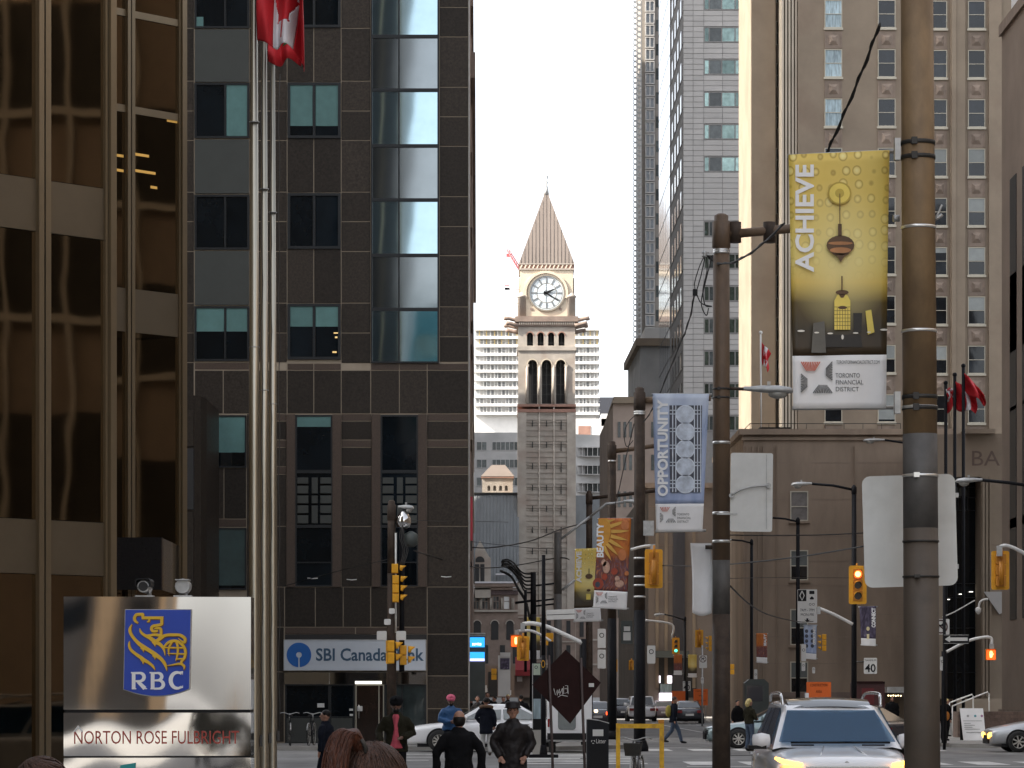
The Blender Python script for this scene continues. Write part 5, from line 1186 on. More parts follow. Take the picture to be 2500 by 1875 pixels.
# ------------------------------------------------------------ kerbside poles
def pole(x, D, y_top, w_top, w_bot, segs, label, name='street_pole', cap=True, gz=None, xb=None, group='brown poles along the west kerb'):
    """segs: list of (y_px where the segment starts, material), top to bottom"""
    gz = (RZ(D)+KERB) if gz is None else gz
    t = thing(name, label, 'pole', (PX(xb or x, D), D, gz), group=group)
    zt = PZ(y_top,D)-gz; r1, r0 = w_top*D/F/2, w_bot*D/F/2; dx = PX(x,D)-PX(xb or x,D)
    def R(z): return r0+(r1-r0)*max(0, min(1, z/zt))
    zs = [PZ(y,D)-gz for y, _ in segs]+[0]
    for (y, m), z1, z0 in zip(segs, zs[:-1], zs[1:]):
        mb = MB(); mb.tube([(dx*z0/zt,0,z0),(dx*z1/zt,0,z1)], [R(z0), R(z1)], 24); part('shaft', mb, m, t)
    mb = MB(); mb.lathe([(r0*1.5,0),(r0*1.5,.12),(r0*1.15,.3),(r0*1.02,.32)], (0,0,0), 20); part('base', mb, segs[-1][1], t)
    if cap:
        mb = MB(); mb.lathe([(r1*1.0,zt-.62),(r1*.9,zt-.6),(r1*.9,zt-.52),(r1*1.12,zt-.5),(r1*1.12,zt-.02),(r1*.86,zt),(r1*.86,zt+.1),(r1*.5,zt+.14)], (dx,0,0), 20); part('cap', mb, segs[0][1], t)
    return t, zt, R, dx
def clamp(t, z, r, dx=0, m=None, h=.035, bolt=True):
    mb = MB(); mb.lathe([(r*1.02,z-h/2),(r*1.05,z-h/2),(r*1.05,z+h/2),(r*1.02,z+h/2)], (dx,0,0), 20)
    if bolt: mb.cbox((dx-r*.35, -r*1.02, z), (.05,.04,h*1.7))
    part('band_clamp', mb, m or Q['iron'], t)
def arm(t, x0, y0, x1, y1, D, r, m, name='bracket_arm', dy=0):
    mb = MB(); mb.tube([PT(x0,y0,D), PT((x0+x1)/2,(y0+y1)/2+abs(x1-x0)*.004,D), PT(x1,y1,D)+Vector((0,dy,0))], r, 12); return part(name, mb, m, t, world=True)
def cobra(t, x, y, D, L=.75, dirx=1, m=None, name='luminaire'):
    """cobra-head street light with a drop lens; (x, y) is where it meets its arm"""
    p = PT(x, y, D); m = m or Q['galv']
    mb = MB(); prof = [(0,.055,.05),(.15,.07,.06),(.35,.11,.085),(.7,.16,.10),(.92,.13,.075),(1,.04,.03)]
    vs = []; n = 12
    for s, w, h in prof:
        for j in range(n):
            a = 2*pi*j/n; hh = h*(1.0 if sin(a) > 0 else .6); vs.append((p.x+dirx*s*L, p.y+w*cos(a), p.z+hh*sin(a)-.04*s))
    fs = [(i*n+j, i*n+(j+1) % n, (i+1)*n+(j+1) % n, (i+1)*n+j) for i in range(len(prof)-1) for j in range(n)]
    mb.add(vs, fs, True); mb.add(vs[-n:], [tuple(range(n))]); mb.cbox((p.x+dirx*.5*L, p.y, p.z+.11), (.06,.06,.07)); o = part(name, mb, m, t, world=True)
    mb = MB(); mb.ball((p.x+dirx*.68*L, p.y, p.z-.085), (.2*L,.11,.1), 14, 8); part('lens', mb, mat('drop_lens', (.32,.31,.28), .15, var=.3, scale=6, spec=.6) if 'drop_lens' not in bpy.data.materials else bpy.data.materials['drop_lens'], o, loc=tuple(-root_loc(o)))
    return o
BP, GP, DP, KP = Q['brownpole'], Q['greypole'], Q['darkpole'], Q['blackpole']
tA = mat('tan_painted_steel', (.215,.14,.07), .6, var=.25, scale=5, bump=.1, bscale=30, dirt=(.075,.048,.03), dscale=1.5, stretch=(1,1,.5))
tan_dk = mat('brown_grey_painted_steel', (.08,.062,.047), .6, var=.22, scale=5, dirt=(.055,.043,.033), dscale=2.5)
D = 27.0; PA, ztA, RA, dxA = pole(2238, D, -90, 79, 90, [(-90,tA),(1060,mat('grey_band_paint', (.085,.08,.076), .55, var=.25, scale=6)),(1290,tan_dk)], 'nearest thick tan and grey pole holding the gold banner', xb=2254, cap=False)
zA = lambda y: PZ(y,D)-(RZ(D)+KERB)
for y in (350, 385, 970, 997): clamp(PA, zA(y), RA(zA(y)), dxA*zA(y)/ztA)
for y in (556, 809, 995, 1162): clamp(PA, zA(y), RA(zA(y)), dxA*zA(y)/ztA, Q['band'], .025, y == 1162)
for y in (1322, 1408): clamp(PA, zA(y), RA(zA(y)), dxA*zA(y)/ztA, Q['iron'], .016, y == 1408)
mb = MB(); 
for y in (366, 984): mb.cbox((PX(2198,D)-.03, D-.02, PZ(y,D)), (.05,.08,.19))
part('banner_bracket', mb, Q['galv'], PA, world=True)
arm(PA, 2196, 533, 2180, 533, 27.2, .03, Q['galv'])
mb = MB(); mb.tube([PT(2282,535,D), PT(2290,522,D), PT(2296,508,D), PT(2300,500,D)], .012, 6); mb.tube([PT(2282,535,D), PT(2292,530,D), PT(2300,524,D)], .018, 6); part('cable_hook', mb, Q['galv'], PA, world=True)
D = 59.0; PB, ztB, RB, dxB = pole(1761, D, 540, 40, 45, [(540,BP),(1368,GP),(1500,DP)], 'brown pole with a tubular bracket arm reaching behind the gold banner')
zB = lambda y: PZ(y,D)-(RZ(D)+KERB)
for y in (950, 971): clamp(PB, zB(y), RB(zB(y)))
for y in (612, 617, 1081, 1253, 1322): clamp(PB, zB(y), RB(zB(y)), 0, Q['band'], .05, False)
arm(PB, 1782, 572, 2050, 545, D, .085, BP)
mb = MB()
for x in (1797, 1880): mb.tube([PT(x-2,563,D)+Vector((0,0,.16)), PT(x-2,572,D)-Vector((0,0,.16))], .115, 12)
part('arm_collar', mb, DP, PB, world=True)
arm(PB, 1780, 948, 1818, 950, D, .03, DP); cobra(PB, 1815, 950, D, .97, 1)
D = 88.0; PC, ztC, RC, dxC = pole(1561.5, D, 957, 26, 29, [(957,DP),(1490,KP)], 'brown and black pole second behind the gold banner pole, with the beauty banner')
arm(PC, 1575, 978, 1735, 972, D, .085, BP)
for y in (1006, 1011, 1363, 1408, 1429, 1457): clamp(PC, PZ(y,D)-KERB, .168, 0, Q['band'], .05, False)
mb = MB(); mb.cbox(PT(1583,1290,D), (.3,.3,.42)); part('junction_box', mb, Q['galv'], PC, world=True)
D = 113.0; PD, ztD, RD, dxD = pole(1494, D, 1086, 20, 24, [(1086,DP),(1510,KP)], 'brown pole third in the kerb row, holding the small gold banner')
arm(PD, 1504, 1101, 1600, 1088, D, .085, BP); clamp(PD, PZ(1126,D)-KERB, .16, 0, Q['band'], .06, False)
D = 145.0; PE, ztE, RE, dxE = pole(1438.5, D, 1205, 15, 18, [(1205,DP),(1420,DP)], 'farthest dark brown pole in the kerb row, with a tubular arm')
arm(PE, 1446, 1216, 1600, 1198, D, .085, DP)
D = 110.0; PF, ztF, RF, dxF = pole(1362, D, 1330-30, 18, 21, [(1300,GP),(1450,GP)], 'slim grey-green pole carrying two long sloping lamp arms', cap=False, name='lamp_pole', group=None)
for (x0,y0,x1,y1) in ((1369,1316,1440,1262),(1372,1440,1404,1416)): arm(PF, x0, y0, x1, y1, D, .045, Q['galv'], 'lamp_arm')
mb = MB(); mb.tube([PT(1440,1262,D), PT(1480,1230,D), PT(1525,1226,D)], .045, 8); part('lamp_arm', mb, Q['galv'], PF, world=True); cobra(PF, 1522, 1224, D, .7, 1)
D = 79.0; PG, ztG, RG, dxG = pole(1327, D, 1355, 9, 13, [(1355,KP),(1600,KP)], 'thin black pole standing beside the information pillar', cap=False, name='black_pole', group=None)
mb = MB(); mb.cbox((0,0,.04), (.75,.4,.08)); part('base_plate', mb, KP, PG)
nb = thing('pole_badge', 'small oval black and yellow badge on the thin black pole', 'sign', PT(1326,1621,D)-Vector((0,.08,0)))
mb = MB(); mb.prism([(.05*cos(a),.1*sin(a)) for a in [2*pi*i/20 for i in range(20)]], -.02, 0); part('plate', mb, Q['sigyel'], nb)
mb = MB(); mb.prism([(.034*cos(a),.075*sin(a)) for a in [2*pi*i/20 for i in range(20)]], -.026, -.021); part('face', mb, Q['black'], nb)
# feeder cables curling out of a thick dark pole
D = 150.0; PH, ztH, RH, dxH = pole(1302, D, 1397, 13, 19, [(1397,KP),(1500,KP)], 'thick black utility pole sprouting a bundle of curling feeder cables', cap=False, name='utility_pole', group=None)
for i in range(9):
    k = i*4.2; mb = MB(); w = 6*sin(i*2.1)
    P_ = [(1225,1368+k*.7,0),(1240,1366+k*.9,.3*(i%3)),(1255,1375+k*1.2+w*.3,.3*(i%2)),(1268,1391+k*1.3,.2),(1282,1400+k*2.1,.2),(1300,1400+k*2.2+(i>5)*20,0)] if i < 6 else [(1222,1388+k*.2,0),(1248,1398+k*.3,.4),(1266,1424+k*.5,.2),(1284,1452+k*.6,0),(1293,1480+k,0)]
    mb.tube([PT(a,b,D)+Vector((0,c,0)) for a,b,c in cr(P_, 5)], .045, 6); part('feeder_cable', mb, Q['cable'], PH, world=True)
mb = MB(); mb.tube([PT(1283,1640,D), PT(1283,1440,D)], .07, 8); mb.tube([PT(1258,1472,D), PT(1300,1466,D)], .07, 6); part('conduit', mb, KP, PH, world=True)
for y in (1428, 1466, 1478): mb = MB(); mb.tube([PT(1305,y+2,D), PT(1357,y-4,D)], .05, 6); part('cross_arm', mb, KP, PH, world=True)

# ------------------------------------------------------------ hanging banners
def tfd(parent, x0, x1, y0, y1, D, yf, detail):
    """white foot of each banner with its ray logo and three lines of lettering"""
    u = D/F; W = x1-x0; H = y1-y0
    if detail > 0:
        for k, (ax, ay, bx, by, m, a0, a1) in enumerate(((.20,.20,.10,.16,'o',0,0),(.40,.26,.10,.16,'k',0,0),(.20,.62,.1,.16,'k',0,0),(.40,.70,.1,.16,'k',0,0))): pass
        mO = bpy.data.materials.get('logo_orange') or mat('logo_orange', (.55,.09,.03), .5); mK = bpy.data.materials.get('logo_grey') or mat('logo_grey', (.13,.13,.13), .5)
        L, T = x0+.08*W, y0+.14*H; S = .33*W
        def ray(mb, p, q, w): mb.ribbon([(PX(p[0],D), PZ(p[1],D), w*u*.5), (PX(q[0],D), PZ(q[1],D), w*u*1.15)], yf-.001, .0015)
        mo = MB(); mk_ = MB(); n = 11 if detail > 1 else 6; w = S*.034 if detail > 1 else S*.045
        cxl, cyl = L+S*.5, T+S*.5
        for i in range(n):
            t = i/(n-1)-.5
            ray(mo, (cxl-S*.2+t*S*.26, T+S*.30), (cxl-S*.2+t*S*.62, T), w)
            ray(mk_, (cxl+S*.30, cyl-S*.17+t*S*.22), (cxl+S*.52, cyl-S*.2+t*S*.6), w)
            ray(mk_, (cxl-S*.30, cyl+S*.19+t*S*.24), (cxl-S*.52, cyl+S*.2+t*S*.6), w)
            ray(mk_, (cxl+S*.2+t*S*.26, cyl+S*.26), (cxl+S*.2+t*S*.62, cyl+S*.53), w)
        part('ray_logo', mo, mO, parent, world=True); part('ray_logo', mk_, mK, parent, world=True)
        fs = W*.05
        for i, s in enumerate(('TORONTO', 'FINANCIAL', 'DISTRICT')):
            text(s, PX(x0+.45*W,D), yf-.001, PZ(y0+H*(.45+i*.155),D), fs*u/.72, mK, parent, align='LEFT', ext=.001, width=W*(.265,.30,.25)[i]*u)
        if detail > 1: text('TORONTOFINANCIALDISTRICT.COM', PX(x0+.46*W,D), yf-.001, PZ(y0+H*.15,D), W*.04*u/.72, mK, parent, align='LEFT', ext=.0008, width=W*.47*u)
def banner(name, label, TL, TR, BR, BL, ysplit, D, art, word, wx, wy, ww, wsize, detail, group='financial district banners', up=True, flip=False):
    c = PT((TL[0]+TR[0])/2, (TL[1]+BL[1])/2, D); t = thing(name, label, 'banner', c, group=group)
    def at(a, b): # bilinear px
        x = (TL[0]*(1-a)+TR[0]*a)*(1-b)+(BL[0]*(1-a)+BR[0]*a)*b; y = (TL[1]*(1-b)+BL[1]*b)*(1-a)+(TR[1]*(1-b)+BR[1]*b)*a
        return x, y
    def srf(a, b, o=0): x, y = at(a, b); return Vector((PX(x,D), D-.012*sin(b*7+a*2)*(1 if detail else .5)-.01*sin(a*9+b*3)+o, PZ(y,D)))
    H = BL[1]-TL[1]; bs = (ysplit-TL[1])/H
    mb = MB(); mb.grid(lambda a, b: srf(a, b*bs), 14, 22); o = part('art_panel', mb, art, t, world=True); o.modifiers.new('thick', 'SOLIDIFY').thickness = .003
    mb = MB(); mb.grid(lambda a, b: srf(a, bs+b*(1-bs)), 14, 8); o = part('white_foot', mb, Q['bannerwhite'], t, world=True); o.modifiers.new('thick', 'SOLIDIFY').thickness = .003
    yf = D-.028
    if word: text(word, PX(wx,D), yf-.008, PZ(wy,D), wsize*D/F/.72, Q['white'], t, 'banner_word', width=ww*D/F, up=True, ext=.001, bold=.006 if detail > 1 else .01)
    tfd(t, BL[0]+1, BR[0]-1, ysplit, BL[1]-(BL[1]-ysplit)*.16, D, yf, detail)
    mb = MB(); r = .018 if D < 40 else .025
    mb.tube([PT(TL[0]-2,TL[1]+2,D)+Vector((0,.03,0)), PT(TR[0]+10*27/D*1.6,TR[1]+1,D)+Vector((0,.03,0))], r, 8); mb.tube([PT(BL[0]-2,BL[1]-2,D)+Vector((0,.03,0)), PT(BR[0]+12*27/D*1.6,BR[1]-3,D)+Vector((0,.03,0))], r, 8); part('rod', mb, Q['galv'], t, world=True)
    return t, at, yf
def artmat(name, base, fn): 
    m, N, L_, b = newmat(name); b.inputs['Roughness'].default_value = .5; tc = N.new('ShaderNodeTexCoord'); sp_ = N.new('ShaderNodeSeparateXYZ'); L_.new(tc.outputs['Generated'], sp_.inputs[0])
    L_.new(fn(N, L_, tc, sp_), b.inputs['Base Color']); return m
def ramp(N, L_, src, stops):
    r = N.new('ShaderNodeValToRGB'); e = r.color_ramp.elements
    while len(e) < len(stops): e.new(.5)
    for q, (p, c) in zip(e, stops): q.position = p; q.color = (*c, 1)
    L_.new(src, r.inputs[0]); return r.outputs[0]
def mixc(N, L_, f, a, b, mode='MIX'):
    m = N.new('ShaderNodeMix'); m.data_type = 'RGBA'; m.blend_type = mode
    if isinstance(f, float): m.inputs[0].default_value = f
    else: L_.new(f, m.inputs[0])
    for i, v in ((6, a), (7, b)):
        if isinstance(v, tuple): m.inputs[i].default_value = (*v, 1)
        else: L_.new(v, m.inputs[i])
    return m.outputs[2]
def gold_art(N, L_, tc, sp_):
    # printed picture of a gilded ceiling over a dim hall
    base = ramp(N, L_, sp_.outputs['Z'], [(0,(.05,.03,.012)),(.13,(.045,.032,.015)),(.26,(.10,.065,.012)),(.36,(.72,.5,.09)),(.5,(.86,.7,.2)),(.8,(.76,.56,.11)),(1,(.6,.42,.08))])
    v = N.new('ShaderNodeTexVoronoi'); v.inputs['Scale'].default_value = 10; v.inputs['Randomness'].default_value = .35
    mp = N.new('ShaderNodeMapping'); mp.inputs['Scale'].default_value = (.75,.02,1.35); L_.new(tc.outputs['Generated'], mp.inputs[0]); L_.new(mp.outputs[0], v.inputs['Vector'])
    k = ramp(N, L_, v.outputs['Distance'], [(0,(.95,.86,.4)),(.2,(.9,.74,.25)),(.30,(.4,.26,.04)),(.37,(.78,.58,.13)),(1,(.74,.54,.11))])
    msk = ramp(N, L_, sp_.outputs['Z'], [(0,(0,0,0)),(.36,(0,0,0)),(.55,(.5,.5,.5)),(1,(.85,.85,.85))])
    sg = N.new('ShaderNodeTexGradient'); sg.gradient_type = 'SPHERICAL'; m3 = N.new('ShaderNodeMapping'); m3.inputs['Location'].default_value = (-.95,0,-1.25); m3.inputs['Scale'].default_value = (1.9,0,2.6); L_.new(tc.outputs['Generated'], m3.inputs[0]); L_.new(m3.outputs[0], sg.inputs[0])
    out = mixc(N, L_, msk, base, k); gf = N.new('ShaderNodeMath'); gf.operation = 'MULTIPLY'; gf.inputs[1].default_value = .75; L_.new(sg.outputs[0], gf.inputs[0]); return mixc(N, L_, gf.outputs[0], out, (.92,.8,.36))
art_gold = artmat('gilded_ceiling_print', None, gold_art)
def blue_art(N, L_, tc, sp_): 
    n = N.new('ShaderNodeTexNoise'); n.inputs['Scale'].default_value = 2.5; L_.new(tc.outputs['Generated'], n.inputs[0])
    return mixc(N, L_, ramp(N, L_, sp_.outputs['Z'], [(0,(.23,.31,.52)),(.5,(.25,.31,.50)),(.8,(.33,.42,.6)),(1,(.52,.58,.68))]), ramp(N, L_, n.outputs[0], [(.3,(.45,.5,.65)),(.7,(.9,.92,1))]), .45, 'MULTIPLY') if False else mixc(N, L_, .35, ramp(N, L_, sp_.outputs['Z'], [(0,(.27,.36,.6)),(.5,(.33,.41,.62)),(.8,(.45,.55,.74)),(1,(.62,.69,.8))]), ramp(N, L_, n.outputs[0], [(.3,(.2,.25,.42)),(.7,(.72,.78,.88))]))
art_blue = artmat('blue_stone_print', None, blue_art)
def sun_art(N, L_, tc, sp_):
    n = N.new('ShaderNodeTexNoise'); n.inputs['Scale'].default_value = 5; n.inputs['Detail'].default_value = 4; n.inputs['Distortion'].default_value = 1.5; L_.new(tc.outputs['Generated'], n.inputs[0])
    low = ramp(N, L_, n.outputs[0], [(.3,(.045,.02,.03)),(.45,(.22,.05,.02)),(.55,(.10,.06,.09)),(.65,(.42,.13,.05)),(.75,(.5,.3,.1))])
    high = ramp(N, L_, n.outputs[0], [(.3,(.42,.10,.015)),(.6,(.55,.17,.02)),(.8,(.6,.12,.03))])
    return mixc(N, L_, ramp(N, L_, sp_.outputs['Z'], [(0,(0,0,0)),(.42,(0,0,0)),(.52,(1,1,1)),(1,(1,1,1))]), low, high)
art_sun = artmat('sun_mural_print', None, sun_art)
def purple_art(N, L_, tc, sp_):
    n = N.new('ShaderNodeTexNoise'); n.inputs['Scale'].default_value = 4; L_.new(tc.outputs['Generated'], n.inputs[0])
    return ramp(N, L_, n.outputs[0], [(.3,(.02,.016,.03)),(.5,(.06,.045,.085)),(.65,(.12,.10,.16)),(.75,(.3,.28,.36))])
art_purple = artmat('dusky_purple_print', None, purple_art)
D = 27.4
b1, at1, yf = banner('hanging_banner', 'large gold ACHIEVE banner with a chandelier picture on the nearest tan pole', (1925,378), (2171,367), (2163,997), (1937,998), 869, D, art_gold, 'ACHIEVE', 1966, 533, 262, 44, 2)
u = D/F
dkb = mat('print_dark_brown', (.11,.055,.02), .55, var=.2); gl = mat('print_glow_yellow', (.85,.66,.13), .55, var=.15); glw = mat('print_pale', (.8,.7,.4), .55)
def prn(name, m, polys, par, D, yf, o=.0):
    mb = MB()
    for p in polys: mb.prism([(PX(a,D), PZ(b,D)) for a, b in p], yf-.0012-o, yf-.0002-o)
    return part(name, mb, m, par, world=True)
def el(cx, cy, rx, ry, n=20): return [(cx+rx*cos(2*pi*i/n), cy+ry*sin(2*pi*i/n)) for i in range(n)]
prn('printed_medallion', mat('print_ring_gold', (.5,.35,.05), .55, var=.2), [el(2049,473,29,28)], b1, D, yf); prn('printed_medallion', gl, [el(2049,473,25,24)], b1, D, yf, .001); prn('printed_medallion', mat('print_mid_gold', (.55,.4,.06), .55, var=.2), [el(2049,473,11,11)], b1, D, yf, .002)
prn('printed_lamp', dkb, [[(2048.5,474),(2050.5,474),(2050.5,550),(2048.5,550)], [(2045,548),(2054,548),(2054,578),(2045,578)], el(2051,600,34,24), [(2030,620),(2074,620),(2060,628),(2052,642),(2044,628)]], b1, D, yf, .003)
prn('printed_lamp_glow', mat('print_copper', (.5,.22,.08), .55, var=.3), [el(2051,612,26,7), el(2051,595,30,4)], b1, D, yf, .004)
prn('printed_window', gl, [[(2036,752),(2036,735),(2043,722),(2056,717),(2068,722),(2075,735),(2075,806),(2036,806)]], b1, D, yf, .003)
prn('printed_window_bars', dkb, [[(2036+i*6.5,752),(2037+i*6.5,752),(2037+i*6.5,806),(2036+i*6.5,806)] for i in range(1,6)]+[[(2036,750+i*9),(2075,750+i*9),(2075,751+i*9),(2036,751+i*9)] for i in range(6)], b1, D, yf, .004)
prn('printed_lamp', dkb, [el(2055,715,16,6), [(2053,675),(2056,675),(2056,712),(2053,712)], el(2056,752,11,4), [(2046,719),(2064,719),(2058,728),(2052,728)]], b1, D, yf, .005)
prn('printed_hall', mat('print_hall_dark', (.022,.018,.014), .55, var=.3), [[(2010,818),(2100,818),(2105,848),(2005,848)], [(2082,765),(2104,765),(2102,812),(2084,812)]], b1, D, yf)
prn('printed_hall', mat('print_hall_grey', (.13,.12,.10), .55, var=.3), [[(1985,790),(2012,785),(2016,862),(1980,862)]], b1, D, yf, .001)
prn('printed_column', gl, [[(2112,760),(2126,757),(2134,812),(2118,818)]], b1, D, yf, .002)
prn('printed_lights', mat('print_white', (.85,.8,.7), .55), [el(1955,809,9,2.5), el(1993,813,6,2), el(2026,815,7,2), el(2088,814,7,2), el(2120,812,5,1.6), el(2157,806,9,2.5), el(2056,824,3,6)], b1, D, yf, .004)
D = 58.8
b2, at2, yf = banner('hanging_banner', 'pale blue OPPORTUNITY banner with a column of five grey discs', (1593,961), (1731,962), (1715,1298), (1602,1299), 1230, D, art_blue, 'OPPORTUNITY', 1619, 1095, 236, 24, 1)
dkg = mat('print_slate', (.055,.06,.085), .55, var=.2); plb = mat('print_pale_blue', (.66,.72,.8), .55, var=.2, scale=5)
prn('printed_grille', dkg, [[(1634,990),(1714,990),(1711,1202),(1636,1202)]], b2, D, yf)
bars = [[(x,990),(x+2.4,990),(x+2.4,1202),(x,1202)] for x in (1641,1648.5,1694,1701.5,1709)]
for yy in (1001,1010,1045,1053,1086,1094,1128,1136,1172,1180,1190): bars += [[(1635,yy),(1712,yy),(1712,yy+2),(1635,yy+2)]]
prn('printed_grille', plb, bars, b2, D, yf, .0012)
for i in range(5): prn('printed_disc', plb, [el(1673,1012+i*42.5,23.5,23)], b2, D, yf, .003); prn('printed_disc_face', mat('print_disc_grey', (.55,.61,.7), .55, var=.3, scale=7), [el(1673,1012+i*42.5,21,20.5)], b2, D, yf, .0045)
D = 87.8
b3, at3, yf = banner('hanging_banner', 'orange BEAUTY banner with a painted sun and its flame rays', (1461,1265), (1541,1265), (1530,1489), (1448,1484), 1441, D, art_sun, 'BEAUTY', 1466, 1320, 84, 16, 1)
prn('printed_sun', mat('print_sun', (.62,.29,.035), .55, var=.2), [[(1461,1266),(1484,1266),(1490,1280),(1491,1300),(1486,1322),(1476,1336),(1466,1345),(1458,1350)]], b3, D, yf-.0002)
rays = []
for i, (a, L0) in enumerate(((62,32),(40,40),(20,44),(2,46),(-14,44),(-30,42),(-46,40),(-62,40))):
    c, s = cos(radians(a)), -sin(radians(a)); bx, by = 1458+34*c, 1299+40*s; px_, py_ = -s*4.5, c*4.5
    rays.append([(bx+px_,by+py_),(bx-px_,by-py_),(bx+c*L0*.55-px_*.7,by+s*L0*.55-py_*.7),(min(1540,bx+c*L0),by+s*L0),(bx+c*L0*.5+px_*.9,by+s*L0*.5+py_*.9)]); rays[-1] = [(max(1461, min(1540, a_)), max(1268, b_)) for a_, b_ in rays[-1]]
prn('printed_rays', mat('print_ray_yellow', (.66,.38,.07), .55, var=.2), rays, b3, D, yf, .001)
prn('printed_face', mat('print_flesh', (.55,.33,.24), .55, var=.35, scale=9), [el(1480,1385,9,15), el(1474,1374,6,9), el(1512,1425,11,9), el(1507,1413,6,7)], b3, D, yf, .002)
prn('printed_fruit', mat('print_red_fruit', (.34,.05,.02), .55, var=.3), [el(1460,1425,13,14), el(1476,1408,7,8), el(1500,1395,8,8)], b3, D, yf, .0015)
prn('printed_fruit', dkg, [el(1459,1427,6,7)], b3, D, yf, .003)
prn('printed_flower', mat('print_flower', (.6,.2,.06), .55, var=.3), [el(1526,1282,10,12)], b3, D, yf, .0015)
for q in ((1519,1355,10,14), (1530,1400,5,6)): prn('printed_flower', bpy.data.materials['print_flower'], [el(*q)], b3, D, yf, .0015)
D = 112.7
b4, at4, yf = banner('hanging_banner', 'smaller gold ACHIEVE banner beside the orange sun banner', (1404,1340), (1456,1338), (1468,1517), (1401,1519), 1485, D, art_gold, 'ACHIEVE', 1414, 1384, 76, 12, 1)
prn('printed_lamp', dkb, [el(1438,1407,9,6), [(1437,1388),(1439,1388),(1439,1402),(1437,1402)], el(1437,1441,5,3)], b4, D, yf, .001); prn('printed_window', gl, [[(1431,1450),(1442,1450),(1442,1464),(1431,1464)]], b4, D, yf, .001)
b5, at5, yf = banner('hanging_banner', 'faint yellow banner behind the thin black pole, half hidden by a signal', (1279,1507), (1318,1507), (1318,1610), (1284,1610), 1588, 160, art_gold, None, 0, 0, 0, 0, 0)
b6, at6, yf = banner('hanging_banner', 'purple CONNECT banner above the round red-brown kiosk', (2098,1480), (2139,1480), (2138,1578), (2103,1576), 1558, 117.5, art_purple, 'CONNECT', 2133, 1508, 48, 9, 0)
prn('printed_figure', glw, [el(2119,1535,4,5), [(2116,1548),(2122,1548),(2122,1560),(2116,1560)]], b6, 117.5, yf)
b7, at7, yf = banner('hanging_banner', 'narrow blue OPPORTUNITY banner under the bus lane sign', (1962,1525), (1994,1525), (1993,1611), (1964,1608), 1594, 156.5, art_blue, 'OPPORTUNITY', 1988, 1552, 46, 6, 0)
prn('printed_grille', dkg, [el(1969+i*14,1541+j*12,4,4.5) for i in range(2) for j in range(4)], b7, 156.5, yf)
b8, at8, yf = banner('hanging_banner', 'small orange BEAUTY banner on the thin lamp pole near the green booth', (1846,1546), (1873,1546), (1873,1620), (1847,1618), 1604, 177.5, art_sun, 'BEAUTY', 1868, 1563, 28, 6, 0)
b9, at9, yf = banner('hanging_banner', 'tiny orange banner hanging under the green traffic light', (1645,1598), (1665,1598), (1665,1648), (1645,1648), 1637, 221, art_sun, None, 0, 0, 0, 0, 0)
ba, ata, yf = banner('hanging_banner', 'tiny yellow banner hanging next to the dark doorway up the street', (1680,1598), (1701,1598), (1701,1654), (1680,1654), 1644, 221.5, art_gold, None, 0, 0, 0, 0, 0)
# ------------------------------------------------------------ traffic signals
def signal(x, y0, y1, D, label, facing=0.0, lit=None, board=True, arrow=False, n=3, hang=None, group='yellow traffic signals', w=None):
    h = (y1-y0)*D/F; t = thing('traffic_signal', label, 'traffic light', PT(x, y1, D), rz=facing, group=group)
    W = w*D/F if w else h*.46
    if board:
        mb = MB(); mb.prism(rrect(-W/2, W/2, 0, h, W*.12), -.012, .012); part('backboard', mb, Q['sigyel'], t)
    hw, hh = (W*.27, h*.84) if board else (W*.5, h); z0 = h*.08 if board else 0; ch = hh/n
    mb = MB()
    for k in range(n): mb.prism(rrect(-hw, hw, z0+k*ch+.008, z0+(k+1)*ch-.008, hw*.25), .0 if not board else -.05, .2)
    part('housing', mb, Q['sigyel_dk'] if board else Q['sigyel'], t)
    for k in range(n):
        zc = z0+(k+.5)*ch; r = min(hw*.8, ch*.4)
        on = lit == ('green', 'amber', 'red')[k] if n == 3 else lit == ('green', 'red')[k]
        mb = MB(); mb.prism(disc(0, zc, r, 18), -.062, -.052); lm = Q['lens_'+lit] if on else Q['lens_off']; le = part('lens', mb, lm, t)
        if on and lit == 'red':
            mb = MB(); mb.prism(disc(0, zc, r*.72, 16), -.066, -.063); part('lamp_core', mb, Q['lens_core'], le)
        mb = MB(); vs = []; m = 12; L = r*1.9
        for j in range(m+1):
            a = -.5+(pi+1.0)*j/m; vs += [(r*1.06*cos(a), -.055, zc+r*1.06*sin(a)), (r*1.06*cos(a), -.055-L*(.35+.65*max(0, sin(a))), zc+r*1.06*sin(a)-.02)]
        mb.add(vs, [(2*j, 2*j+1, 2*j+3, 2*j+2) for j in range(m)], True); v = part('visor', mb, Q['sigyel'] , t); v.modifiers.new('thick', 'SOLIDIFY').thickness = .006
    if board: 
        mb = MB(); mb.tube([(0,.2,h*.8),(0,.26,h*.8),(0,.26,h+.1)], .035, 8); mb.tube([(0,.21,h*.12),(0,.21,h*.72)], hw*.55, 10); part('bracket', mb, Q['sigyel_dk'], t)
    return t
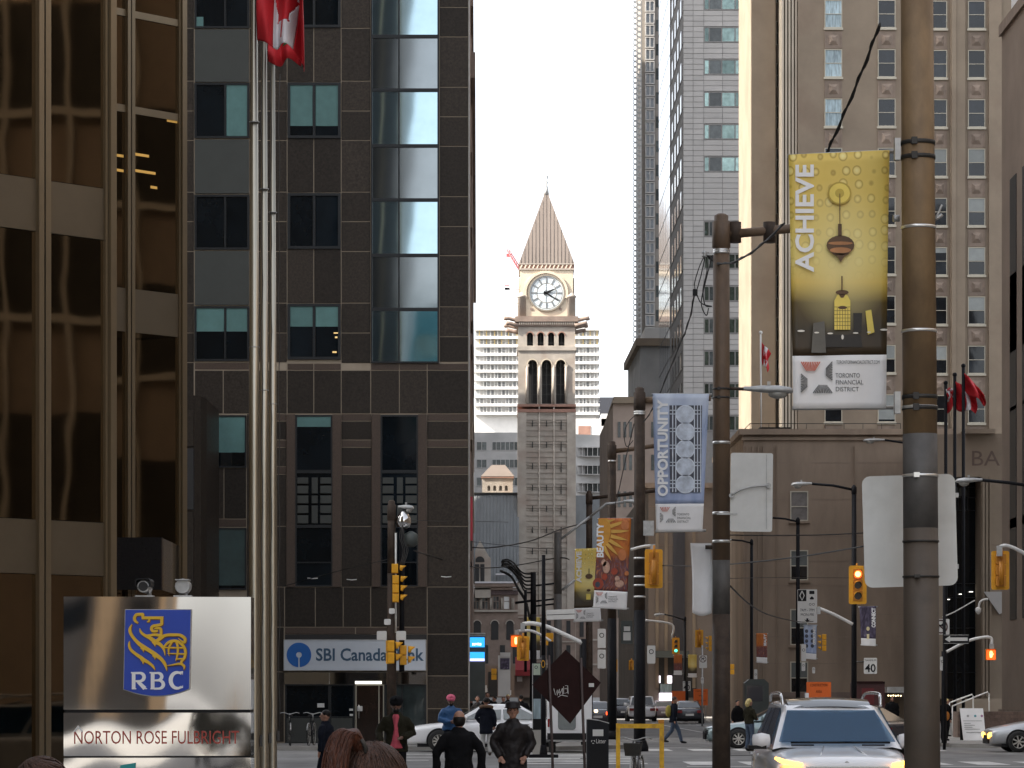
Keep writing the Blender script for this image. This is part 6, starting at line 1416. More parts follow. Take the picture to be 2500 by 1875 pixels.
def walk_signal(x, y0, y1, D, label, facing=0.0):
    h = (y1-y0)*D/F; W = h*.92; t = thing('pedestrian_signal', label, 'traffic light', PT(x, y1, D), rz=facing, group='pedestrian signals')
    mb = MB(); mb.prism(rrect(-W/2, W/2, 0, h, W*.08), -.04, .16); part('housing', mb, Q['sigyel_dk'], t)
    mb = MB(); mb.prism(rrect(-W*.43, W*.43, h*.06, h*.94, .02), -.05, -.041); part('lens', mb, mat('red_hand_glow', (.5,.05,.01), .4, emit=.55, ecol=(1,.10,.01)) if 'red_hand_glow' not in bpy.data.materials else bpy.data.materials['red_hand_glow'], t)
    mb = MB(); k = h*.40
    for bx, bw, bz0, bz1 in ((-.30,.13,.0,.75),(-.12,.13,.1,.9),(.06,.13,.1,.86),(.24,.12,.0,.7)): mb.prism(rrect(bx*k, (bx+bw)*k, h*.5+bz0*k*.6, h*.5+bz1*k, bw*k*.4), -.056, -.051)
    mb.prism([(-.34*k, h*.5+.1*k), (-.24*k, h*.5-.62*k), (.22*k, h*.5-.62*k), (.36*k, h*.5+.1*k)], -.0562, -.0512); mb.prism([(.3*k,h*.5-.3*k),(.36*k,h*.5-.2*k),(.6*k,h*.5+.22*k),(.5*k,h*.5+.28*k)], -.0564, -.0514)
    part('hand_symbol', mb, Q['lens_core'], t)
    mb = MB(); mb.box(-W/2-.01, W/2+.01, -.2, -.05, h, h+.012); part('visor', mb, Q['sigyel_dk'], t)
    return t
signal(2094, 1381, 1475, 112, 'yellow traffic light showing red on the lamp pole in front of the stone hall', lit='red')
s1 = signal(1596, 1341, 1436, 86, 'back of a yellow traffic light hanging beside the beauty banner pole', facing=pi)
s2 = signal(2442, 1345, 1440, 84, 'back of a yellow traffic light hanging from an arm at the right edge', facing=pi)
s3 = signal(1277, 1553, 1613, 100, 'back of a small yellow signal hung from the long curved arm, beside the red hand', facing=pi, n=2, w=30)
walk_signal(1260, 1551, 1580, 101, 'lit red hand pedestrian signal next to the curved signal arm')
walk_signal(2419, 1585, 1612, 104, 'lit red hand pedestrian signal near the right edge by the dark entrance')
signal(1650, 1557, 1597, 222, 'small far yellow traffic light showing green up the street', lit='green')
signal(1707, 1538, 1581, 205, 'back of a far yellow traffic light against the sunlit wall', facing=pi)
signal(1730, 1552, 1590, 206, 'far yellow signal with open visors seen from the side by the sunlit wall', facing=-pi/2, board=False, w=9)
signal(1206, 1632, 1660, 150, 'small orange signal back on a dark post above the crowd', facing=pi, n=2, board=False, w=13)
signal(1541, 1612, 1636, 170, 'tiny yellow signal back behind the pole with the beauty banner', facing=pi, w=12)
signal(1503, 1610, 1640, 168, 'tiny yellow signal with a red light left of the black pole', lit='red', w=9)
signal(1154, 1628, 1656, 170, 'far signal showing a green light at the corner of the granite bank', lit='green', board=False, w=10)
signal(2007, 1548, 1590, 150, 'orange signal with open visors seen from the side beside the blue banner', facing=-pi/2, board=False, w=11)
signal(1342, 1545, 1576, 120, 'orange signal back half behind the thin black pole', facing=pi, n=2, board=False, w=18)
signal(1787, 1621, 1647, 120, 'orange signal edge just right of the bracket arm pole', facing=pi, n=2, board=False, w=10)
# signal pole in front of the bank with its lamps and side-on signals
D = 97.8; sp0, zt0, R0, dx0 = pole(956, D, 1232, 19, 25, [(1232,DP),(1400,DP)], 'brown signal pole with grey conduit in front of the bank sign', name='signal_pole', cap=True, group=None)
mb = MB(); mb.tube([PT(967,1545,D)-Vector((0,.2,0)), PT(967,1302,D)-Vector((0,.2,0))], .032, 8); part('conduit', mb, Q['signback'], sp0, world=True)
mb = MB(); mb.tube([PT(981,1640,D), PT(981,1290,D)], .085, 10); part('second_post', mb, KP, sp0, world=True)
cobra(sp0, 972, 1238, D, .5, 1); mb = MB(); mb.lathe([(.02,.35),(.1,.3),(.24,.1),(.25,-.05),(.2,-.2),(.05,-.26)], tuple(PT(985,1272,D)), 16); part('globe_lamp', mb, Q['steel'], sp0, world=True)
mb = MB(); mb.lathe([(.05,.3),(.22,.2),(.24,-.1),(.1,-.2)], tuple(PT(1003,1320,D)), 14); part('bell_box', mb, Q['booth'], sp0, world=True)
for i in range(4):
    mb = MB(); mb.tube(cr([tuple(PT(a, b, D)-Vector((0,.25,0))) for a, b in ((983,1285),(976+i*5,1310+i*6),(985+i*4,1345),(978+i*3,1378))], 5), .012, 5); part('cable', mb, Q['wire'], sp0, world=True)
for x0, x1, y0, y1 in ((951,965,1486,1499),(939,955,1512,1526)):
    mb = MB(); mb.prism(rrect(PX(x0,D), PX(x1,D), PZ(y1,D), PZ(y0,D), .04), D-.4, D-.25); part('white_box', mb, Q['signwhite'], sp0, world=True)
for i, (x0, x1) in enumerate(((921,945),(968,992))):
    t = thing('traffic_sign', ['square grey sign back left of the bank signal pole', 'square grey sign back right of the bank signal pole'][i], 'sign', PT((x0+x1)/2,1563,D)-Vector((0,.3,0)))
    mb = MB(); w = (x1-x0)*D/F/2; mb.prism(rrect(-w, w, 0, 22*D/F, .04), -.012, .012); part('plate', mb, Q['signback'], t)
    mb = MB(); mb.box(-.02, .02, .013, .05, .02, .26); part('stiffener', mb, Q['galv'], t)
signal(972, 1376, 1400, D-.3, 'topmost of the side-on yellow signals on the bank signal pole', facing=pi/2, n=1, board=False, w=20)
signal(974, 1404, 1471, D-.3, 'three-lamp side-on yellow signal on the bank signal pole', facing=pi/2, n=3, board=False, w=22)
signal(960, 1563, 1621, D-.5, 'left of two low side-on yellow signals in front of the bank sign', facing=pi/2+.25, n=2, board=False, w=26)
signal(992, 1575, 1624, D-.2, 'right of two low side-on yellow signals, covering the bank sign letters', facing=pi/2+.1, n=2, board=False, w=24)
# lamp poles along the east kerb
def lamp_pole(x, D, y_top, w, hx, hy, label, dirx=-1, L=.75, m=None):
    t, zt, R, dx = pole(x, D, y_top, w*.8, w, [(y_top, m or KP)], label, name='street_lamp', cap=False, group='dark lamp poles along the east kerb'); t['category'] = 'street lamp'
    p0, p1 = PT(x, y_top+6, D), PT(hx, hy, D)
    mb = MB(); mb.tube([p0, p0.lerp(p1,.5)+Vector((0,0,.05)), p1], .05, 8); part('lamp_arm', mb, m or KP, t, world=True)
    mb = MB(); mb.lathe([(R(zt)*1.15,zt-.25),(R(zt)*1.15,zt),(R(zt)*.4,zt+.1)], (0,0,0), 14); part('cap', mb, m or KP, t)
    cobra(t, hx, hy, D, L, dirx); return t
lamp_pole(2085, 118, 1190, 14, 1982, 1181, 'black lamp pole behind the red traffic light', L=.8)
lamp_pole(1948, 157, 1268, 11, 1886, 1264, 'black lamp pole carrying the bus lane sign')
lamp_pole(1835, 178, 1320, 9, 1786, 1318, 'thin black lamp pole behind the green booth')
lamp_pole(1672, 225, 1508, 8, 1622, 1500, 'far thin dark lamp pole beside the green traffic light')
t = thing('street_lamp', 'cobra head lamp reaching in from behind the nearest pole at cornice height', 'street lamp', (PX(2252,150), 150, KERB))
mb = MB(); mb.tube([(0,0,0),(0,0,PZ(1085,150)-KERB)], .11, 12); part('shaft', mb, KP, t); mb = MB(); mb.tube([PT(2252,1088,150), PT(2160,1074,150)], .05, 8); part('lamp_arm', mb, KP, t, world=True); cobra(t, 2160, 1074, 150, 1.05, -1)
t = thing('street_lamp', 'bright cobra head lamp on an arm entering from the right edge', 'street lamp', (PX(2540,92), 92, RZ(92)))
mb = MB(); mb.tube([(0,0,0),(0,0,PZ(1176,92))], .12, 12); part('shaft', mb, KP, t); mb = MB(); mb.tube([PT(2540,1190,92), PT(2460,1178,92), PT(2396,1172,92)], .05, 8); part('lamp_arm', mb, KP, t, world=True); cobra(t, 2398, 1172, 92, .8, -1)
# arms the signals hang from
def sig_arm(name, label, pts, D, r, foot=None, m=None):
    t = thing(name, label, 'bracket', PT(pts[0][0], pts[0][1], D)); mb = MB(); mb.tube([tuple(PT(a,b,D)) for a,b in cr(pts, 5)], r, 8); part('tube', mb, m or Q['signwhite'], t, world=True)
    e = PT(*pts[-1], D); mb = MB(); mb.cbox((e.x, e.y, e.z-.1), (.14,.14,.28)); part('hanger', mb, m or Q['galv'], t, world=True)
    if foot: mb = MB(); mb.tube([PT(*foot,D)-Vector((0,0,0)), Vector((PX(foot[0],D), D, RZ(D)+KERB))], .09, 10); part('post', mb, KP, t, world=True)
    return t
sig_arm('signal_bracket', 'long white curved signal arm reaching left over the brown diamond sign', [(1422,1570),(1380,1550),(1335,1530),(1300,1522),(1276,1524)], 100.2, .07, (1425,1560))
sig_arm('signal_bracket', 'thin pale signal arm below the long curved one', [(1345,1566),(1320,1550),(1295,1540),(1262,1541)], 101.3, .045, (1345,1566))
sig_arm('signal_bracket', 'pale bent arm at the right edge holding a signal back', [(2520,1362),(2480,1340),(2455,1332),(2440,1336)], 83.7, .05)
sig_arm('signal_bracket', 'pale arm rising to the red hand signal by the dark entrance', [(2310,1592),(2360,1566),(2400,1556),(2420,1558),(2421,1575)], 104.1, .05, (2305,1590))
sig_arm('signal_bracket', 'short pale bracket between the beauty banner pole and a signal back', [(1540,1342),(1570,1334),(1594,1332)], 86.4, .04)
sig_arm('signal_bracket', 'pale sloping tube from the black pole behind the connect banner', [(2082,1524),(2040,1502),(1998,1484)], 117.6, .06)
sig_arm('signal_bracket', 'pale arm sloping down to the far green light', [(1575,1514),(1640,1524),(1641,1552)], 222.3, .07)
# ------------------------------------------------------------ sign plates
def plate(name, label, x0, x1, y0, y1, D, m, rz=0.0, r=.04, cat='sign', group=None, post=None, back=True):
    w, h = (x1-x0)*D/F, (y1-y0)*D/F; t = thing(name, label, cat, PT((x0+x1)/2, y1, D), rz=rz, group=group)
    mb = MB(); mb.prism(rrect(-w/2, w/2, 0, h, r), -.006, .006); part('plate', mb, m, t)
    if post is not None:
        z = PZ(y1,D)-RZ(D); mb = MB(); mb.tube([(post,.04,-z),(post,.04,h*.96)], .035, 8); part('post', mb, Q['galv'], t)
    return t, w, h
t, w, h = plate('traffic_sign', 'large pale sign back strapped behind the nearest pole', 2112, 2338, 1160, 1432, 27.6, Q['signback'], rz=-.05, r=.07)
for p in t.children: p.rotation_euler = (0, radians(-1.6), 0)
mb = MB(); mb.box(-.42, .42, .008, .04, h*.8, h*.84); mb.box(-.42, .42, .008, .04, h*.16, h*.2); part('stiffener', mb, Q['galv'], t)
t, w, h = plate('traffic_sign', 'pale rectangular sign back with a curved brace right of the bracket arm pole', 1782, 1885, 1106, 1298, 58.6, Q['signback'])
for p in t.children: p.rotation_euler = (0, radians(.7), 0)
mb = MB(); q = 58.6/F; mb.tube(cr([(-w/2+.03,-.05,h*.46),(-w*.25,-.08,h*.53),(w*.1,-.08,h*.575),(w*.41,-.05,h*.585)], 5), .018, 8); part('brace', mb, Q['galv'], t)
for bx, bz in ((-w/2+.03,.46),(w*.41,.585)): mb = MB(); mb.prism([(bx+.05*cos(a), h*bz+.05*sin(a)) for a in [2*pi*i/12 for i in range(12)]], -.06, -.007); part('bracket_bolt', mb, Q['galv'], t)
mb = MB(); mb.box(w*.36, w*.375, -.02, -.007, .05, h-.03); part('rib', mb, Q['galv'], t)
mb = MB(); mb.box(-w/2-.25, -w/2+.14, -.02, .02, h*.215, h*.235); part('clamp_arm', mb, Q['galv'], t)
t = thing('rolled_banner', 'plain white curled sign hanging from the left side of the bracket arm pole', 'banner', PT(1712,1325,59.2))
mb = MB(); mb.grid(lambda a, b: PT(1685+a*52+3*sin(b*3)+6*b*(1-a)*.6, 1326+b*170+8*sin(a*3)*b, 59.2)+Vector((0,.10*sin(a*2.6)-.05+.04*sin(b*5),0)), 10, 16); o = part('cloth', mb, Q['bannerwhite'], t, world=True); o.modifiers.new('thick', 'SOLIDIFY').thickness = .004
mb = MB(); mb.tube([PT(1722,1336,59.1), PT(1745,1336,59.1)], .04, 8); part('rod', mb, DP, t, world=True)
# long pale street name blades
t, w, h = plate('street_sign', 'long pale blank sign blade seen from behind under the gold banner', 1334, 1404, 1488, 1512, 104, Q['signwhite'])
mb = MB(); mb.box(-w/2+.02, w/2, -.012, -.0065, h*.46, h*.52); part('seam', mb, Q['iron'], t); t.rotation_euler[1] = radians(-2)
t = thing('diamond_sign', 'dark brown wooden back of a diamond road-work sign with scratched graffiti', 'sign', (PX(1384,50), 50, NEARG+KERB))
D = 50.0
mb = MB(); mb.prism([(PX(a,D), PZ(b,D)) for a, b in ((1299,1672),(1381,1586),(1467,1667),(1392,1767))][::-1], D-.02, D); part('board', mb, Q['brown_sign'], t, world=True)
for xa, ya, xb, yb in ((1340,1600,1352,1880),(1418,1606,1430,1880)):
    mb = MB(); a, b = PT(xa,ya,D), PT(xb,yb,D); b = b+(b-a)*.06; mb.tube([a-Vector((0,.045,0)), Vector((b.x, D-.045, NEARG+KERB))], .022, 4); part('post', mb, mat('weathered_post', (.09,.065,.06), .6, metal=.2, var=.2) if 'weathered_post' not in bpy.data.materials else bpy.data.materials['weathered_post'], t, world=True)
mb = MB(); wbox(mb, 1437.5, 1450, 1668, 1677, D, -.03, -.021); part('sticker', mb, Q['signwhite'], t, world=True)
gf = [[(1352,1681),(1356,1697),(1361,1684)],[(1361,1684),(1360,1698),(1366,1682)],[(1366,1682),(1366,1697),(1373,1680)],[(1362,1691),(1370,1689)],[(1373,1680),(1374,1696)],[(1376,1676),(1376,1694),(1386,1690),(1384,1680),(1378,1682)],[(1380,1674),(1386,1674),(1387,1694)],[(1362,1702),(1370,1697),(1376,1698),(1386,1700)]]
mb = MB()
for g in gf: mb.ribbon([(PX(a,D), PZ(b,D), .009) for a, b in g], D-.0205, .002)
part('graffiti', mb, Q['signwhite'], t, world=True)
# information pillar, litter bin, white cabinet, bike rack
t = thing('information_pillar', 'slim pale information pillar with a green and white panel', 'pillar', (PX(1311,80), 80, .06))
D = 80.0
mb = MB(); wbox(mb, 1300, 1321, 1782, 1845, D, 0, .2); part('base', mb, mat('pillar_cream', (.42,.40,.36), .6, var=.08), t, world=True)
mb = MB(); wbox(mb, 1300, 1321, 1618, 1782, D, 0, .2); part('frame', mb, Q['black'], t, world=True)
for x0, x1, y0, y1, m in ((1302,1319,1620,1648,mat('pale_green_panel', (.55,.64,.5), .4, var=.06)),(1302,1320,1706,1755,Q['curtain']),):
    mb = MB(); wbox(mb, x0, x1, y0, y1, D, -.012, -.001); part('panel', mb, m, t, world=True)
mb = MB(); wbox(mb, 1299.4, 1301, 1620, 1780, D, -.015, .0); part('edge_strip', mb, Q['signwhite'], t, world=True)
mb = MB()
for i in range(16): a0, a1 = 2*pi*i/16, 2*pi*(i+1)/16; r0, r1 = .028, .042; c = PT(1309,1629,D); mb.prism([(c.x+r0*cos(a0), c.z+r0*sin(a0)),(c.x+r1*cos(a0), c.z+r1*sin(a0)),(c.x+r1*cos(a1), c.z+r1*sin(a1)),(c.x+r0*cos(a1), c.z+r0*sin(a1))], D-.016, D-.013)
part('ring_logo', mb, Q['iron'], t, world=True)
t = thing('delivery_van', 'white delivery van with a rounded rear window parked behind the brown diamond sign', 'van', (PX(1388,92), 93.5, 0))
D = 92.0
mb = MB(); mb.prism(rrect(PX(1336,D), PX(1445,D), .35, 2.2, .16), D, D+4.2); part('body', mb, Q['carwhite'], t, world=True)
mb = MB(); mb.prism(rrect(PX(1362,D), PX(1406,D), PZ(1782,D), PZ(1720,D), .1), D-.02, D-.003); part('rear_window', mb, Q['sideglass'], t, world=True)
mb = MB(); wbox(mb, 1336, 1445, 1790, 1806, D, -.08, .02); part('bumper', mb, Q['black'], t, world=True)
for x in (1349, 1432): mb = MB(); mb.lathe([(.0,-.1),(.34,-.1),(.36,0),(.34,.1),(0,.1)], (PX(x,D), D+.7, .36), 18, 'x'); part('wheel', mb, Q['rubber'], t, world=True)
for x in (1339.5, 1441.5): mb = MB(); wbox(mb, x-2.5, x+2.5, 1755, 1775, D, -.015, .01); part('tail_light', mb, Q['tail_red'], t, world=True)
t = thing('litter_bin', 'black sidewalk recycling and litter bin lettered Litter', 'bin', (PX(1466,61), 61, NEARG+KERB))
D = 61.0; g0 = NEARG+KERB
mb = MB(); mb.prism([(PX(1433,D),g0),(PX(1486,D),g0),(PX(1486,D),PZ(1765,D)),(PX(1478,D),PZ(1762,D)),(PX(1462,D),PZ(1758,D)),(PX(1438,D),PZ(1755,D)),(PX(1433,D),PZ(1757,D))][::-1], D, D+.62); part('body', mb, mat('bin_black', (.010,.011,.014), .45, var=.2, spec=.2), t, world=True)
mb = MB(); mb.prism([(PX(1432,D),PZ(1756.5,D)),(PX(1438,D),PZ(1754.5,D)),(PX(1462,D),PZ(1757.5,D)),(PX(1487,D),PZ(1764.5,D)),(PX(1487,D),PZ(1766.5,D)),(PX(1462,D),PZ(1759.5,D)),(PX(1438,D),PZ(1756.5,D))], D-.02, D+.64); part('lid', mb, Q['galv'], t, world=True)
mb = MB(); wbox(mb, 1447, 1473, 1781, 1797, D, -.012, -.001); part('slot_flap', mb, Q['signback'], t, world=True)
mb = MB(); wbox(mb, 1440, 1482, 1818, 1880, D, -.01, -.001); part('door', mb, Q['black'], t, world=True)
text('Litter', PX(1467,D), D-.006, PZ(1810,D), 11*D/F/.72, Q['signwhite'], t, width=24*D/F)
c = PT(1448,1811,D); mb = MB()
for i in range(3):
    a = pi/2+i*2*pi/3; mb.ribbon([(c.x+.03*cos(a+.5), c.z+.03*sin(a+.5), .014), (c.x+.036*cos(a+1.05), c.z+.036*sin(a+1.05), .014), (c.x+.03*cos(a+1.7), c.z+.03*sin(a+1.7), .014)], D-.001, .006)
part('recycling_symbol', mb, Q['signwhite'], t, world=True)
t = thing('bike_rack', 'scuffed yellow square-tube rack around a parked bicycle', 'rack', (PX(1562,56), 56, NEARG+KERB))
D = 56.0; g0 = NEARG+KERB
for xa, xb in ((1504,1514),(1610,1621)): mb = MB(); wbox(mb, xa, xb, 1766, 1875, D, -.04, .04); mb.box(PX(xa,D), PX(xb,D), D-.041, D+.041, g0, PZ(1874,D)); part('upright', mb, Q['rack_yellow'], t, world=True)
mb = MB(); wbox(mb, 1504, 1620, 1767, 1778, D, -.05, .05); part('top_rail', mb, Q['rack_yellow'], t, world=True)
mb = MB(); wbox(mb, 1607, 1621, 1757, 1766, D, -.055, .055); part('post_cap', mb, Q['sigyel_dk'], t, world=True)
mb = MB(); mb.box(PX(1514,D), PX(1610,D), D-.03, D+.03, g0+.12, g0+.2); part('lower_rail', mb, Q['rack_yellow'], t, world=True)
# bus lane sign, speed signs, no parking signs
D = 156.3
t, w, h = plate('bus_lane_sign', 'white bus and taxi lane sign with a black diamond and hours', 1947, 1995, 1439, 1521, D, Q['signwhite'])
mb = MB(); mb.box(-w/2+.02, -w*.05, -.012, -.0065, h*.65, h*.985); part('black_field', mb, Q['black'], t)
mb = MB(); c = (-w*.27, h*.815); mb.ribbon([(c[0], c[1]+.24, .05), (c[0]+.11, c[1], .05), (c[0], c[1]-.24, .05), (c[0]-.11, c[1], .05), (c[0], c[1]+.24, .05)], -.0125, .003); part('diamond', mb, Q['signwhite'], t)
mb = MB(); mb.prism(rrect(w*.1, w*.36, h*.86, h*.96, .03), -.012, -.0065); mb.prism(rrect(w*.13, w*.33, h*.70, h*.76, .03), -.012, -.0065); mb.prism([(w*.17,h*.76),(w*.29,h*.76),(w*.26,h*.79),(w*.2,h*.79)], -.012, -.0065); part('vehicle_symbols', mb, Q['black'], t)
mb = MB(); 
for cx_ in (w*.15, w*.31):
    for i in range(10): a0, a1 = 2*pi*i/10, 2*pi*(i+1)/10; mb.prism([(cx_+.045*cos(a0),h*.555+.045*sin(a0)),(cx_+.065*cos(a0),h*.555+.065*sin(a0)),(cx_+.065*cos(a1),h*.555+.065*sin(a1)),(cx_+.045*cos(a1),h*.555+.045*sin(a1))], -.011, -.0065)
part('bicycle_symbol', mb, Q['iron'], t)
tp = t.location
for s, zz, wd in (('7AM - 7PM', .38, .72), ('MON-FRI', .245, .66)): text(s, tp.x, tp.y-.008, tp.z+h*zz, .2, Q['black'], t, width=w*wd)
mb = MB(); mb.prism([(-.16,h*.10),(0,h*.02),(.16,h*.10),(.05,h*.09),(.05,h*.14),(-.05,h*.14),(-.05,h*.09)], -.012, -.0065); part('arrow', mb, Q['black'], t)
for i, (x0, x1, y0, y1, D, lab) in enumerate(((2109,2141,1606,1645,117.2,'MAXIMUM 40 speed sign beside the black pole under the connect banner'),(1667,1686,1663,1687,214,'small far MAXIMUM 40 speed sign above an orange board'))):
    t, w, h = plate('speed_sign', 'white '+lab if i == 0 else lab, x0, x1, y0, y1, D, Q['signwhite'], group=None); tp = t.location
    text('MAXIMUM', tp.x, tp.y-.008, tp.z+h*.84, .1, Q['black'], t, width=w*.88); text('40', tp.x, tp.y-.008, tp.z+h*.33, h*.5/.72, Q['black'], t, width=w*.82, bold=.008)
    if i: mb = MB(); mb.tube([(0,.05,-(tp.z)),(0,.05,h)], .12, 8); part('post', mb, KP, t)
    else: mb = MB(); mb.tube([(-w*.5-.28,.05,h*.75),(w*.3,.05,h*.75)], .03, 6); part('bracket', mb, Q['iron'], t)
def ring_sign(name, label, x0, x1, y0, y1, D, cxp, cyp, rp, group=None, slash=(1,-1), arrowpts=None, m=None):
    t, w, h = plate(name, label, x0, x1, y0, y1, D, Q['signwhite'], group=group); u = D/F; cx_, cz = (cxp-(x0+x1)/2)*u, (y1-cyp)*u; r = rp*u; mb = MB()
    for i in range(20): a0, a1 = 2*pi*i/20, 2*pi*(i+1)/20; mb.prism([(cx_+r*.8*cos(a0),cz+r*.8*sin(a0)),(cx_+r*cos(a0),cz+r*sin(a0)),(cx_+r*cos(a1),cz+r*sin(a1)),(cx_+r*.8*cos(a1),cz+r*.8*sin(a1))], -.011, -.0065)
    s = r*.66; mb.ribbon([(cx_-s, cz+s*slash[0]*1, r*.18), (cx_+s, cz+s*slash[1], r*.18)], -.0066, .004); part('ring_symbol', mb, m or mat('ring_dark_red', (.06,.015,.012), .5) if 'ring_dark_red' not in bpy.data.materials else bpy.data.materials['ring_dark_red'], t)
    mb = MB(); mb.ribbon([(cx_-r*.35, cz-r*.45, r*.2), (cx_-r*.3, cz+r*.1, r*.2), (cx_+r*.2, cz+r*.25, r*.22)], -.0068, .005); mb.prism([(cx_+r*.15,cz+r*.5),(cx_+r*.15,cz-r*.02),(cx_+r*.58,cz+r*.26)], -.012, -.0068); part('arrow_symbol', mb, Q['black'], t)
    return t
ring_sign('no_turn_sign', 'white no right turn sign just right of the nearest pole', 2284, 2318, 1511, 1549, 99, 2297, 1530, 17)
ring_sign('no_turn_sign', 'small white no turn sign on a grey post up the street', 1707, 1726, 1600, 1631, 178, 1716, 1609, 8.5)
for i, (x0, x1, y0, y1, D, lab) in enumerate(((2295,2306,1603,1637,99,'narrow white parking sign below the one way arrow'),(1711,1718,1653,1669,178,'tiny narrow white parking sign on the grey post under the no turn sign'),(1841,1849,1634,1671,176,'narrow pair of white parking plates on the thin pole by the booth'),(1956,1968,1573,1614,155,'pale parking plates on the pole under the bus lane sign'),(1957,1966,1617,1638,155,'lowest pale parking plate on the bus lane sign pole'),(1580,1600,1576,1620,120,'pale plate with small symbols right of the beauty banner pole'),(1459,1479,1586,1632,125,'white and green plate left of the third kerb pole'),(1459,1479,1535,1582,126,'tall blank pale plate above the white and green plate'),(1516,1544,1515,1572,150,'rounded dark framed back of a lamp-like sign between two poles'),(1262,1284,1588,1606,150,'small pale plate under the faint yellow banner'),(1983,1990,1629,1644,150,'tiny white plate beside the wall lamp'))):
    t, w, h = plate('parking_sign' if i not in (5,6,7,8) else 'street_plate', lab, x0, x1, y0, y1, D, Q['signwhite'] if i != 8 else Q['booth'])
    mb = MB(); r = w*.3
    for k in range(14): a0, a1 = 2*pi*k/14, 2*pi*(k+1)/14; mb.prism([(r*.7*cos(a0),h*.66+r*.7*sin(a0)),(r*cos(a0),h*.66+r*sin(a0)),(r*cos(a1),h*.66+r*sin(a1)),(r*.7*cos(a1),h*.66+r*.7*sin(a1))], -.011, -.0065)
    part('symbol', mb, Q['iron'], t)
    if i in (8,): mb = MB(); mb.box(-w*.3, w*.35, -.014, -.0065, h*.15, h*.5); mb.box(-w*.25, w*.3, -.014, -.0065, h*.55, h*.75); part('pale_panel', mb, Q['signback'], t)
    if i == 1: mb = MB(); mb.tube([(0,.05,-(PZ(y1,D))),(0,.05,2.2)], .05, 8); part('post', mb, Q['galv'], t)
D = 98.5
t, w, h = plate('one_way_sign', 'black one way sign with a white arrow pointing left', 2303, 2366, 1549, 1572, D, Q['black'], r=.03)
mb = MB(); 
for a in ((-w/2+.015, w/2-.015, .012, .022),(-w/2+.015, w/2-.015, h-.022, h-.012)): mb.box(a[0], a[1], -.0075, -.0062, a[2], a[3])
part('white_border', mb, Q['signwhite'], t)
mb = MB(); mb.prism([(-w*.44,h*.5),(-w*.24,h*.86),(-w*.24,h*.68),(w*.44,h*.68),(w*.44,h*.32),(-w*.24,h*.32),(-w*.24,h*.14)], -.012, -.0065); part('arrow', mb, Q['signwhite'], t)
mb = MB(); z = PZ(1572,D)-RZ(D); mb.tube([(-w*.45,.06,-z),(-w*.45,.06,h+1.6)], .05, 10); part('post', mb, KP, t)
# orange road-work boards
for i, (x0, x1, y0, y1, D, lab, big) in enumerate(((1969,2029,1665,1722,96,'orange road-work board right above the white suv roof',1),(1640,1673,1687,1720,208,'plain orange board behind the crossing pedestrian',0),(1693,1728,1682,1722,206,'orange lettered board right of the far speed sign',1))):
    t, w, h = plate('road_work_sign', lab, x0, x1, y0, y1, D, Q['orange_sign'], r=.02); tp = t.location
    if big: 
        for s, zz in (('CONSTRUCTION', .86), ('AREA', .58), ('EXPECT DELAYS', .28)): text(s, tp.x, tp.y-.008, tp.z+h*zz, .12, Q['brown_sign'], t, width=w*(.7 if s != 'AREA' else .25))
    mb = MB(); 
    for sx_ in (-w*.36, w*.36): mb.tube([(sx_,.03,-(tp.z-RZ(D))),(sx_,.03,h*.9)], .025, 6)
    part('legs', mb, Q['galv'], t)
# white a-frame board, handrails, goose-neck lamp, booths
D = 111.0
t = thing('sandwich_board', 'white a-frame advertising board standing on the pavement at the right', 'sign', (PX(2376,D), D, KERB))
u = D/F; b0 = PZ(1815,D)-KERB
mb = MB(); mb.add([(-27*u,-.35,0),(28*u,-.35,0),(24*u,0,78*u),(-33*u,0,78*u),(-27*u,-.32,0),(28*u,-.32,0),(24*u,.03,78*u),(-33*u,.03,78*u)], [(0,1,2,3),(7,6,5,4),(0,3,7,4),(1,5,6,2),(3,2,6,7),(0,4,5,1)]); part('front_board', mb, Q['bannerwhite'], t)
mb = MB(); mb.add([(-27*u,.5,0),(28*u,.5,0),(24*u,.06,78*u),(-33*u,.06,78*u),(-27*u,.47,0),(28*u,.47,0),(24*u,.03,78*u),(-33*u,.03,78*u)], [(0,1,2,3),(7,6,5,4),(0,3,7,4),(1,5,6,2),(3,2,6,7),(0,4,5,1)]); part('rear_board', mb, Q['black'], t)
mb = MB()
for k, (z, x0, x1) in enumerate(((.60,-26,20),(.52,-24,-8),(.46,-24,2),(.40,-24,-4),(.34,-23,14),(.24,-20,22))): zz = z*78*u; y = -.353+(.35)*z; mb.box(x0*u, x1*u, y-.008, y-.001, zz, zz+.018)
part('print_lines', mb, Q['galv'], t)
for x, m in ((-14, Q['galv']), (4, mat('print_cyan', (.15,.4,.45), .5)), (20, mat('print_magenta', (.4,.2,.34), .5))):
    mb = MB(); z = .76*78*u; mb.prism(disc(x*u, z, 3*u, 12), -.10, -.086); part('printed_dot', mb, m, t)
t = thing('handrail', 'pair of pale sloping handrails at the dark entrance steps', 'railing', (PX(2360,125), 125, KERB))
for x0, y0, x1, y1, x2, y2 in ((2318,1716,2374,1695,2376,1700),(2325,1724,2412,1689,2415,1694)):
    mb = MB(); mb.tube([PT(x0,y0,125), PT(x1,y1,125), PT(x2,y2,125), Vector((PX(x2,125),125,KERB))], .03, 8); mb.tube([PT(x0,y0,125), Vector((PX(x0,125),125,KERB))], .025, 6); part('rail', mb, Q['signwhite'], t, world=True)
t = thing('goose_neck_lamp', 'white goose-neck lamp hanging in front of the black glass entrance', 'lamp', PT(2388,1484,140))
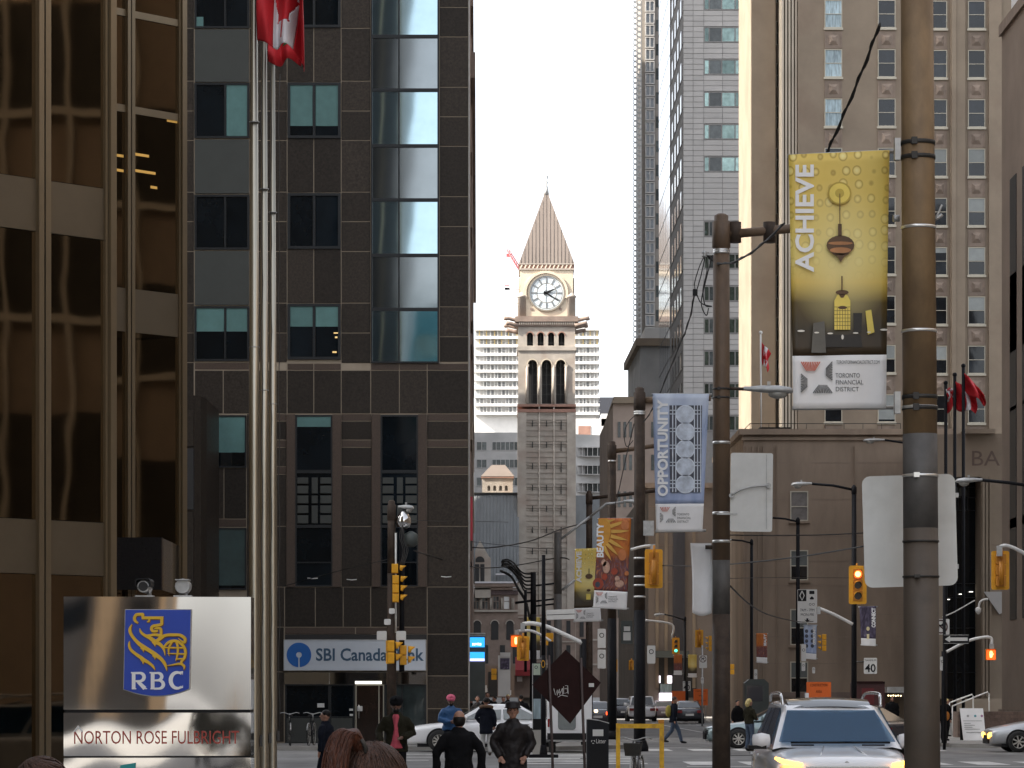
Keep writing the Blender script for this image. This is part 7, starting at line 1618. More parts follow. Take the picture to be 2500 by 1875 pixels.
mb = MB(); mb.tube([tuple(PT(a,b,140)) for a,b in cr([(2301,1506),(2330,1494),(2372,1470),(2380,1466)], 4)], .03, 6); mb.tube([tuple(PT(a,b,140)) for a,b in cr([(2412,1463),(2402,1464),(2393,1470),(2389,1484)], 4)], .05, 8); part('arm', mb, Q['signwhite'], t, world=True)
mb = MB(); mb.lathe([(.05,.15),(.13,.1),(.14,-.05),(.05,-.18)], tuple(PT(2388.5,1490,140)), 14); part('lamp_head', mb, Q['signwhite'], t, world=True)
t = thing('telephone_booth', 'grey-green booth with a dark panel beside the stone hall', 'booth', (PX(1847,160), 160, KERB)); D = 160.0
mb = MB(); mb.prism([(PX(1818,D),KERB),(PX(1877,D),KERB),(PX(1877,D),PZ(1668,D)),(PX(1866,D),PZ(1658,D)),(PX(1830,D),PZ(1658,D)),(PX(1818,D),PZ(1668,D))][::-1], D, D+1.4); part('body', mb, Q['booth'], t, world=True)
mb = MB(); wbox(mb, 1823, 1862, 1674, 1712, D, -.02, -.003); part('panel', mb, Q['cardark'], t, world=True)
Q['awning_dark'] = mat('dark_red_panel', (.13,.012,.015), .5, var=.2)
t = thing('kiosk', 'dark red-brown newspaper kiosk box beside the black lamp pole', 'kiosk', (PX(2120,130), 130, KERB)); D = 130.0
mb = MB(); mb.prism(rrect(PX(2086,D), PX(2160,D), KERB, PZ(1663,D), .1), D, D+1.6); part('body', mb, mat('maroon_box', (.06,.012,.012), .4, var=.2), t, world=True)
mb = MB(); wbox(mb, 2086, 2160, 1664, 1669, D, -.06, -.003); part('top_trim', mb, Q['brown_sign'], t, world=True)
mb = MB(); wbox(mb, 2104, 2134, 1680, 1720, D, -.03, -.003); part('door_panel', mb, Q['awning_dark'], t, world=True)
t = thing('awning', 'pale shop awning edge with small lights left of the nearest pole', 'awning', (PX(2190,200), 200, 2.3)); D = 199.0
mb = MB(); wbox(mb, 2162, 2214, 1677, 1691, D, -.8, 3.7); part('fascia', mb, Q['signback'], t, world=True)
for i in range(6): mb = MB(); mb.ball(tuple(PT(2169+i*6,1698+(i%2)*.8,198.6)), .05, 8, 5); part('bulb', mb, Q['lamp_warm'], t, world=True)
t = thing('stone_planter', 'long brown brick planter wall at the right with a scrap of snow', 'planter', (PX(2420,118), 118, KERB)); D = 118.0
mb = MB(); wbox(mb, 2338, 2560, 1737, 1800, D, 0, 1.2); mb2 = MB()
part('wall', mb, Q['brown_brick'], t, world=True)
for r_ in range(8):
    for k in range(18):
        x0 = 2338+k*12.4+(r_ % 2)*6
        mb = MB(); w = 11.6*D/F
        put('brick', cached(('brick', w), lambda: MB().box(0, w, -.02, -.002, 0, 7*D/F).mesh('brick')), mat('planter_brick', (.13,.088,.07), .85, var=.2, rnd=.2, scale=8) if 'planter_brick' not in bpy.data.materials else bpy.data.materials['planter_brick'], t, PX(x0,D), D, PZ(1737+r_*7.9+7.3,D))
mb = MB(); mb.grid(lambda a, b: PT(2336+a*52, 1738-7*sin(pi*a)*(.6+.4*sin(a*9)), D)+Vector((0, b*.7, -.05*b)), 12, 3); o = part('snow_patch', mb, Q['whitecloth'], t, world=True)
# shop screens and the busy shopfronts at the foot of the street
t = thing('screen_sign', 'two stacked bright blue screens on the corner beyond the granite bank', 'screen', (PX(1165,128), 128, PZ(1615,128))); D = 128.0
mb = MB(); wbox(mb, 1144, 1184, 1546, 1712, D, .05, 1.2); part('frame', mb, Q['booth'], t, world=True)
for y0, y1 in ((1556, 1580), (1592, 1607)): mb = MB(); wbox(mb, 1145, 1183, y0, y1, D, 0, .049); part('screen', mb, Q['screen_blue'], t, world=True)
mb = MB(); wbox(mb, 1147, 1183, 1607.5, 1614, D, 0, .049); part('screen', mb, mat('screen_pale', (.3,.4,.8), .4, emit=.6, ecol=(.45,.5,1)), t, world=True)
for y0, y1 in ((1545,1549),(1551,1553)): mb = MB(); wbox(mb, 1144, 1185, y0, y1, D, -.1, .049); part('trim', mb, Q['galv'], t, world=True)
text('service', PX(1164,D), D-.004, PZ(1572,D), .2, Q['screen_white'], t, width=22*D/F)
t = thing('litter_poster_frame', 'framed purple poster stand behind the crowd', 'poster', (PX(1233,175), 175, KERB)); t.name = 'poster_stand'; D = 175.0
mb = MB(); wbox(mb, 1216, 1246, 1600, 1700, D, .02, .2); part('frame', mb, Q['signwhite'], t, world=True)
mb = MB(); wbox(mb, 1221, 1244, 1607, 1634, D, -.02, .018); part('poster', mb, art_purple, t, world=True)
mb = MB(); wbox(mb, 1221, 1246, 1593, 1604, D, -.03, .1); part('top_board', mb, Q['signwhite'], t, world=True)
t = thing('red_awning', 'dull red shop awning left of the brown diamond sign', 'awning', (PX(1275,190), 190, 3)); D = 190.0
mb = MB(); mb.prism([(D-1.2, PZ(1650,D)), (D-1.2, PZ(1636,D)), (D, PZ(1604,D)), (D, PZ(1650,D))], PX(1258,D), PX(1296,D), 'x'); part('canvas', mb, mat('awning_red', (.28,.025,.03), .7, var=.15), t, world=True)
mb = MB(); wbox(mb, 1256, 1300, 1650, 1703, D, 0, .6); part('shopfront', mb, Q['sand_dk'], t, world=True)
mb = MB(); wbox(mb, 1262, 1275, 1652, 1664, D, -.05, -.004); part('notice', mb, Q['signwhite'], t, world=True)
t = thing('shop_window', 'cluttered pale shopfront with notices behind the crowd', 'shopfront', (PX(1195,260), 260, 0)); D = 260.0; t.name = 'corner_shop'
mb = MB(); wbox(mb, 1140, 1262, 1625, 1703, D, 0, 4); part('wall', mb, Q['sand_dk'], t, world=True)
for x0, x1, y0, y1, m in ((1168,1190,1680,1690,Q['signwhite']),(1180,1189,1673,1680,Q['signwhite']),(1217,1236,1644,1656,Q['signwhite']),(1218,1236,1663,1676,Q['signwhite']),(1150,1166,1650,1700,Q['grey_glass']),(1192,1214,1640,1700,Q['dark']),(1220,1234,1677,1690,Q['dark']),(1244,1248,1685,1697,Q['white'])):
    mb = MB(); wbox(mb, x0, x1, y0, y1, D, -.15, -.004); part('notice' if m is Q['signwhite'] else 'window', mb, m, t, world=True)
# flags up the street
t = thing('maple_leaf_flag', 'small maple leaf flag on a roof pole over the stone banking hall', 'flag', (PX(1858,208), 208, PZ(1045,208))); D = 208.0
mb = MB(); mb.tube([PT(1858,1045,D), PT(1857,812,D)], .06, 8); mb.ball(tuple(PT(1857,812,D)), .13, 8, 6); part('pole', mb, Q['signwhite'], t, world=True)
def fl(u_, v_): return tuple(PT(1859+u_*22*(1-.3*(1-v_))+3*sin(v_*7)*u_, 832+(1-v_)*46+u_*32+4*sin(u_*6), D)+Vector((0,.25*sin(u_*7+v_*2),0)))
def submesh(t, fn, mask, mats_, names, nu=20, nv=12, base=None):
    vs, fs, mi = flag_mesh(fn, mask, nu, nv)
    for k, m in enumerate(mats_):
        use = [f for f, q in zip(fs, mi) if q == k]; ids = sorted({i for f in use for i in f}); mp = {a: b for b, a in enumerate(ids)}
        if not use: continue
        me = bpy.data.meshes.new(names[k]); me.from_pydata([tuple(Vector(vs[i])-root_loc(t)) for i in ids], [], [tuple(mp[i] for i in f) for f in use]); me.polygons.foreach_set('use_smooth', [True]*len(use)); o = part(names[k], me, m, t); o.modifiers.new('thick', 'SOLIDIFY').thickness = .01
submesh(t, fl, lambda a, b: 1 if (.28 < a < .72 and not leafmask(a, 1-b)) else 0, [Q['redcloth'], Q['whitecloth']], ['field', 'white_panel'])
D = 186.0
for i, (x, yt, lab, kind) in enumerate(((2309,935,'red ensign with a small cross in its corner behind the nearest pole',1),(2331,915,'red and white flag streaming right from the middle black pole',2),(2352,893,'dark red flag end hanging off the tallest of the three black poles',0))):
    t = thing('red_flag', lab, 'flag', (PX(x,D), D-i*.4, KERB)); Dd = D-i*.4
    mb = MB(); mb.tube([Vector((PX(x,Dd),Dd,KERB)), PT(x,yt,Dd)], .10, 10); mb.ball(tuple(PT(x,yt,Dd)), .14, 8, 6); part('pole', mb, KP, t, world=True)
    Lw, Lh, dr = ((22,62,8),(52,70,40),(52,44,62))[i]
    f3 = lambda u_, v_, x=x, yt=yt, Dd=Dd, Lw=Lw, Lh=Lh, dr=dr: tuple(PT(x+1+u_*Lw+3*sin(v_*5), yt+10+(1-v_)*Lh*(1-.35*u_)+u_*dr+5*sin(u_*6+v_), Dd)+Vector((0,.35*sin(u_*8+v_*3),0)))
    submesh(t, f3, (lambda a, b: 1 if kind == 2 and .45 < a < .72 else (1 if kind == 1 and a < .9 and b > .45 and (abs(a-(b-.45)*1.6) < .1 or abs(a-(1-b)*1.6) < .1) else 0)), [Q['redcloth'], Q['whitecloth']], ['field', 'white_panel'])
# ------------------------------------------------------------ overhead wires
def wire(label, pts, r=.02, m=None, twist=False):
    q = cr([tuple(PT(x, y, D)) for x, y, D in pts], 8); t0 = Vector(q[0]); o = MB()
    o.tube([Vector(p)-t0 for p in q], r, 6); w = part('overhead_cable', o, m or Q['cable'], None, loc=t0); tag(w, label, 'cable', 'cables strung over the street')
    if twist:
        q2 = [Vector(p)-t0+Vector((r*1.2*cos(i*1.1), r*.6*sin(i*1.7), r*1.2*sin(i*1.1))) for i, p in enumerate(q)]; mb = MB(); mb.tube(q2, r*.8, 5); part('strand', mb, Q['cable'], w)
    return w
wire('twisted black cable rising past the gold banner to the upper right', [(2020,370,30),(2060,280,29.5),(2110,160,29),(2147,60,28.5)], .012, twist=True)
wire('black cable drooping from the bracket arm pole up behind the gold banner', [(1726,618,59),(1745,640,59),(1790,640,58),(1850,605,56),(1915,545,54)], .018, twist=True)
for i, pts in enumerate(([(1722,620,58.8),(1708,650,58.8),(1696,690,58.8),(1698,710,58.8)],[(1722,622,58.8),(1712,670,58.8),(1702,705,58.8)],[(1724,622,58.7),(1726,660,58.7),(1716,710,58.7),(1722,745,58.7),(1738,748,58.7)],[(1700,715,58.8),(1712,740,58.8),(1738,748,58.8)],[(1740,620,58.7),(1722,690,58.7),(1712,740,58.7),(1724,770,58.7),(1730,752,58.7)])):
    wire(['thin loop of cable left of the bracket arm pole top', 'second thin strand beside the pole-top loop', 'long hanging loop along the bracket arm pole', 'short strand from the splice box to the bracket arm pole', 'outermost sagging loop by the bracket arm pole'][i], pts, .011)
sbx = thing('splice_box', 'small black cable splice box hanging left of the bracket arm pole', 'box', PT(1697,714,58.8)); mb = MB(); mb.cbox((0,0,0), (.09,.09,.12)); part('body', mb, Q['black'], sbx); mb = MB(); mb.tube([(0,0,.06),(0,0,.12)], .012, 6); part('eye', mb, Q['galv'], sbx)
ins = thing('cable_insulator', 'pale cable insulator clamped at the top of the bracket arm pole', 'insulator', PT(1722,621,58.7)); mb = MB(); mb.cbox((.06,0,0), (.2,.06,.03)); part('bracket', mb, Q['galv'], ins); mb = MB(); mb.lathe([(.03,-.06),(.055,-.05),(.03,-.02),(.055,.02),(.03,.06)], (-.02,-.04,0), 12); part('spool', mb, Q['galv'], ins)
wire('black cable running down left from the splice box past the grey tower', [(1696,718,58.8),(1680,790,62),(1650,865,68),(1600,985,78),(1572,1030,86)], .014, twist=True)
wire('thin cable from the beauty banner pole sloping down to the next pole', [(1548,1035,88),(1530,1110,95),(1510,1200,105),(1500,1240,112)], .015)
wire('thin looping lead at the second kerb pole top', [(1556,1010,88),(1535,1030,88),(1524,1060,88),(1530,1090,88),(1546,1075,88)], .014)
wire('sagging black cable crossing in front of the clock tower foot', [(1150,1336,130),(1200,1337,128),(1290,1322,122),(1370,1292,116),(1432,1276,112)], .025)
wire('thin span cable under the sagging one', [(1150,1322,140),(1220,1330,140),(1300,1338,140),(1372,1340,140)], .012)
wire('black span cable from the granite corner to the slim lamp pole', [(1010,1344,98),(1080,1366,104),(1170,1386,110),(1260,1380,112),(1362,1362,110),(1390,1366,110)], .022)
wire('thin cable sloping up across the tall bank windows', [(690,1432,103),(760,1412,102),(850,1388,100),(955,1364,98)], .012)
wire('pale thin cable from the bank signal pole to the right', [(990,1268,98),(1060,1272,100),(1150,1272,108),(1240,1275,114)], .009)
wire('upper of two black cables across the stone hall', [(1780,1306,59),(1850,1307,60),(2000,1306,62),(2112,1301,62)], .013)
wire('lower black cable rising across the stone hall', [(1590,1380,88),(1700,1382,80),(1800,1376,70),(1960,1358,66),(2112,1333,62)], .016)
wire('thin black cable falling away from the bracket arm pole to the right', [(1782,1430,59),(1830,1475,70),(1880,1502,85),(1950,1518,100),(1985,1517,110)], .017)
wire('faint thin cable at mid height across the stone hall', [(1780,1412,100),(1900,1410,110),(2085,1411,117)], .010)
for i, (x, y) in enumerate(((765,1414),(860,1417),(1090,1410))):
    D = 103.5; o = MB(); o.tube([(-.17,0,.02),(0,0,0),(.17,0,.015)], .018, 6); w = part('wire_clip', o, Q['signwhite'], None, loc=PT(x,y,D)-Vector((0,.4,0))); tag(w, ['bright wire clip left of the middle granite pier', 'bright wire clip between the two tall bank windows', 'bright wire clip right of the tall bank windows'][i], 'wire clip')
# ------------------------------------------------------------ cars
gw = None
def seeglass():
    m, N, L, b = newmat('sky_blue_windscreen'); b.inputs['Base Color'].default_value = (.01,.045,.085,1); b.inputs['Roughness'].default_value = .04; b.inputs['Specular IOR Level'].default_value = .42  # blue of the reflected sky is put into the glass colour
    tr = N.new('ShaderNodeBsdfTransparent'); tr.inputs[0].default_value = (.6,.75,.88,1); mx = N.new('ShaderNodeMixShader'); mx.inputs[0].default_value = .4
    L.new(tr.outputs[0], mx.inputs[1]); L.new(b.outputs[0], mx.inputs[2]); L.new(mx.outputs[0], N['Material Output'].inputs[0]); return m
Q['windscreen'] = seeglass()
def wheel(parent, x, y, r, side, spokes=10):
    mb = MB(); w = .21; mb.lathe([(r*.62,-w/2),(r*.9,-w/2),(r,-w*.36),(r,w*.36),(r*.9,w/2),(r*.62,w/2)], (0,0,0), 26, 'y', cap=False); ty = part('wheel', mb, Q['rubber'], parent, loc=(x, y, r))
    mb = MB(); yo = side*w*.44
    mb.lathe([(r*.56,yo*.7),(r*.64,yo*.9),(r*.66,yo*1.05)], (0,0,0), 26, 'y', cap=False)
    mb.lathe([(.001,yo*1.0),(r*.13,yo*.98),(r*.15,yo*.8)], (0,0,0), 14, 'y')
    for i in range(spokes):
        a = 2*pi*i/spokes; c, s = cos(a), sin(a); q = r*.055
        mb.add([(c*r*.12-s*q, yo*.95, s*r*.12+c*q), (c*r*.12+s*q, yo*.95, s*r*.12-c*q), (c*r*.6+s*q*1.5, yo, s*r*.6-c*q*1.5), (c*r*.6-s*q*1.5, yo, s*r*.6+c*q*1.5)], [(0,1,2,3)])
    part('rim', mb, Q['alloy'], ty); mb = MB(); mb.lathe([(.001,yo*.55),(r*.58,yo*.55)], (0,0,0), 20, 'y'); part('hub_back', mb, Q['black'], ty)
def car(name, label, cat, loc, rz, paint, st, cab, wb, r=.33, wheel_x=(-1.4, 1.4), glass=None, wind=None, pillars=(0.5,), group=None, lights=None, grille=True, suv=False, spokes=10, rd=0.0):
    """st: stations (x, top z, half width, sill z) nose to tail; cab: (xb0, xr0, xr1, xb1, z_belt, z_roof, half width belt, half width roof)"""
    t = thing(name, label, cat, loc, rz=rz, group=group); glass = glass or Q['carglass']; wind = wind or glass
    mb = MB(); vs = []; 
    for x, zt, w, zs in st:
        half = [(0,zt),(w*.5,zt-.004),(w*.84,zt-.03),(w*.97,zt-.10),(w,zt-.2),(w*1.0,(zt+zs)/2-.05),(w*.985,zs+.12),(w*.9,zs)]
        ring_ = half+[(-a, b) for a, b in half[::-1][:-1]]; vs.append([(x, a, b) for a, b in ring_])
    n = len(vs[0]); flat = [p for r_ in vs for p in r_]
    fs = [(i*n+j, i*n+(j+1) % n, (i+1)*n+(j+1) % n, (i+1)*n+j) for i in range(len(vs)-1) for j in range(n)]
    mb.add(flat, fs, True); mb.add(vs[0], [tuple(range(n))]); mb.add(vs[-1], [tuple(range(n))[::-1]])
    bo = part('body', mb, paint, t); ss = bo.modifiers.new('round', 'SUBSURF'); ss.levels = 1; ss.render_levels = 2
    xb0, xr0, xr1, xb1, zb, zr, hb, hr = cab
    mb = MB(); xs = [(xb0,zb-.03,hb),(xr0,zr-.05,hr+.015),(xr0+.18,zr-.012,hr),((xr0+xr1)/2,zr,hr),(xr1-.15,zr-.02,hr),(xr1,zr-.06,hr+.01),(xb1,zb-.02,hb*.96)]
    def side(s): return [(xb0,s*hb,zb-.05),(xr0,s*(hr+.01),zr-.055-rd),(xr0+.2,s*hr,zr-.03-rd*.55),(xr1-.15,s*hr,zr-.035),(xr1,s*(hr+.01),zr-.07),(xb1,s*hb*.96,zb-.05)]
    Ls, Rs = side(1), side(-1); top = [(x, 0, z) for x, z, _ in ((xb0,zb-.05,0),(xr0,zr-.04-rd,0),(xr0+.2,zr+.012-rd*.55,0),(xr1-.15,zr+.01,0),(xr1,zr-.03,0),(xb1,zb-.03,0))]
    tl = [(a[0], a[1]*.86, a[2]+.028) for a in Ls]; tr_ = [(a[0], a[1]*.86, a[2]+.028) for a in Rs]
    allv = Ls+tl+top+tr_+Rs; fs = [(k*6+j, k*6+j+1, (k+1)*6+j+1, (k+1)*6+j) for k in range(4) for j in range(5)]
    mb.add(allv, fs, True); mb.add(Ls, [tuple(range(6))]); mb.add(Rs, [tuple(range(6))[::-1]])
    part('cabin', mb, paint, t)
    def lerp(a, b, k): return Vector(a)*(1-k)+Vector(b)*k
    def patch(nm, A, B, C_, D_, m, off, inset=.0):
        A, B, C_, D_ = map(Vector, (A, B, C_, D_)); c = (A+B+C_+D_)/4; nn = (B-A).cross(D_-A).normalized()
        if nn.dot(off) < 0: nn = -nn
        P = [p.lerp(c, inset)+nn*.006 for p in (A, B, C_, D_)]; Pb = [p-nn*.012 for p in P]; mb = MB()
        mb.add(P+Pb, [(0,1,2,3),(7,6,5,4),(0,4,5,1),(1,5,6,2),(2,6,7,3),(3,7,4,0)]); return part(nm, mb, m, t)
    ws = patch('windscreen', (xb0+.02,-hb*.9,zb+.01),(xb0+.02,hb*.9,zb+.01),(xr0+.03,hr*.9,zr-.06-rd),(xr0+.03,-hr*.9,zr-.06-rd), wind, Vector((-1,0,1)))
    ws.location = Vector((-.02,0,.045))
    rw = patch('rear_window', (xb1-.02,-hb*.84,zb+.02),(xb1-.02,hb*.84,zb+.02),(xr1+.0,hr*.86,zr-.09),(xr1+.0,-hr*.86,zr-.09), glass, Vector((1,0,.5))); rw.location = Vector((.03,0,.02))
    for s in (1, -1):
        e0, e1 = xb0+.24, xb1-.16; f0, f1 = xr0+.14, xr1-.06; ks = [0]+list(pillars)+[1]
        for k0, k1 in zip(ks[:-1], ks[1:]):
            k0, k1 = k0+(.018 if k0 else 0), k1-(.018 if k1 < 1 else 0); zt = zr-.10; yb, yt = s*(hb-.002), s*(hr+.012)
            patch('side_window', (e0+(e1-e0)*k0, yb, zb+.02), (e0+(e1-e0)*k1, yb, zb+.02), (f0+(f1-f0)*k1, yt, zt), (f0+(f1-f0)*k0, yt, zt), glass, Vector((0,s,.2)))
        mb = MB(); mb.lathe([(.02,-.09),(.07,-.08),(.09,0),(.07,.09),(.02,.1)], (0,0,0), 10, 'y'); m_ = part('mirror', mb, paint, t, loc=(xb0+.32, s*(hb+.12), zb+.06)); m_.scale = (.9,1.15,.95) if not suv else (1.0,1.3,1.25)
        for wx in wheel_x:
            mb = MB(); mb.prism([(wx+r*1.17*cos(a), r*1.02+r*1.17*sin(a)) for a in [-.25+(pi+.5)*i/18 for i in range(19)]], s*(wb-.05), s*(wb+.004)); part('wheel_arch', mb, Q['black'], t); wheel(t, wx, s*(wb-.045), r, s, spokes)
        for hx in ((xb0+.55*(xb1-xb0)-.35), (xb0+.9*(xb1-xb0)-.35)):
            mb = MB(); mb.cbox((hx, s*(wb+.02), zb-.14), (.2,.03,.028)); part('door_handle', mb, Q['chrome'] if not suv else paint, t)
    x0, z0, w0, s0 = st[0]; x1, z1, w1, s1_ = st[-1]
    for s in (1, -1):
        hm = (lights or {}).get('head', Q['sideglass']); mb = MB(); mb.prism([(s*w0*.55, z0-.12),(s*w0*1.02, z0-.06),(s*w0*1.06, z0-.17),(s*w0*.6, z0-.24)], x0-.03, x0+.16, 'x'); part('headlight', mb, hm, t)
        mb = MB(); zt = st[-2][1] if not suv else z1+.05; mb.prism(rrect(min(s*w1*.62, s*w1*1.0), max(s*w1*.62, s*w1*1.0), z1-.24, z1-.06, .03), x1-.06, x1+.045, 'x'); part('tail_light', mb, (lights or {}).get('tail', Q['tail_red']), t)
    if grille: mb = MB(); mb.prism(rrect(-w0*.5, w0*.5, z0-.34, z0-.14, .03), x0-.045, x0+.03, 'x'); part('grille', mb, Q['black'], t)
    mb = MB(); mb.prism(rrect(-w0*.75, w0*.75, s0+.04, s0+.18, .03), x0-.04, x0+.04, 'x'); part('air_intake', mb, Q['black'], t)
    mb = MB(); mb.box(x1+.01, x1+.05, -.26, .26, z1-.42, z1-.28); part('number_plate', mb, Q['signwhite'], t)
    mb = MB(); mb.box(x0+.35, x1-.35, -wb+.1, wb-.1, .16, .34); part('underbody', mb, Q['black'], t)
    return t
SED = [(-2.44,.70,.74,.24),(-2.42,.74,.80,.2),(-2.1,.83,.90,.19),(-1.4,.90,.92,.2),(-.75,.98,.925,.2),(.2,.98,.925,.2),(1.2,1.0,.92,.2),(1.75,1.03,.91,.22),(2.25,1.0,.86,.25),(2.42,.92,.76,.33)]
SCAB = (-.95,-.15,1.05,1.85,.98,1.45,.84,.63)
car('parked_sedan', 'white four-door sedan standing across the crossing behind the pedestrians', 'car', (PX(1187,94.8), 94.9, 0), 0, Q['carwhite'], SED, SCAB, .92, .335, (-1.42, 1.40), glass=Q['sideglass'], pillars=(.5,), spokes=10)
TEAL = [(-2.43,.66,.72,.26),(-2.40,.70,.78,.2),(-2.0,.78,.87,.19),(-1.3,.86,.89,.2),(-.75,.93,.9,.2),(.2,.95,.9,.2),(1.2,.96,.9,.2),(1.75,.97,.88,.22),(2.25,.95,.84,.25),(2.4,.88,.74,.33)]
car('teal_sedan', 'pale teal silver sedan passing behind the bracket arm pole', 'car', (PX(1906,101), 101.6, 0), 0, Q['carteal'], TEAL, (-.9,-.15,1.0,1.75,.95,1.38,.82,.6), .9, .32, (-1.4, 1.35), lights={'head': Q['black']}, spokes=8)
SIL = [(-2.12,.66,.7,.22),(-2.08,.72,.78,.18),(-1.75,.80,.84,.19),(-1.1,.92,.87,.19),(-.6,1.0,.87,.19),(.3,1.0,.87,.19),(1.2,1.02,.86,.2),(1.8,1.0,.82,.25),(2.0,.85,.72,.33)]
car('silver_hatchback', 'silver hatchback with an amber front light entering at the right edge', 'car', (PX(2411,94.5)+2.1, 94.6, 0), 0, Q['carsilver'], SIL, (-.75,.05,1.2,1.8,1.0,1.46,.8,.62), .87, .32, (-1.28, 1.25), lights={'head': Q['lens_amber']}, spokes=7)
# far cars seen from behind (rz=-90: tail towards the camera)
VAN = [(-2.3,.9,.7,.35),(-2.2,1.0,.88,.25),(-1.6,1.08,.97,.24),(-1.0,1.15,.99,.24),(.5,1.15,.99,.24),(1.8,1.15,.98,.25),(2.3,1.1,.94,.28),(2.42,.98,.88,.34)]
car('white_minivan', 'white minivan seen from behind, farthest left of the cars up the street', 'car', (PX(1568,214), 216.5, 0), -pi/2, Q['carwhite'], VAN, (-1.35,-.45,1.95,2.3,1.13,1.76,.92,.76), .98, .36, (-1.5, 1.45), suv=True, group='cars driving up the street')
car('dark_sedan', 'dark purple-grey sedan from behind, right of the crossing pedestrian', 'car', (PX(1684,196), 198.5, 0), -pi/2, Q['cardark'], SED, SCAB, .92, .33, (-1.42, 1.4), group='cars driving up the street')
car('mauve_car', 'pinkish grey car partly hidden by the crossing pedestrian', 'car', (PX(1622,228), 230, 0), -pi/2, mat('mauve_paint', (.26,.2,.21), .3, metal=.2, var=.04, coat=.5), SED, SCAB, .92, .33, (-1.42, 1.4), group='cars driving up the street')
car('grey_car', 'grey car with red tail lights left of the white minivan', 'car', (PX(1524,222), 224, 0), -pi/2, Q['cardark'], VAN, (-1.2,-.4,1.6,2.2,1.1,1.6,.88,.72), .96, .35, (-1.5, 1.45), suv=True, group='cars driving up the street')
car('pale_car', 'pale car farther off between two kerb poles', 'car', (PX(1512,262), 264, 0), -pi/2, Q['carsilver'], SED, SCAB, .92, .33, (-1.42, 1.4), group='cars driving up the street')
car('braking_car', 'car with a glaring headlamp and red tail light beside the litter bin', 'car', (PX(1459,175), 177, 0), -pi/2, Q['cardark'], SED, SCAB, .92, .33, (-1.42, 1.4), group='cars driving up the street', lights={'tail': Q['lens_red']})
hl = thing('headlamp_glare', 'glaring warm headlamp of an oncoming car above the litter bin', 'lamp', PT(1455,1736,172)); mb = MB(); mb.ball((0,0,0), (.11,.05,.09), 12, 8); part('lens', mb, Q['lamp_warm'], hl); mb = MB(); mb.tube([(0,.05,0),(0,.3,0)], .09, 10); part('housing', mb, Q['black'], hl)
car('grey_sedan', 'dark grey sedan with a red tail light just left of the nearest pole', 'car', (9.0, 85, 0), -.9, Q['cardark'], SED, SCAB, .92, .33, (-1.42, 1.4), lights={'tail': Q['tail_red']})
# the near suv, nose towards the camera
zg = NEARG
SUVS = [(-2.37,1.03,.70,.36),(-2.34,1.07,.82,.28),(-2.1,1.15,.90,.26),(-1.6,1.19,.915,.25),(-1.0,1.27,.925,.25),(-.6,1.29,.93,.25),(.5,1.29,.93,.25),(1.6,1.30,.925,.25),(2.15,1.28,.90,.28),(2.3,1.1,.86,.36)]
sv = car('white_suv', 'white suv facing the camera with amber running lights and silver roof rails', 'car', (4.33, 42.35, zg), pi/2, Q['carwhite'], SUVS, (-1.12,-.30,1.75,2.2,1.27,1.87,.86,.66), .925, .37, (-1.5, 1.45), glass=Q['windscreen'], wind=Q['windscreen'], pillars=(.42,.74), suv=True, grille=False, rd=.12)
mb = MB(); mb.prism(rrect(-.50, .50, .62, 1.0, .05), -2.40, -2.3, 'x'); part('grille', mb, Q['black'], sv)
mb = MB(); mb.prism(rrect(-.54, .54, .99, 1.02, .01), -2.42, -2.3, 'x'); part('grille_chrome', mb, Q['chrome'], sv)
mb = MB(); mb.prism(disc(0, 1.055, .032, 14), -2.32, -2.27, 'x'); part('bonnet_badge', mb, Q['galv'], sv)
mb = MB(); mb.grid(lambda a, b: (-.2+a*1.8, (-.5+b)*1.12, 1.885+.03*sin(pi*b)-.125*max(0,1-a/.3)**1.6), 8, 8); part('glass_roof', mb, Q['carglass'], sv)
for s in (1, -1):
    mb = MB(); mb.tube(cr([(-2.40,s*.58,1.045),(-2.36,s*.70,1.06),(-2.27,s*.82,1.085),(-2.1,s*.90,1.12)], 4), [.02]*2+[.028]*9+[.02]*2, 8); part('running_light', mb, Q['lens_amber'], sv)
    mb = MB(); mb.tube(cr([(-.42,s*.66,1.80),(-.30,s*.67,1.92),(-.05,s*.67,1.965),(.8,s*.665,1.975),(1.5,s*.66,1.955),(1.75,s*.65,1.86)], 5), .022, 8); part('roof_rail', mb, Q['chrome'], sv)
    mb = MB(); mb.prism([(s*.32,.0),(s*.62,.0),(s*.62,.02),(s*.32,.02)], 0, .02, 'x'); v = part('bonnet_vent', mb, Q['black'], sv, loc=(-1.22, 0, 1.268))
    mb = MB(); mb.tube([(-1.3,s*.2,1.262),(-2.15,s*.34,1.105)], .012, 6); part('bonnet_crease', mb, Q['carwhite'], sv)
    mb = MB(); mb.box(-.86, -.62, s*.92, s*1.16, 1.22, 1.27); part('mirror_arm', mb, Q['black'], sv)
mb = MB(); mb.tube([(-1.16,-.1,1.31),(-1.13,.62,1.31)], .014, 6); part('wiper', mb, Q['black'], sv); mb = MB(); mb.tube([(-1.16,-.7,1.31),(-1.13,-.05,1.31)], .014, 6); part('wiper', mb, Q['black'], sv)
mb = MB(); mb.cbox((-.25, 0, 1.68), (.06,.26,.09)); part('rear_view_mirror', mb, Q['black'], sv)
mb = MB(); mb.cbox((1.6, .15, 1.93), (.16,.05,.09)); part('roof_antenna', mb, Q['carwhite'], sv)
mb = MB(); mb.box(-1.0, -.7, -.7, .7, 1.2, 1.24); part('dashboard', mb, Q['cardark'], sv)
mb = MB(); mb.box(-.95, -.75, -.55, -.2, 1.242, 1.25); part('dash_reflection_sheet', mb, Q['signwhite'], sv)  # pale sheet added in place of a reflection in the windscreen
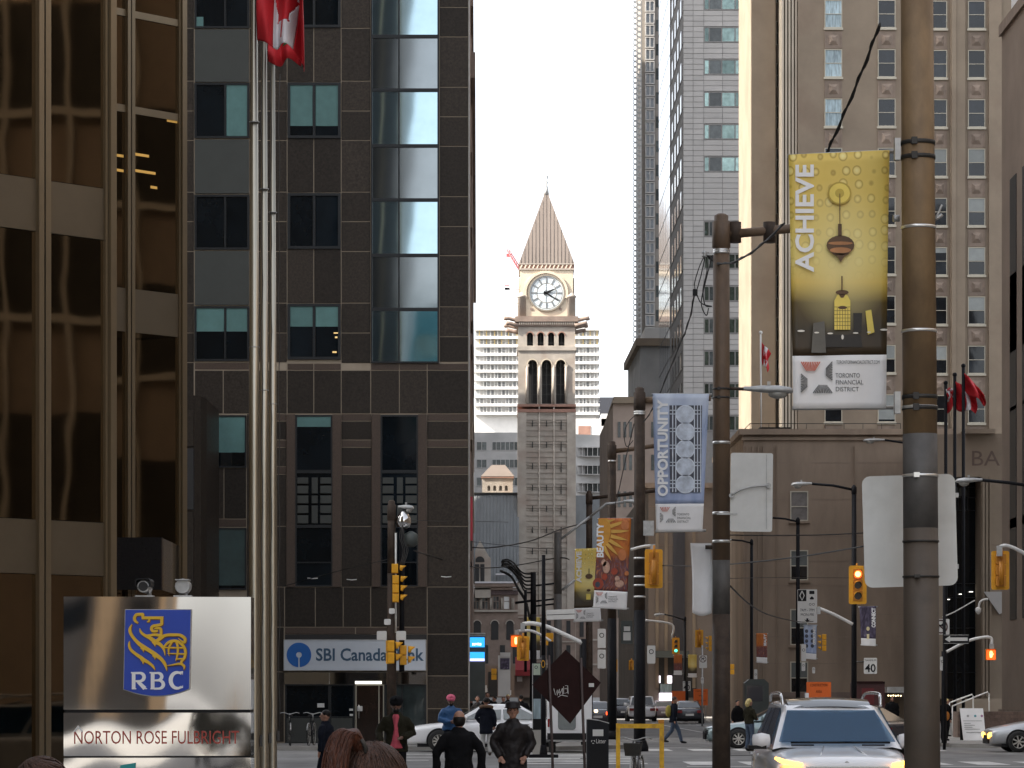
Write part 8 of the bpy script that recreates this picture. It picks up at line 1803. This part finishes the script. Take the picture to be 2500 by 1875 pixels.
for s in (.38, -.38): mb = MB(); mb.prism(rrect(s-.2, s+.2, 1.05, 1.62, .1), .1, .24, 'x'); part('seat', mb, Q['grey_conc'], sv)

# ------------------------------------------------------------ people
def rem(o, vox=.02, sm=4):
    r = o.modifiers.new('skin_over', 'REMESH'); r.mode = 'VOXEL'; r.voxel_size = vox; r.use_smooth_shade = True
    s = o.modifiers.new('smooth', 'SMOOTH'); s.iterations = sm; s.factor = .5; return o
def ellring(mb, rows, n=18):
    vs = []
    for cx_, cy_, z, rx, ry in rows:
        for j in range(n): w = 2*pi*j/n; vs.append((cx_+rx*cos(w), cy_+ry*sin(w), z))
    k = len(rows); mb.add(vs, [(i*n+j, i*n+(j+1) % n, (i+1)*n+(j+1) % n, (i+1)*n+j) for i in range(k-1) for j in range(n)]+[tuple(range(n))[::-1], tuple((k-1)*n+j for j in range(n))], True)
def person(label, x, ytop, D, h=1.72, rz=0, skin='skin', coat='cloth_black', trs='cloth_navy', hem=.78, bulk=1.0, shoes='black', head='hair_dk', hat=None, arms=None, stride=0.0, lean=0.0, vox=.02, shirt=None, zg=None, group='pedestrians', hood=None, headturn=0.0, hair_len=0, bag=None):
    zt = PZ(ytop, D); g = (zt-h) if zg is None else zg
    h = zt-g; s = h/1.75
    t = thing('person', label, 'person', (PX(x,D), D, g), rz=rz, group=group)
    V = lambda a, b, c: Vector((a*s, (b-lean*max(0, c-.9))*s, c*s))
    arms = arms or (((.27,.02,1.12),(.27,-.03,.86)), ((-.27,.02,1.12),(-.27,-.03,.86)))
    legs = [[(.09,0,.92),(.105,-.03-stride*.5,.5),(.11,.03-stride,.085)], [(-.09,0,.92),(-.105,-.03+stride*.25,.5),(-.11,.03+stride,.085+abs(stride)*.12)]]
    b = MB()
    b.tube([V(0,0,.9),V(0,.0,1.1),V(0,.01,1.28),V(0,.015,1.4),V(0,.02,1.5)], [.11*s,.10*s,.11*s,.07*s,.05*s], 14)
    hc = V(0,0,1.63); hr_ = Matrix.Rotation(headturn, 4, 'Z')
    H = lambda a, bb, c: hc+hr_.to_3x3() @ Vector((a*s*1.1, bb*s*1.1, c*s*1.06))
    b.tube([V(0,.02,1.45),V(0,.012,1.56)], [.056*s,.05*s], 12)
    b.ball(H(0,.01,.01), (.086*s,.104*s,.112*s), 16, 12); b.ball(H(0,-.035,-.065), (.058*s,.055*s,.055*s), 12, 8)
    b.tube([H(0,-.08,.015),H(0,-.112,-.025),H(0,-.085,-.035)], [.010*s,.015*s,.012*s], 8)
    for e in (1,-1): b.ball(H(e*.078,.01,-.01), (.012*s,.022*s,.032*s), 8, 6)
    for (el_, wr), sd in zip(arms, (1,-1)):
        sh_ = V(sd*.15,.01,1.34); E, W_ = V(*el_), V(*wr); b.tube([V(0,.01,1.32), sh_, E, W_], [.07*s,.04*s,.038*s,.03*s], 10)
        d = (W_-E).normalized(); o1 = d.cross(Vector((1,0,0))).normalized(); o2 = d.cross(o1).normalized()
        b.tube([W_, W_+d*.05*s, W_+d*.095*s], [.028*s,.036*s,.03*s], 8)
        for k, (o_, L_) in enumerate(((-.028,.07),(-.009,.082),(.010,.076),(.028,.058))):
            p0 = W_+d*.085*s+o2*o_*s; p1 = p0+d*L_*.5*s+o1*.004*s; p2 = p1+d*L_*.42*s-o1*.022*s*sd; b.tube([p0,p1,p2], [.0125*s,.0115*s,.010*s], 6)
        p0 = W_+d*.03*s+o2*.028*s; b.tube([p0, p0+d*.035*s+o2*.028*s, p0+d*.068*s+o2*.034*s], [.015*s,.0125*s,.011*s], 6)
    for lg in legs: b.tube([V(0,0,.95)]+[V(*p) for p in lg], [.1*s,.085*s,.055*s,.038*s], 10)
    rem(part('body', b, Q[skin], t), vox*.75, 2)
    for e in (1,-1): mb = MB(); mb.ball(H(e*.03,-.083,.012), (.012*s,.008*s,.008*s), 8, 6); part('eye', mb, Q['dark'], t)
    mb = MB(); mb.cbox(H(0,-.088,-.06), (.04*s,.008*s,.009*s)); part('mouth', mb, Q['sand_red'], t)
    # coat
    c = MB(); k = bulk
    rows = [(hem,.20*k,.135*k),((hem+.95)/2 if hem < .85 else hem+.04,.195*k,.138*k),(.98,.185*k,.132*k),(1.1,.182*k,.13*k),(1.28,.195*k,.138*k),(1.37,.178*k,.125*k),(1.44,.12*k,.1),(1.51,.085,.085)]
    ellring(c, [(V(0,0,z).x, V(0,.012,z).y, z*s, rx*s, ry*s) for z, rx, ry in rows])
    for (el_, wr), sd in zip(arms, (1,-1)):
        E, W_ = V(*el_), V(*wr); c.tube([V(sd*.06,.01,1.385), V(sd*.165*k,.012,1.365), (V(sd*.18*k,.012,1.36)+E)/2+Vector((sd*.012*s,0,0)), E, (E+W_)/2, W_+(W_-E).normalized()*.02*s], [.075*s,.072*s*k,.07*s*k,.064*s*k,.057*s*k,.05*s*k], 12)
    co = rem(part('coat', c, Q[coat], t), vox, 5); dm = co.modifiers.new('folds', 'DISPLACE'); dm.texture = FOLD; dm.strength = .055; dm.mid_level = .5
    if shirt:
        sh2 = MB(); ellring(sh2, [(0, V(0,-.012,z).y-.055*s, z*s, w*s, .1*s) for z, w in ((.86,.135),(.98,.085),(1.15,.05),(1.3,.05),(1.42,.065),(1.47,.05))]); rem(part('shirt', sh2, Q[shirt], t), vox*.8, 2)
        mb = MB(); ellring(mb, [(0, V(0,.0,z).y, z*s, .188*s, .125*s) for z in (.80,.9)]); part('shirt_tail', mb, Q[shirt], t)
    tr = MB(); ellring(tr, [(0, V(0,0,z).y, z*s, rx*s, ry*s) for z, rx, ry in ((.82,.155,.115),(.92,.175,.125),(1.0,.165,.12))])
    for lg in legs: tr.tube([V(lg[0][0],0,.94), V(lg[0][0]*1.02,-.005,.85), V(*lg[1]), V(*lg[2])+Vector((0,0,.0))], [.1*s,.1*s,.078*s,.062*s], 12)
    rem(part('trousers', tr, Q[trs], t), vox, 3)
    for lg in legs:
        a = V(*lg[2]); mb = MB(); mb.tube([a+Vector((0,.03*s,.02*s)), a+Vector((0,-.02*s,-.03*s)), a+Vector((0,-.12*s,-.045*s)), a+Vector((0,-.19*s,-.055*s))], [.045*s,.05*s,.042*s,.028*s], 10); part('shoe', mb, Q[shoes], t)
    bald = head == 'bald'
    if head:
        head = 'hair_dk' if bald else head; mb = MB()
        mb.ball(H(0,.022,-.025 if bald else .03), (.094*s,.107*s,.104*s), 16, 10); 
        if hair_len: mb.tube([H(0,.06,.05),H(0,.09,-.05),H(0,.085,-.05-hair_len)], [.075*s,.085*s,.05*s], 12)
        o = part('hair', mb, Q[head], t); rem(o, vox*.8, 2)
    if hat == 'cap':
        mb = MB(); mb.lathe([(.13*s,-.005*s),(.14*s,.0),(.118*s,.014*s),(.114*s,.075*s),(.095*s,.098*s),(.02*s,.107*s)], H(0,.0,.045), 20); part('hat', mb, Q['cloth_leather'], t)
    if hat and hat.startswith('turban'):
        m = Q['turban_pink'] if 'pink' in hat else Q['cloth_black']; mb = MB()
        mb.ball(H(0,.015,.075), (.125*s,.135*s,.1*s), 18, 12); mb.ball(H(0,-.01,.04), (.112*s,.122*s,.07*s), 16, 10); mb.tube([H(-.09,-.03,.05),H(0,-.105,.115),H(.09,-.03,.055)], [.03*s,.035*s,.03*s], 8); rem(part('turban', mb, m, t), vox*.6, 2)
        mb = MB(); mb.ball(H(0,-.055,-.085), (.058*s,.045*s,.055*s), 12, 8); part('beard', mb, Q['hair_dk'], t)
    if hood:
        mb = MB(); 
        pts = [V(.17*cos(a), .03+.13*sin(a), 1.46+.03*sin(a)) for a in [2*pi*i/18 for i in range(19)]]; mb.tube(pts, .05*s, 8, False); part('fur_hood', mb, Q[hood], t)
    if bag:
        mb = MB(); mb.ball(V(*bag[0]), [q*s for q in bag[1]], 14, 10); rem(part('bag' if len(bag) < 4 else bag[3], mb, Q[bag[2]], t), .03, 2)
    return t
FOLD = bpy.data.textures.new('folds', 'CLOUDS'); FOLD.noise_scale = .16; FOLD.noise_depth = 2
pk = (((.31,.0,1.13),(.20,-.13,.93)), ((-.31,.0,1.13),(-.20,-.13,.93)))
fold = (((.30,-.02,1.12),(.06,-.24,1.10)), ((-.30,-.02,1.12),(-.04,-.25,1.06)))
person('bald man in a black coat seen from behind, before the white car', 1121, 1735, 45, 1.68, pi, coat='cloth_black', trs='cloth_black', hem=.74, bulk=1.12, head='bald', arms=(((.34,.02,1.12),(.33,-.05,.86)),((-.34,.02,1.12),(-.33,-.05,.86))), lean=.10, zg=NEARG, vox=.018)
person('older man in a dark leather jacket and flat brown hat walking towards the camera', 1252, 1717, 50, 1.72, 0, coat='cloth_leather', trs='cloth_black', hem=.68, bulk=1.12, hat='cap', head='hair_dk', arms=pk, lean=.06, zg=NEARG, vox=.018, stride=.08)
person('bearded man in a dark turban with a pink shirt under an olive jacket', 967, 1706, 60, 1.78, 0, skin='skin_dk', coat='cloth_olive', trs='cloth_black', hem=.80, bulk=1.08, hat='turban', head=None, arms=(((.30,.02,1.13),(.13,-.22,1.06)),((-.32,.02,1.13),(-.26,-.2,.98))), shirt='cloth_pink', zg=NEARG, vox=.018)
person('person in a bright pink turban and blue padded jacket behind the black coat', 1101, 1700, 80, 1.72, .15, skin='skin_dk', coat='cloth_blue', trs='cloth_navy', hem=.84, bulk=1.22, hat='turban_pink', head=None, arms=fold, zg=0)
person('woman in a dark parka with a brown fur hood and pale trousers', 1187, 1703, 88.5, 1.68, pi, coat='cloth_navy', trs='cloth_pale', hem=.66, bulk=1.02, shoes='boot', head='hair_dk', hood='fur', arms=(((.30,.05,1.14),(.17,-.1,.98)),((-.27,.03,1.12),(-.24,-.05,.9))), zg=0)
person('man in a navy jacket turning right near the parked bicycles', 797, 1734, 64, 1.62, -2.0, coat='cloth_navy', trs='cloth_navy', hem=.80, bulk=1.1, head='hair_dk', stride=.14, headturn=.5, lean=.05, zg=NEARG, vox=.018)
person('pedestrian in a dark coat with a yellow-green bag striding over the crossing', 1644, 1701, 112, 1.72, pi/2, coat='cloth_navy', trs='cloth_jean', hem=.78, bulk=1.08, head='hair_brown', stride=.34, lean=.08, zg=0, bag=((0,.2,1.2),(.16,.13,.24),'cloth_yellow','backpack'))
person('blond woman in a grey jacket and jeans left of the white suv', 1830, 1706, 96, 1.64, pi/2+.6, coat='cloth_olive', trs='cloth_jean', hem=.9, head='hair_blond', hair_len=.1, arms=fold, zg=0)
for i, (x, y, D, lab, kw) in enumerate(((1190,1690,128,'tallest dark-haired head in the crowd beyond the white car',{}),(1166,1699,126,'person in a grey hood at the left of the crowd beyond the white car',dict(coat='cloth_leather',head='hair_brown')),(1207,1700,130,'person in black facing left in the crowd behind the fur hood',dict(rz=-1)),(1229,1701,127,'person with a pale headband in the crowd behind the hat man',dict(coat='cloth_leather',head='hair_brown')),(1240,1696,134,'person with light brown hair at the back of the crowd',dict(head='hair_blond')),(1272,1697,124,'dark figure standing right of the hat man',dict(rz=pi, bulk=1.35)),(1150,1704,132,'dark-coated person at the corner of the granite bank',dict(rz=.8)))):
    person(lab, x, y, D, 1.72, zg=KERB if D > 126 else 0, vox=.03, group='crowd beyond the white car', **kw)
person('person in black standing right of the nearest pole with an orange bag', 2306, 1703, 110, 1.76, .4, coat='cloth_black', trs='cloth_black', hem=.8, bulk=1.1, zg=KERB, bag=((0,-.17,1.0),(.14,.08,.2),'cloth_orange','bag'))
person('dark figure with pale hair half hidden at the handrail', 2313, 1706, 122, 1.7, 1.2, coat='cloth_black', trs='cloth_black', head='hair_blond', zg=KERB, vox=.03)
person('person in a black coat under the lit awning left of the nearest pole', 2178, 1700, 128, 1.74, .2, coat='cloth_black', trs='cloth_black', bulk=1.3, zg=KERB, vox=.03)
person('tiny dark pedestrian behind the bracket arm pole', 1801, 1709, 118, 1.6, .5, coat='cloth_black', trs='cloth_black', zg=0, vox=.03)
dv = person('driver with a pale face dimly visible behind the blue windscreen', 1962, 1783, 42.4, 1.33, 0, coat='cloth_leather', trs='cloth_black', hem=.85, head='hair_dk', zg=NEARG+.12, arms=(((.26,-.08,1.15),(.16,-.3,1.18)),((-.26,-.08,1.15),(-.16,-.3,1.18))), group='drivers')
# near heads at the bottom edge
def near_woman(label, x, ytop, D, hair, pony, rz):
    t = person(label, x, ytop+4, D, 1.64, rz, coat='cloth_olive', trs='cloth_navy', head=None, zg=NEARG+KERB, vox=.016, group='nearest pedestrians')
    s = (PZ(ytop,D)-(NEARG+KERB))/1.75; R = Matrix.Rotation(rz, 3, 'Z'); z0 = (PZ(ytop+4,D)-(NEARG+KERB))-.125*s
    P = lambda a, b, c: (a*s, b*s, z0+c*s)
    m = MB(); m.ball(P(0,.012,.0), (.106*s,.122*s,.127*s), 28, 18); m.tube([P(0,.05,.0),P(0,.08,-.09)], [.095*s,.07*s], 16); o = part('hair', m, Q['hair_brown'], t); rem(o, .008, 3)
    hs = MB(); random.seed(3)
    for i in range(260): # loose combed strands over the crown
        a = random.uniform(0, 2*pi); e0 = random.uniform(.05, 1.5); pts = []
        for k in range(6):
            q = k/5; th = e0*(1-q)+.25*q; ph = a*(1-q*.3)+q*.6*(1 if pony else 0); r_ = 1.0+.015*random.random()
            d = Vector((sin(th)*cos(ph), sin(th)*sin(ph), cos(th))); pts.append(P(d.x*.108*r_, .012+d.y*.124*r_, d.z*.129*r_))
        hs.tube(pts, [.0022*s,.0026*s,.0026*s,.0026*s,.002*s,.001*s], 4, False)
    part('hair_strands', hs, Q['hair_brown'], t, kind='stuff')
    if pony:
        pm = MB(); base = (.0,.055,.118)
        pm.tube([P(.0,.07,.105),P(.0,.105,.15),P(.005,.145,.145),P(.01,.172,.08),P(.015,.178,-.02),P(.015,.175,-.16),P(.01,.16,-.30)], [.024*s,.028*s,.033*s,.038*s,.042*s,.042*s,.012*s], 16); rem(part('ponytail', pm, Q[hair], t), .008, 3)
        ps = MB()
        for i in range(150):
            a = random.uniform(0, 2*pi); q = random.uniform(.7, 1.06); pts = []
            for (cx_, cy_, cz_, rr) in ((.0,.07,.105,.024),(.0,.105,.15,.028),(.005,.145,.145,.033),(.01,.172,.08,.038),(.015,.178,-.02,.042),(.015,.175,-.16,.042),(.01,.16,-.33,.016)):
                j = 1+.15*random.random(); pts.append(P(cx_+rr*q*cos(a)*j, cy_+rr*q*sin(a)*.8*j, cz_+rr*q*sin(a)*.5*j))
            ps.tube([tuple(v) for v in cr(pts, 3)], .0020*s, 4, False)
        part('ponytail_strands', ps, Q[hair], t, kind='stuff')
        tm = MB(); c = Vector(P(.0,.075,.112)); tm.tube([c+Vector((.034*s*cos(a), .012*s*sin(a)+.01, .034*s*sin(a))) for a in [2*pi*i/16 for i in range(17)]], .007*s, 8, False); part('hair_tie', tm, Q['iron'], t)
        cl = MB(); cl.ball(P(.035,.118,.085), (.022*s,.014*s,.020*s), 12, 8); part('hair_clip', cl, Q['white'], t)
    return t
near_woman('woman with an auburn ponytail and a white hair clip', 917, 1810, 9.3, 'hair_red', True, 2.45)
near_woman('brown-haired head just rising into the bottom left corner', 100, 1846, 9.6, 'hair_brown', False, 0)
# ------------------------------------------------------------ bicycles
def bicycle(label, loc, rz, frame='blackpole', basket=False):
    t = thing('bicycle', label, 'bicycle', loc, rz=rz, group='parked bicycles'); r = .34
    for x in (-.52,.52):
        mb = MB(); mb.tube([(x+r*cos(a),0,r+r*sin(a)) for a in [2*pi*i/28 for i in range(29)]], .018, 8, False); w = part('wheel', mb, Q['rubber'], t)
        mb = MB(); mb.tube([(x+(r-.025)*cos(a),0,r+(r-.025)*sin(a)) for a in [2*pi*i/28 for i in range(29)]], .009, 6, False)
        for i in range(12): a = 2*pi*i/12; mb.tube([(x,.012*(-1)**i,r),(x+(r-.03)*cos(a),0,r+(r-.03)*sin(a))], .0022, 4)
        part('rim', mb, Q['alloy'], w)
        mb = MB(); mb.tube([(x+(r+.035)*cos(a),0,r+(r+.035)*sin(a)) for a in [.3+2.4*i/12 for i in range(13)]], .022, 6); part('mudguard', mb, Q['galv'], t)
    mb = MB(); bb, st_, hd, ra, fa = (-.05,0,.3), (-.17,0,.78), (.36,0,.82), (-.52,0,.34), (.52,0,.34)
    for a, b_ in ((bb,st_),(bb,hd),(st_,(.34,0,.76)),(bb,ra),(st_,ra)): mb.tube([a,b_], .018, 8)
    mb.tube([(.34,0,.86),(.4,0,.68),fa], .018, 8); part('frame', mb, Q[frame], t)
    mb = MB(); mb.tube([(.33,0,.8),(.31,0,1.0)], .014, 8); mb.tube(cr([(.26,-.3,1.03),(.33,-.2,1.05),(.33,0,1.0),(.33,.2,1.05),(.26,.3,1.03)], 4), .013, 8); part('handlebar', mb, Q['galv'], t)
    mb = MB(); mb.tube([(-.17,0,.78),(-.2,0,.92)], .013, 6); mb.ball((-.22,0,.95), (.14,.075,.035), 12, 8); part('saddle', mb, Q['black'], t)
    mb = MB(); mb.tube([(-.05,-.1,.3),(-.05,.1,.3)], .012, 6); mb.tube([(-.05,.1,.3),(-.05,.1,.14)], .01, 6); mb.tube([(-.05,-.1,.3),(-.05,-.1,.46)], .01, 6); mb.lathe([(.09,-.01),(.09,.01)], (-.05,.045,.3), 18, 'y'); part('crank', mb, Q['iron'], t)
    if basket: mb = MB(); mb.prism([(-.13,.72),(.13,.72),(.16,.95),(-.16,.95)], .44, .66, 'x'); part('basket', mb, Q['iron'], t)
    return t
b = bicycle('dark bicycle with a pale mudguard parked end-on before the bank window', (PX(708,98.6), 98.6, KERB), pi/2+.1)
def cpy(o, label, loc, rz): c = copy_tree(o, loc, rz, label); return c
cpy(b, 'second dark bicycle parked end-on just left of the navy-jacketed man', (PX(760,98.9), 98.9, KERB), pi/2-.1)
bicycle('bicycle with bare silver parts locked inside the yellow rack', (PX(1557,56.6), 56.9, NEARG+KERB), -pi/2-.18, 'cardark', True)
flush_texts()
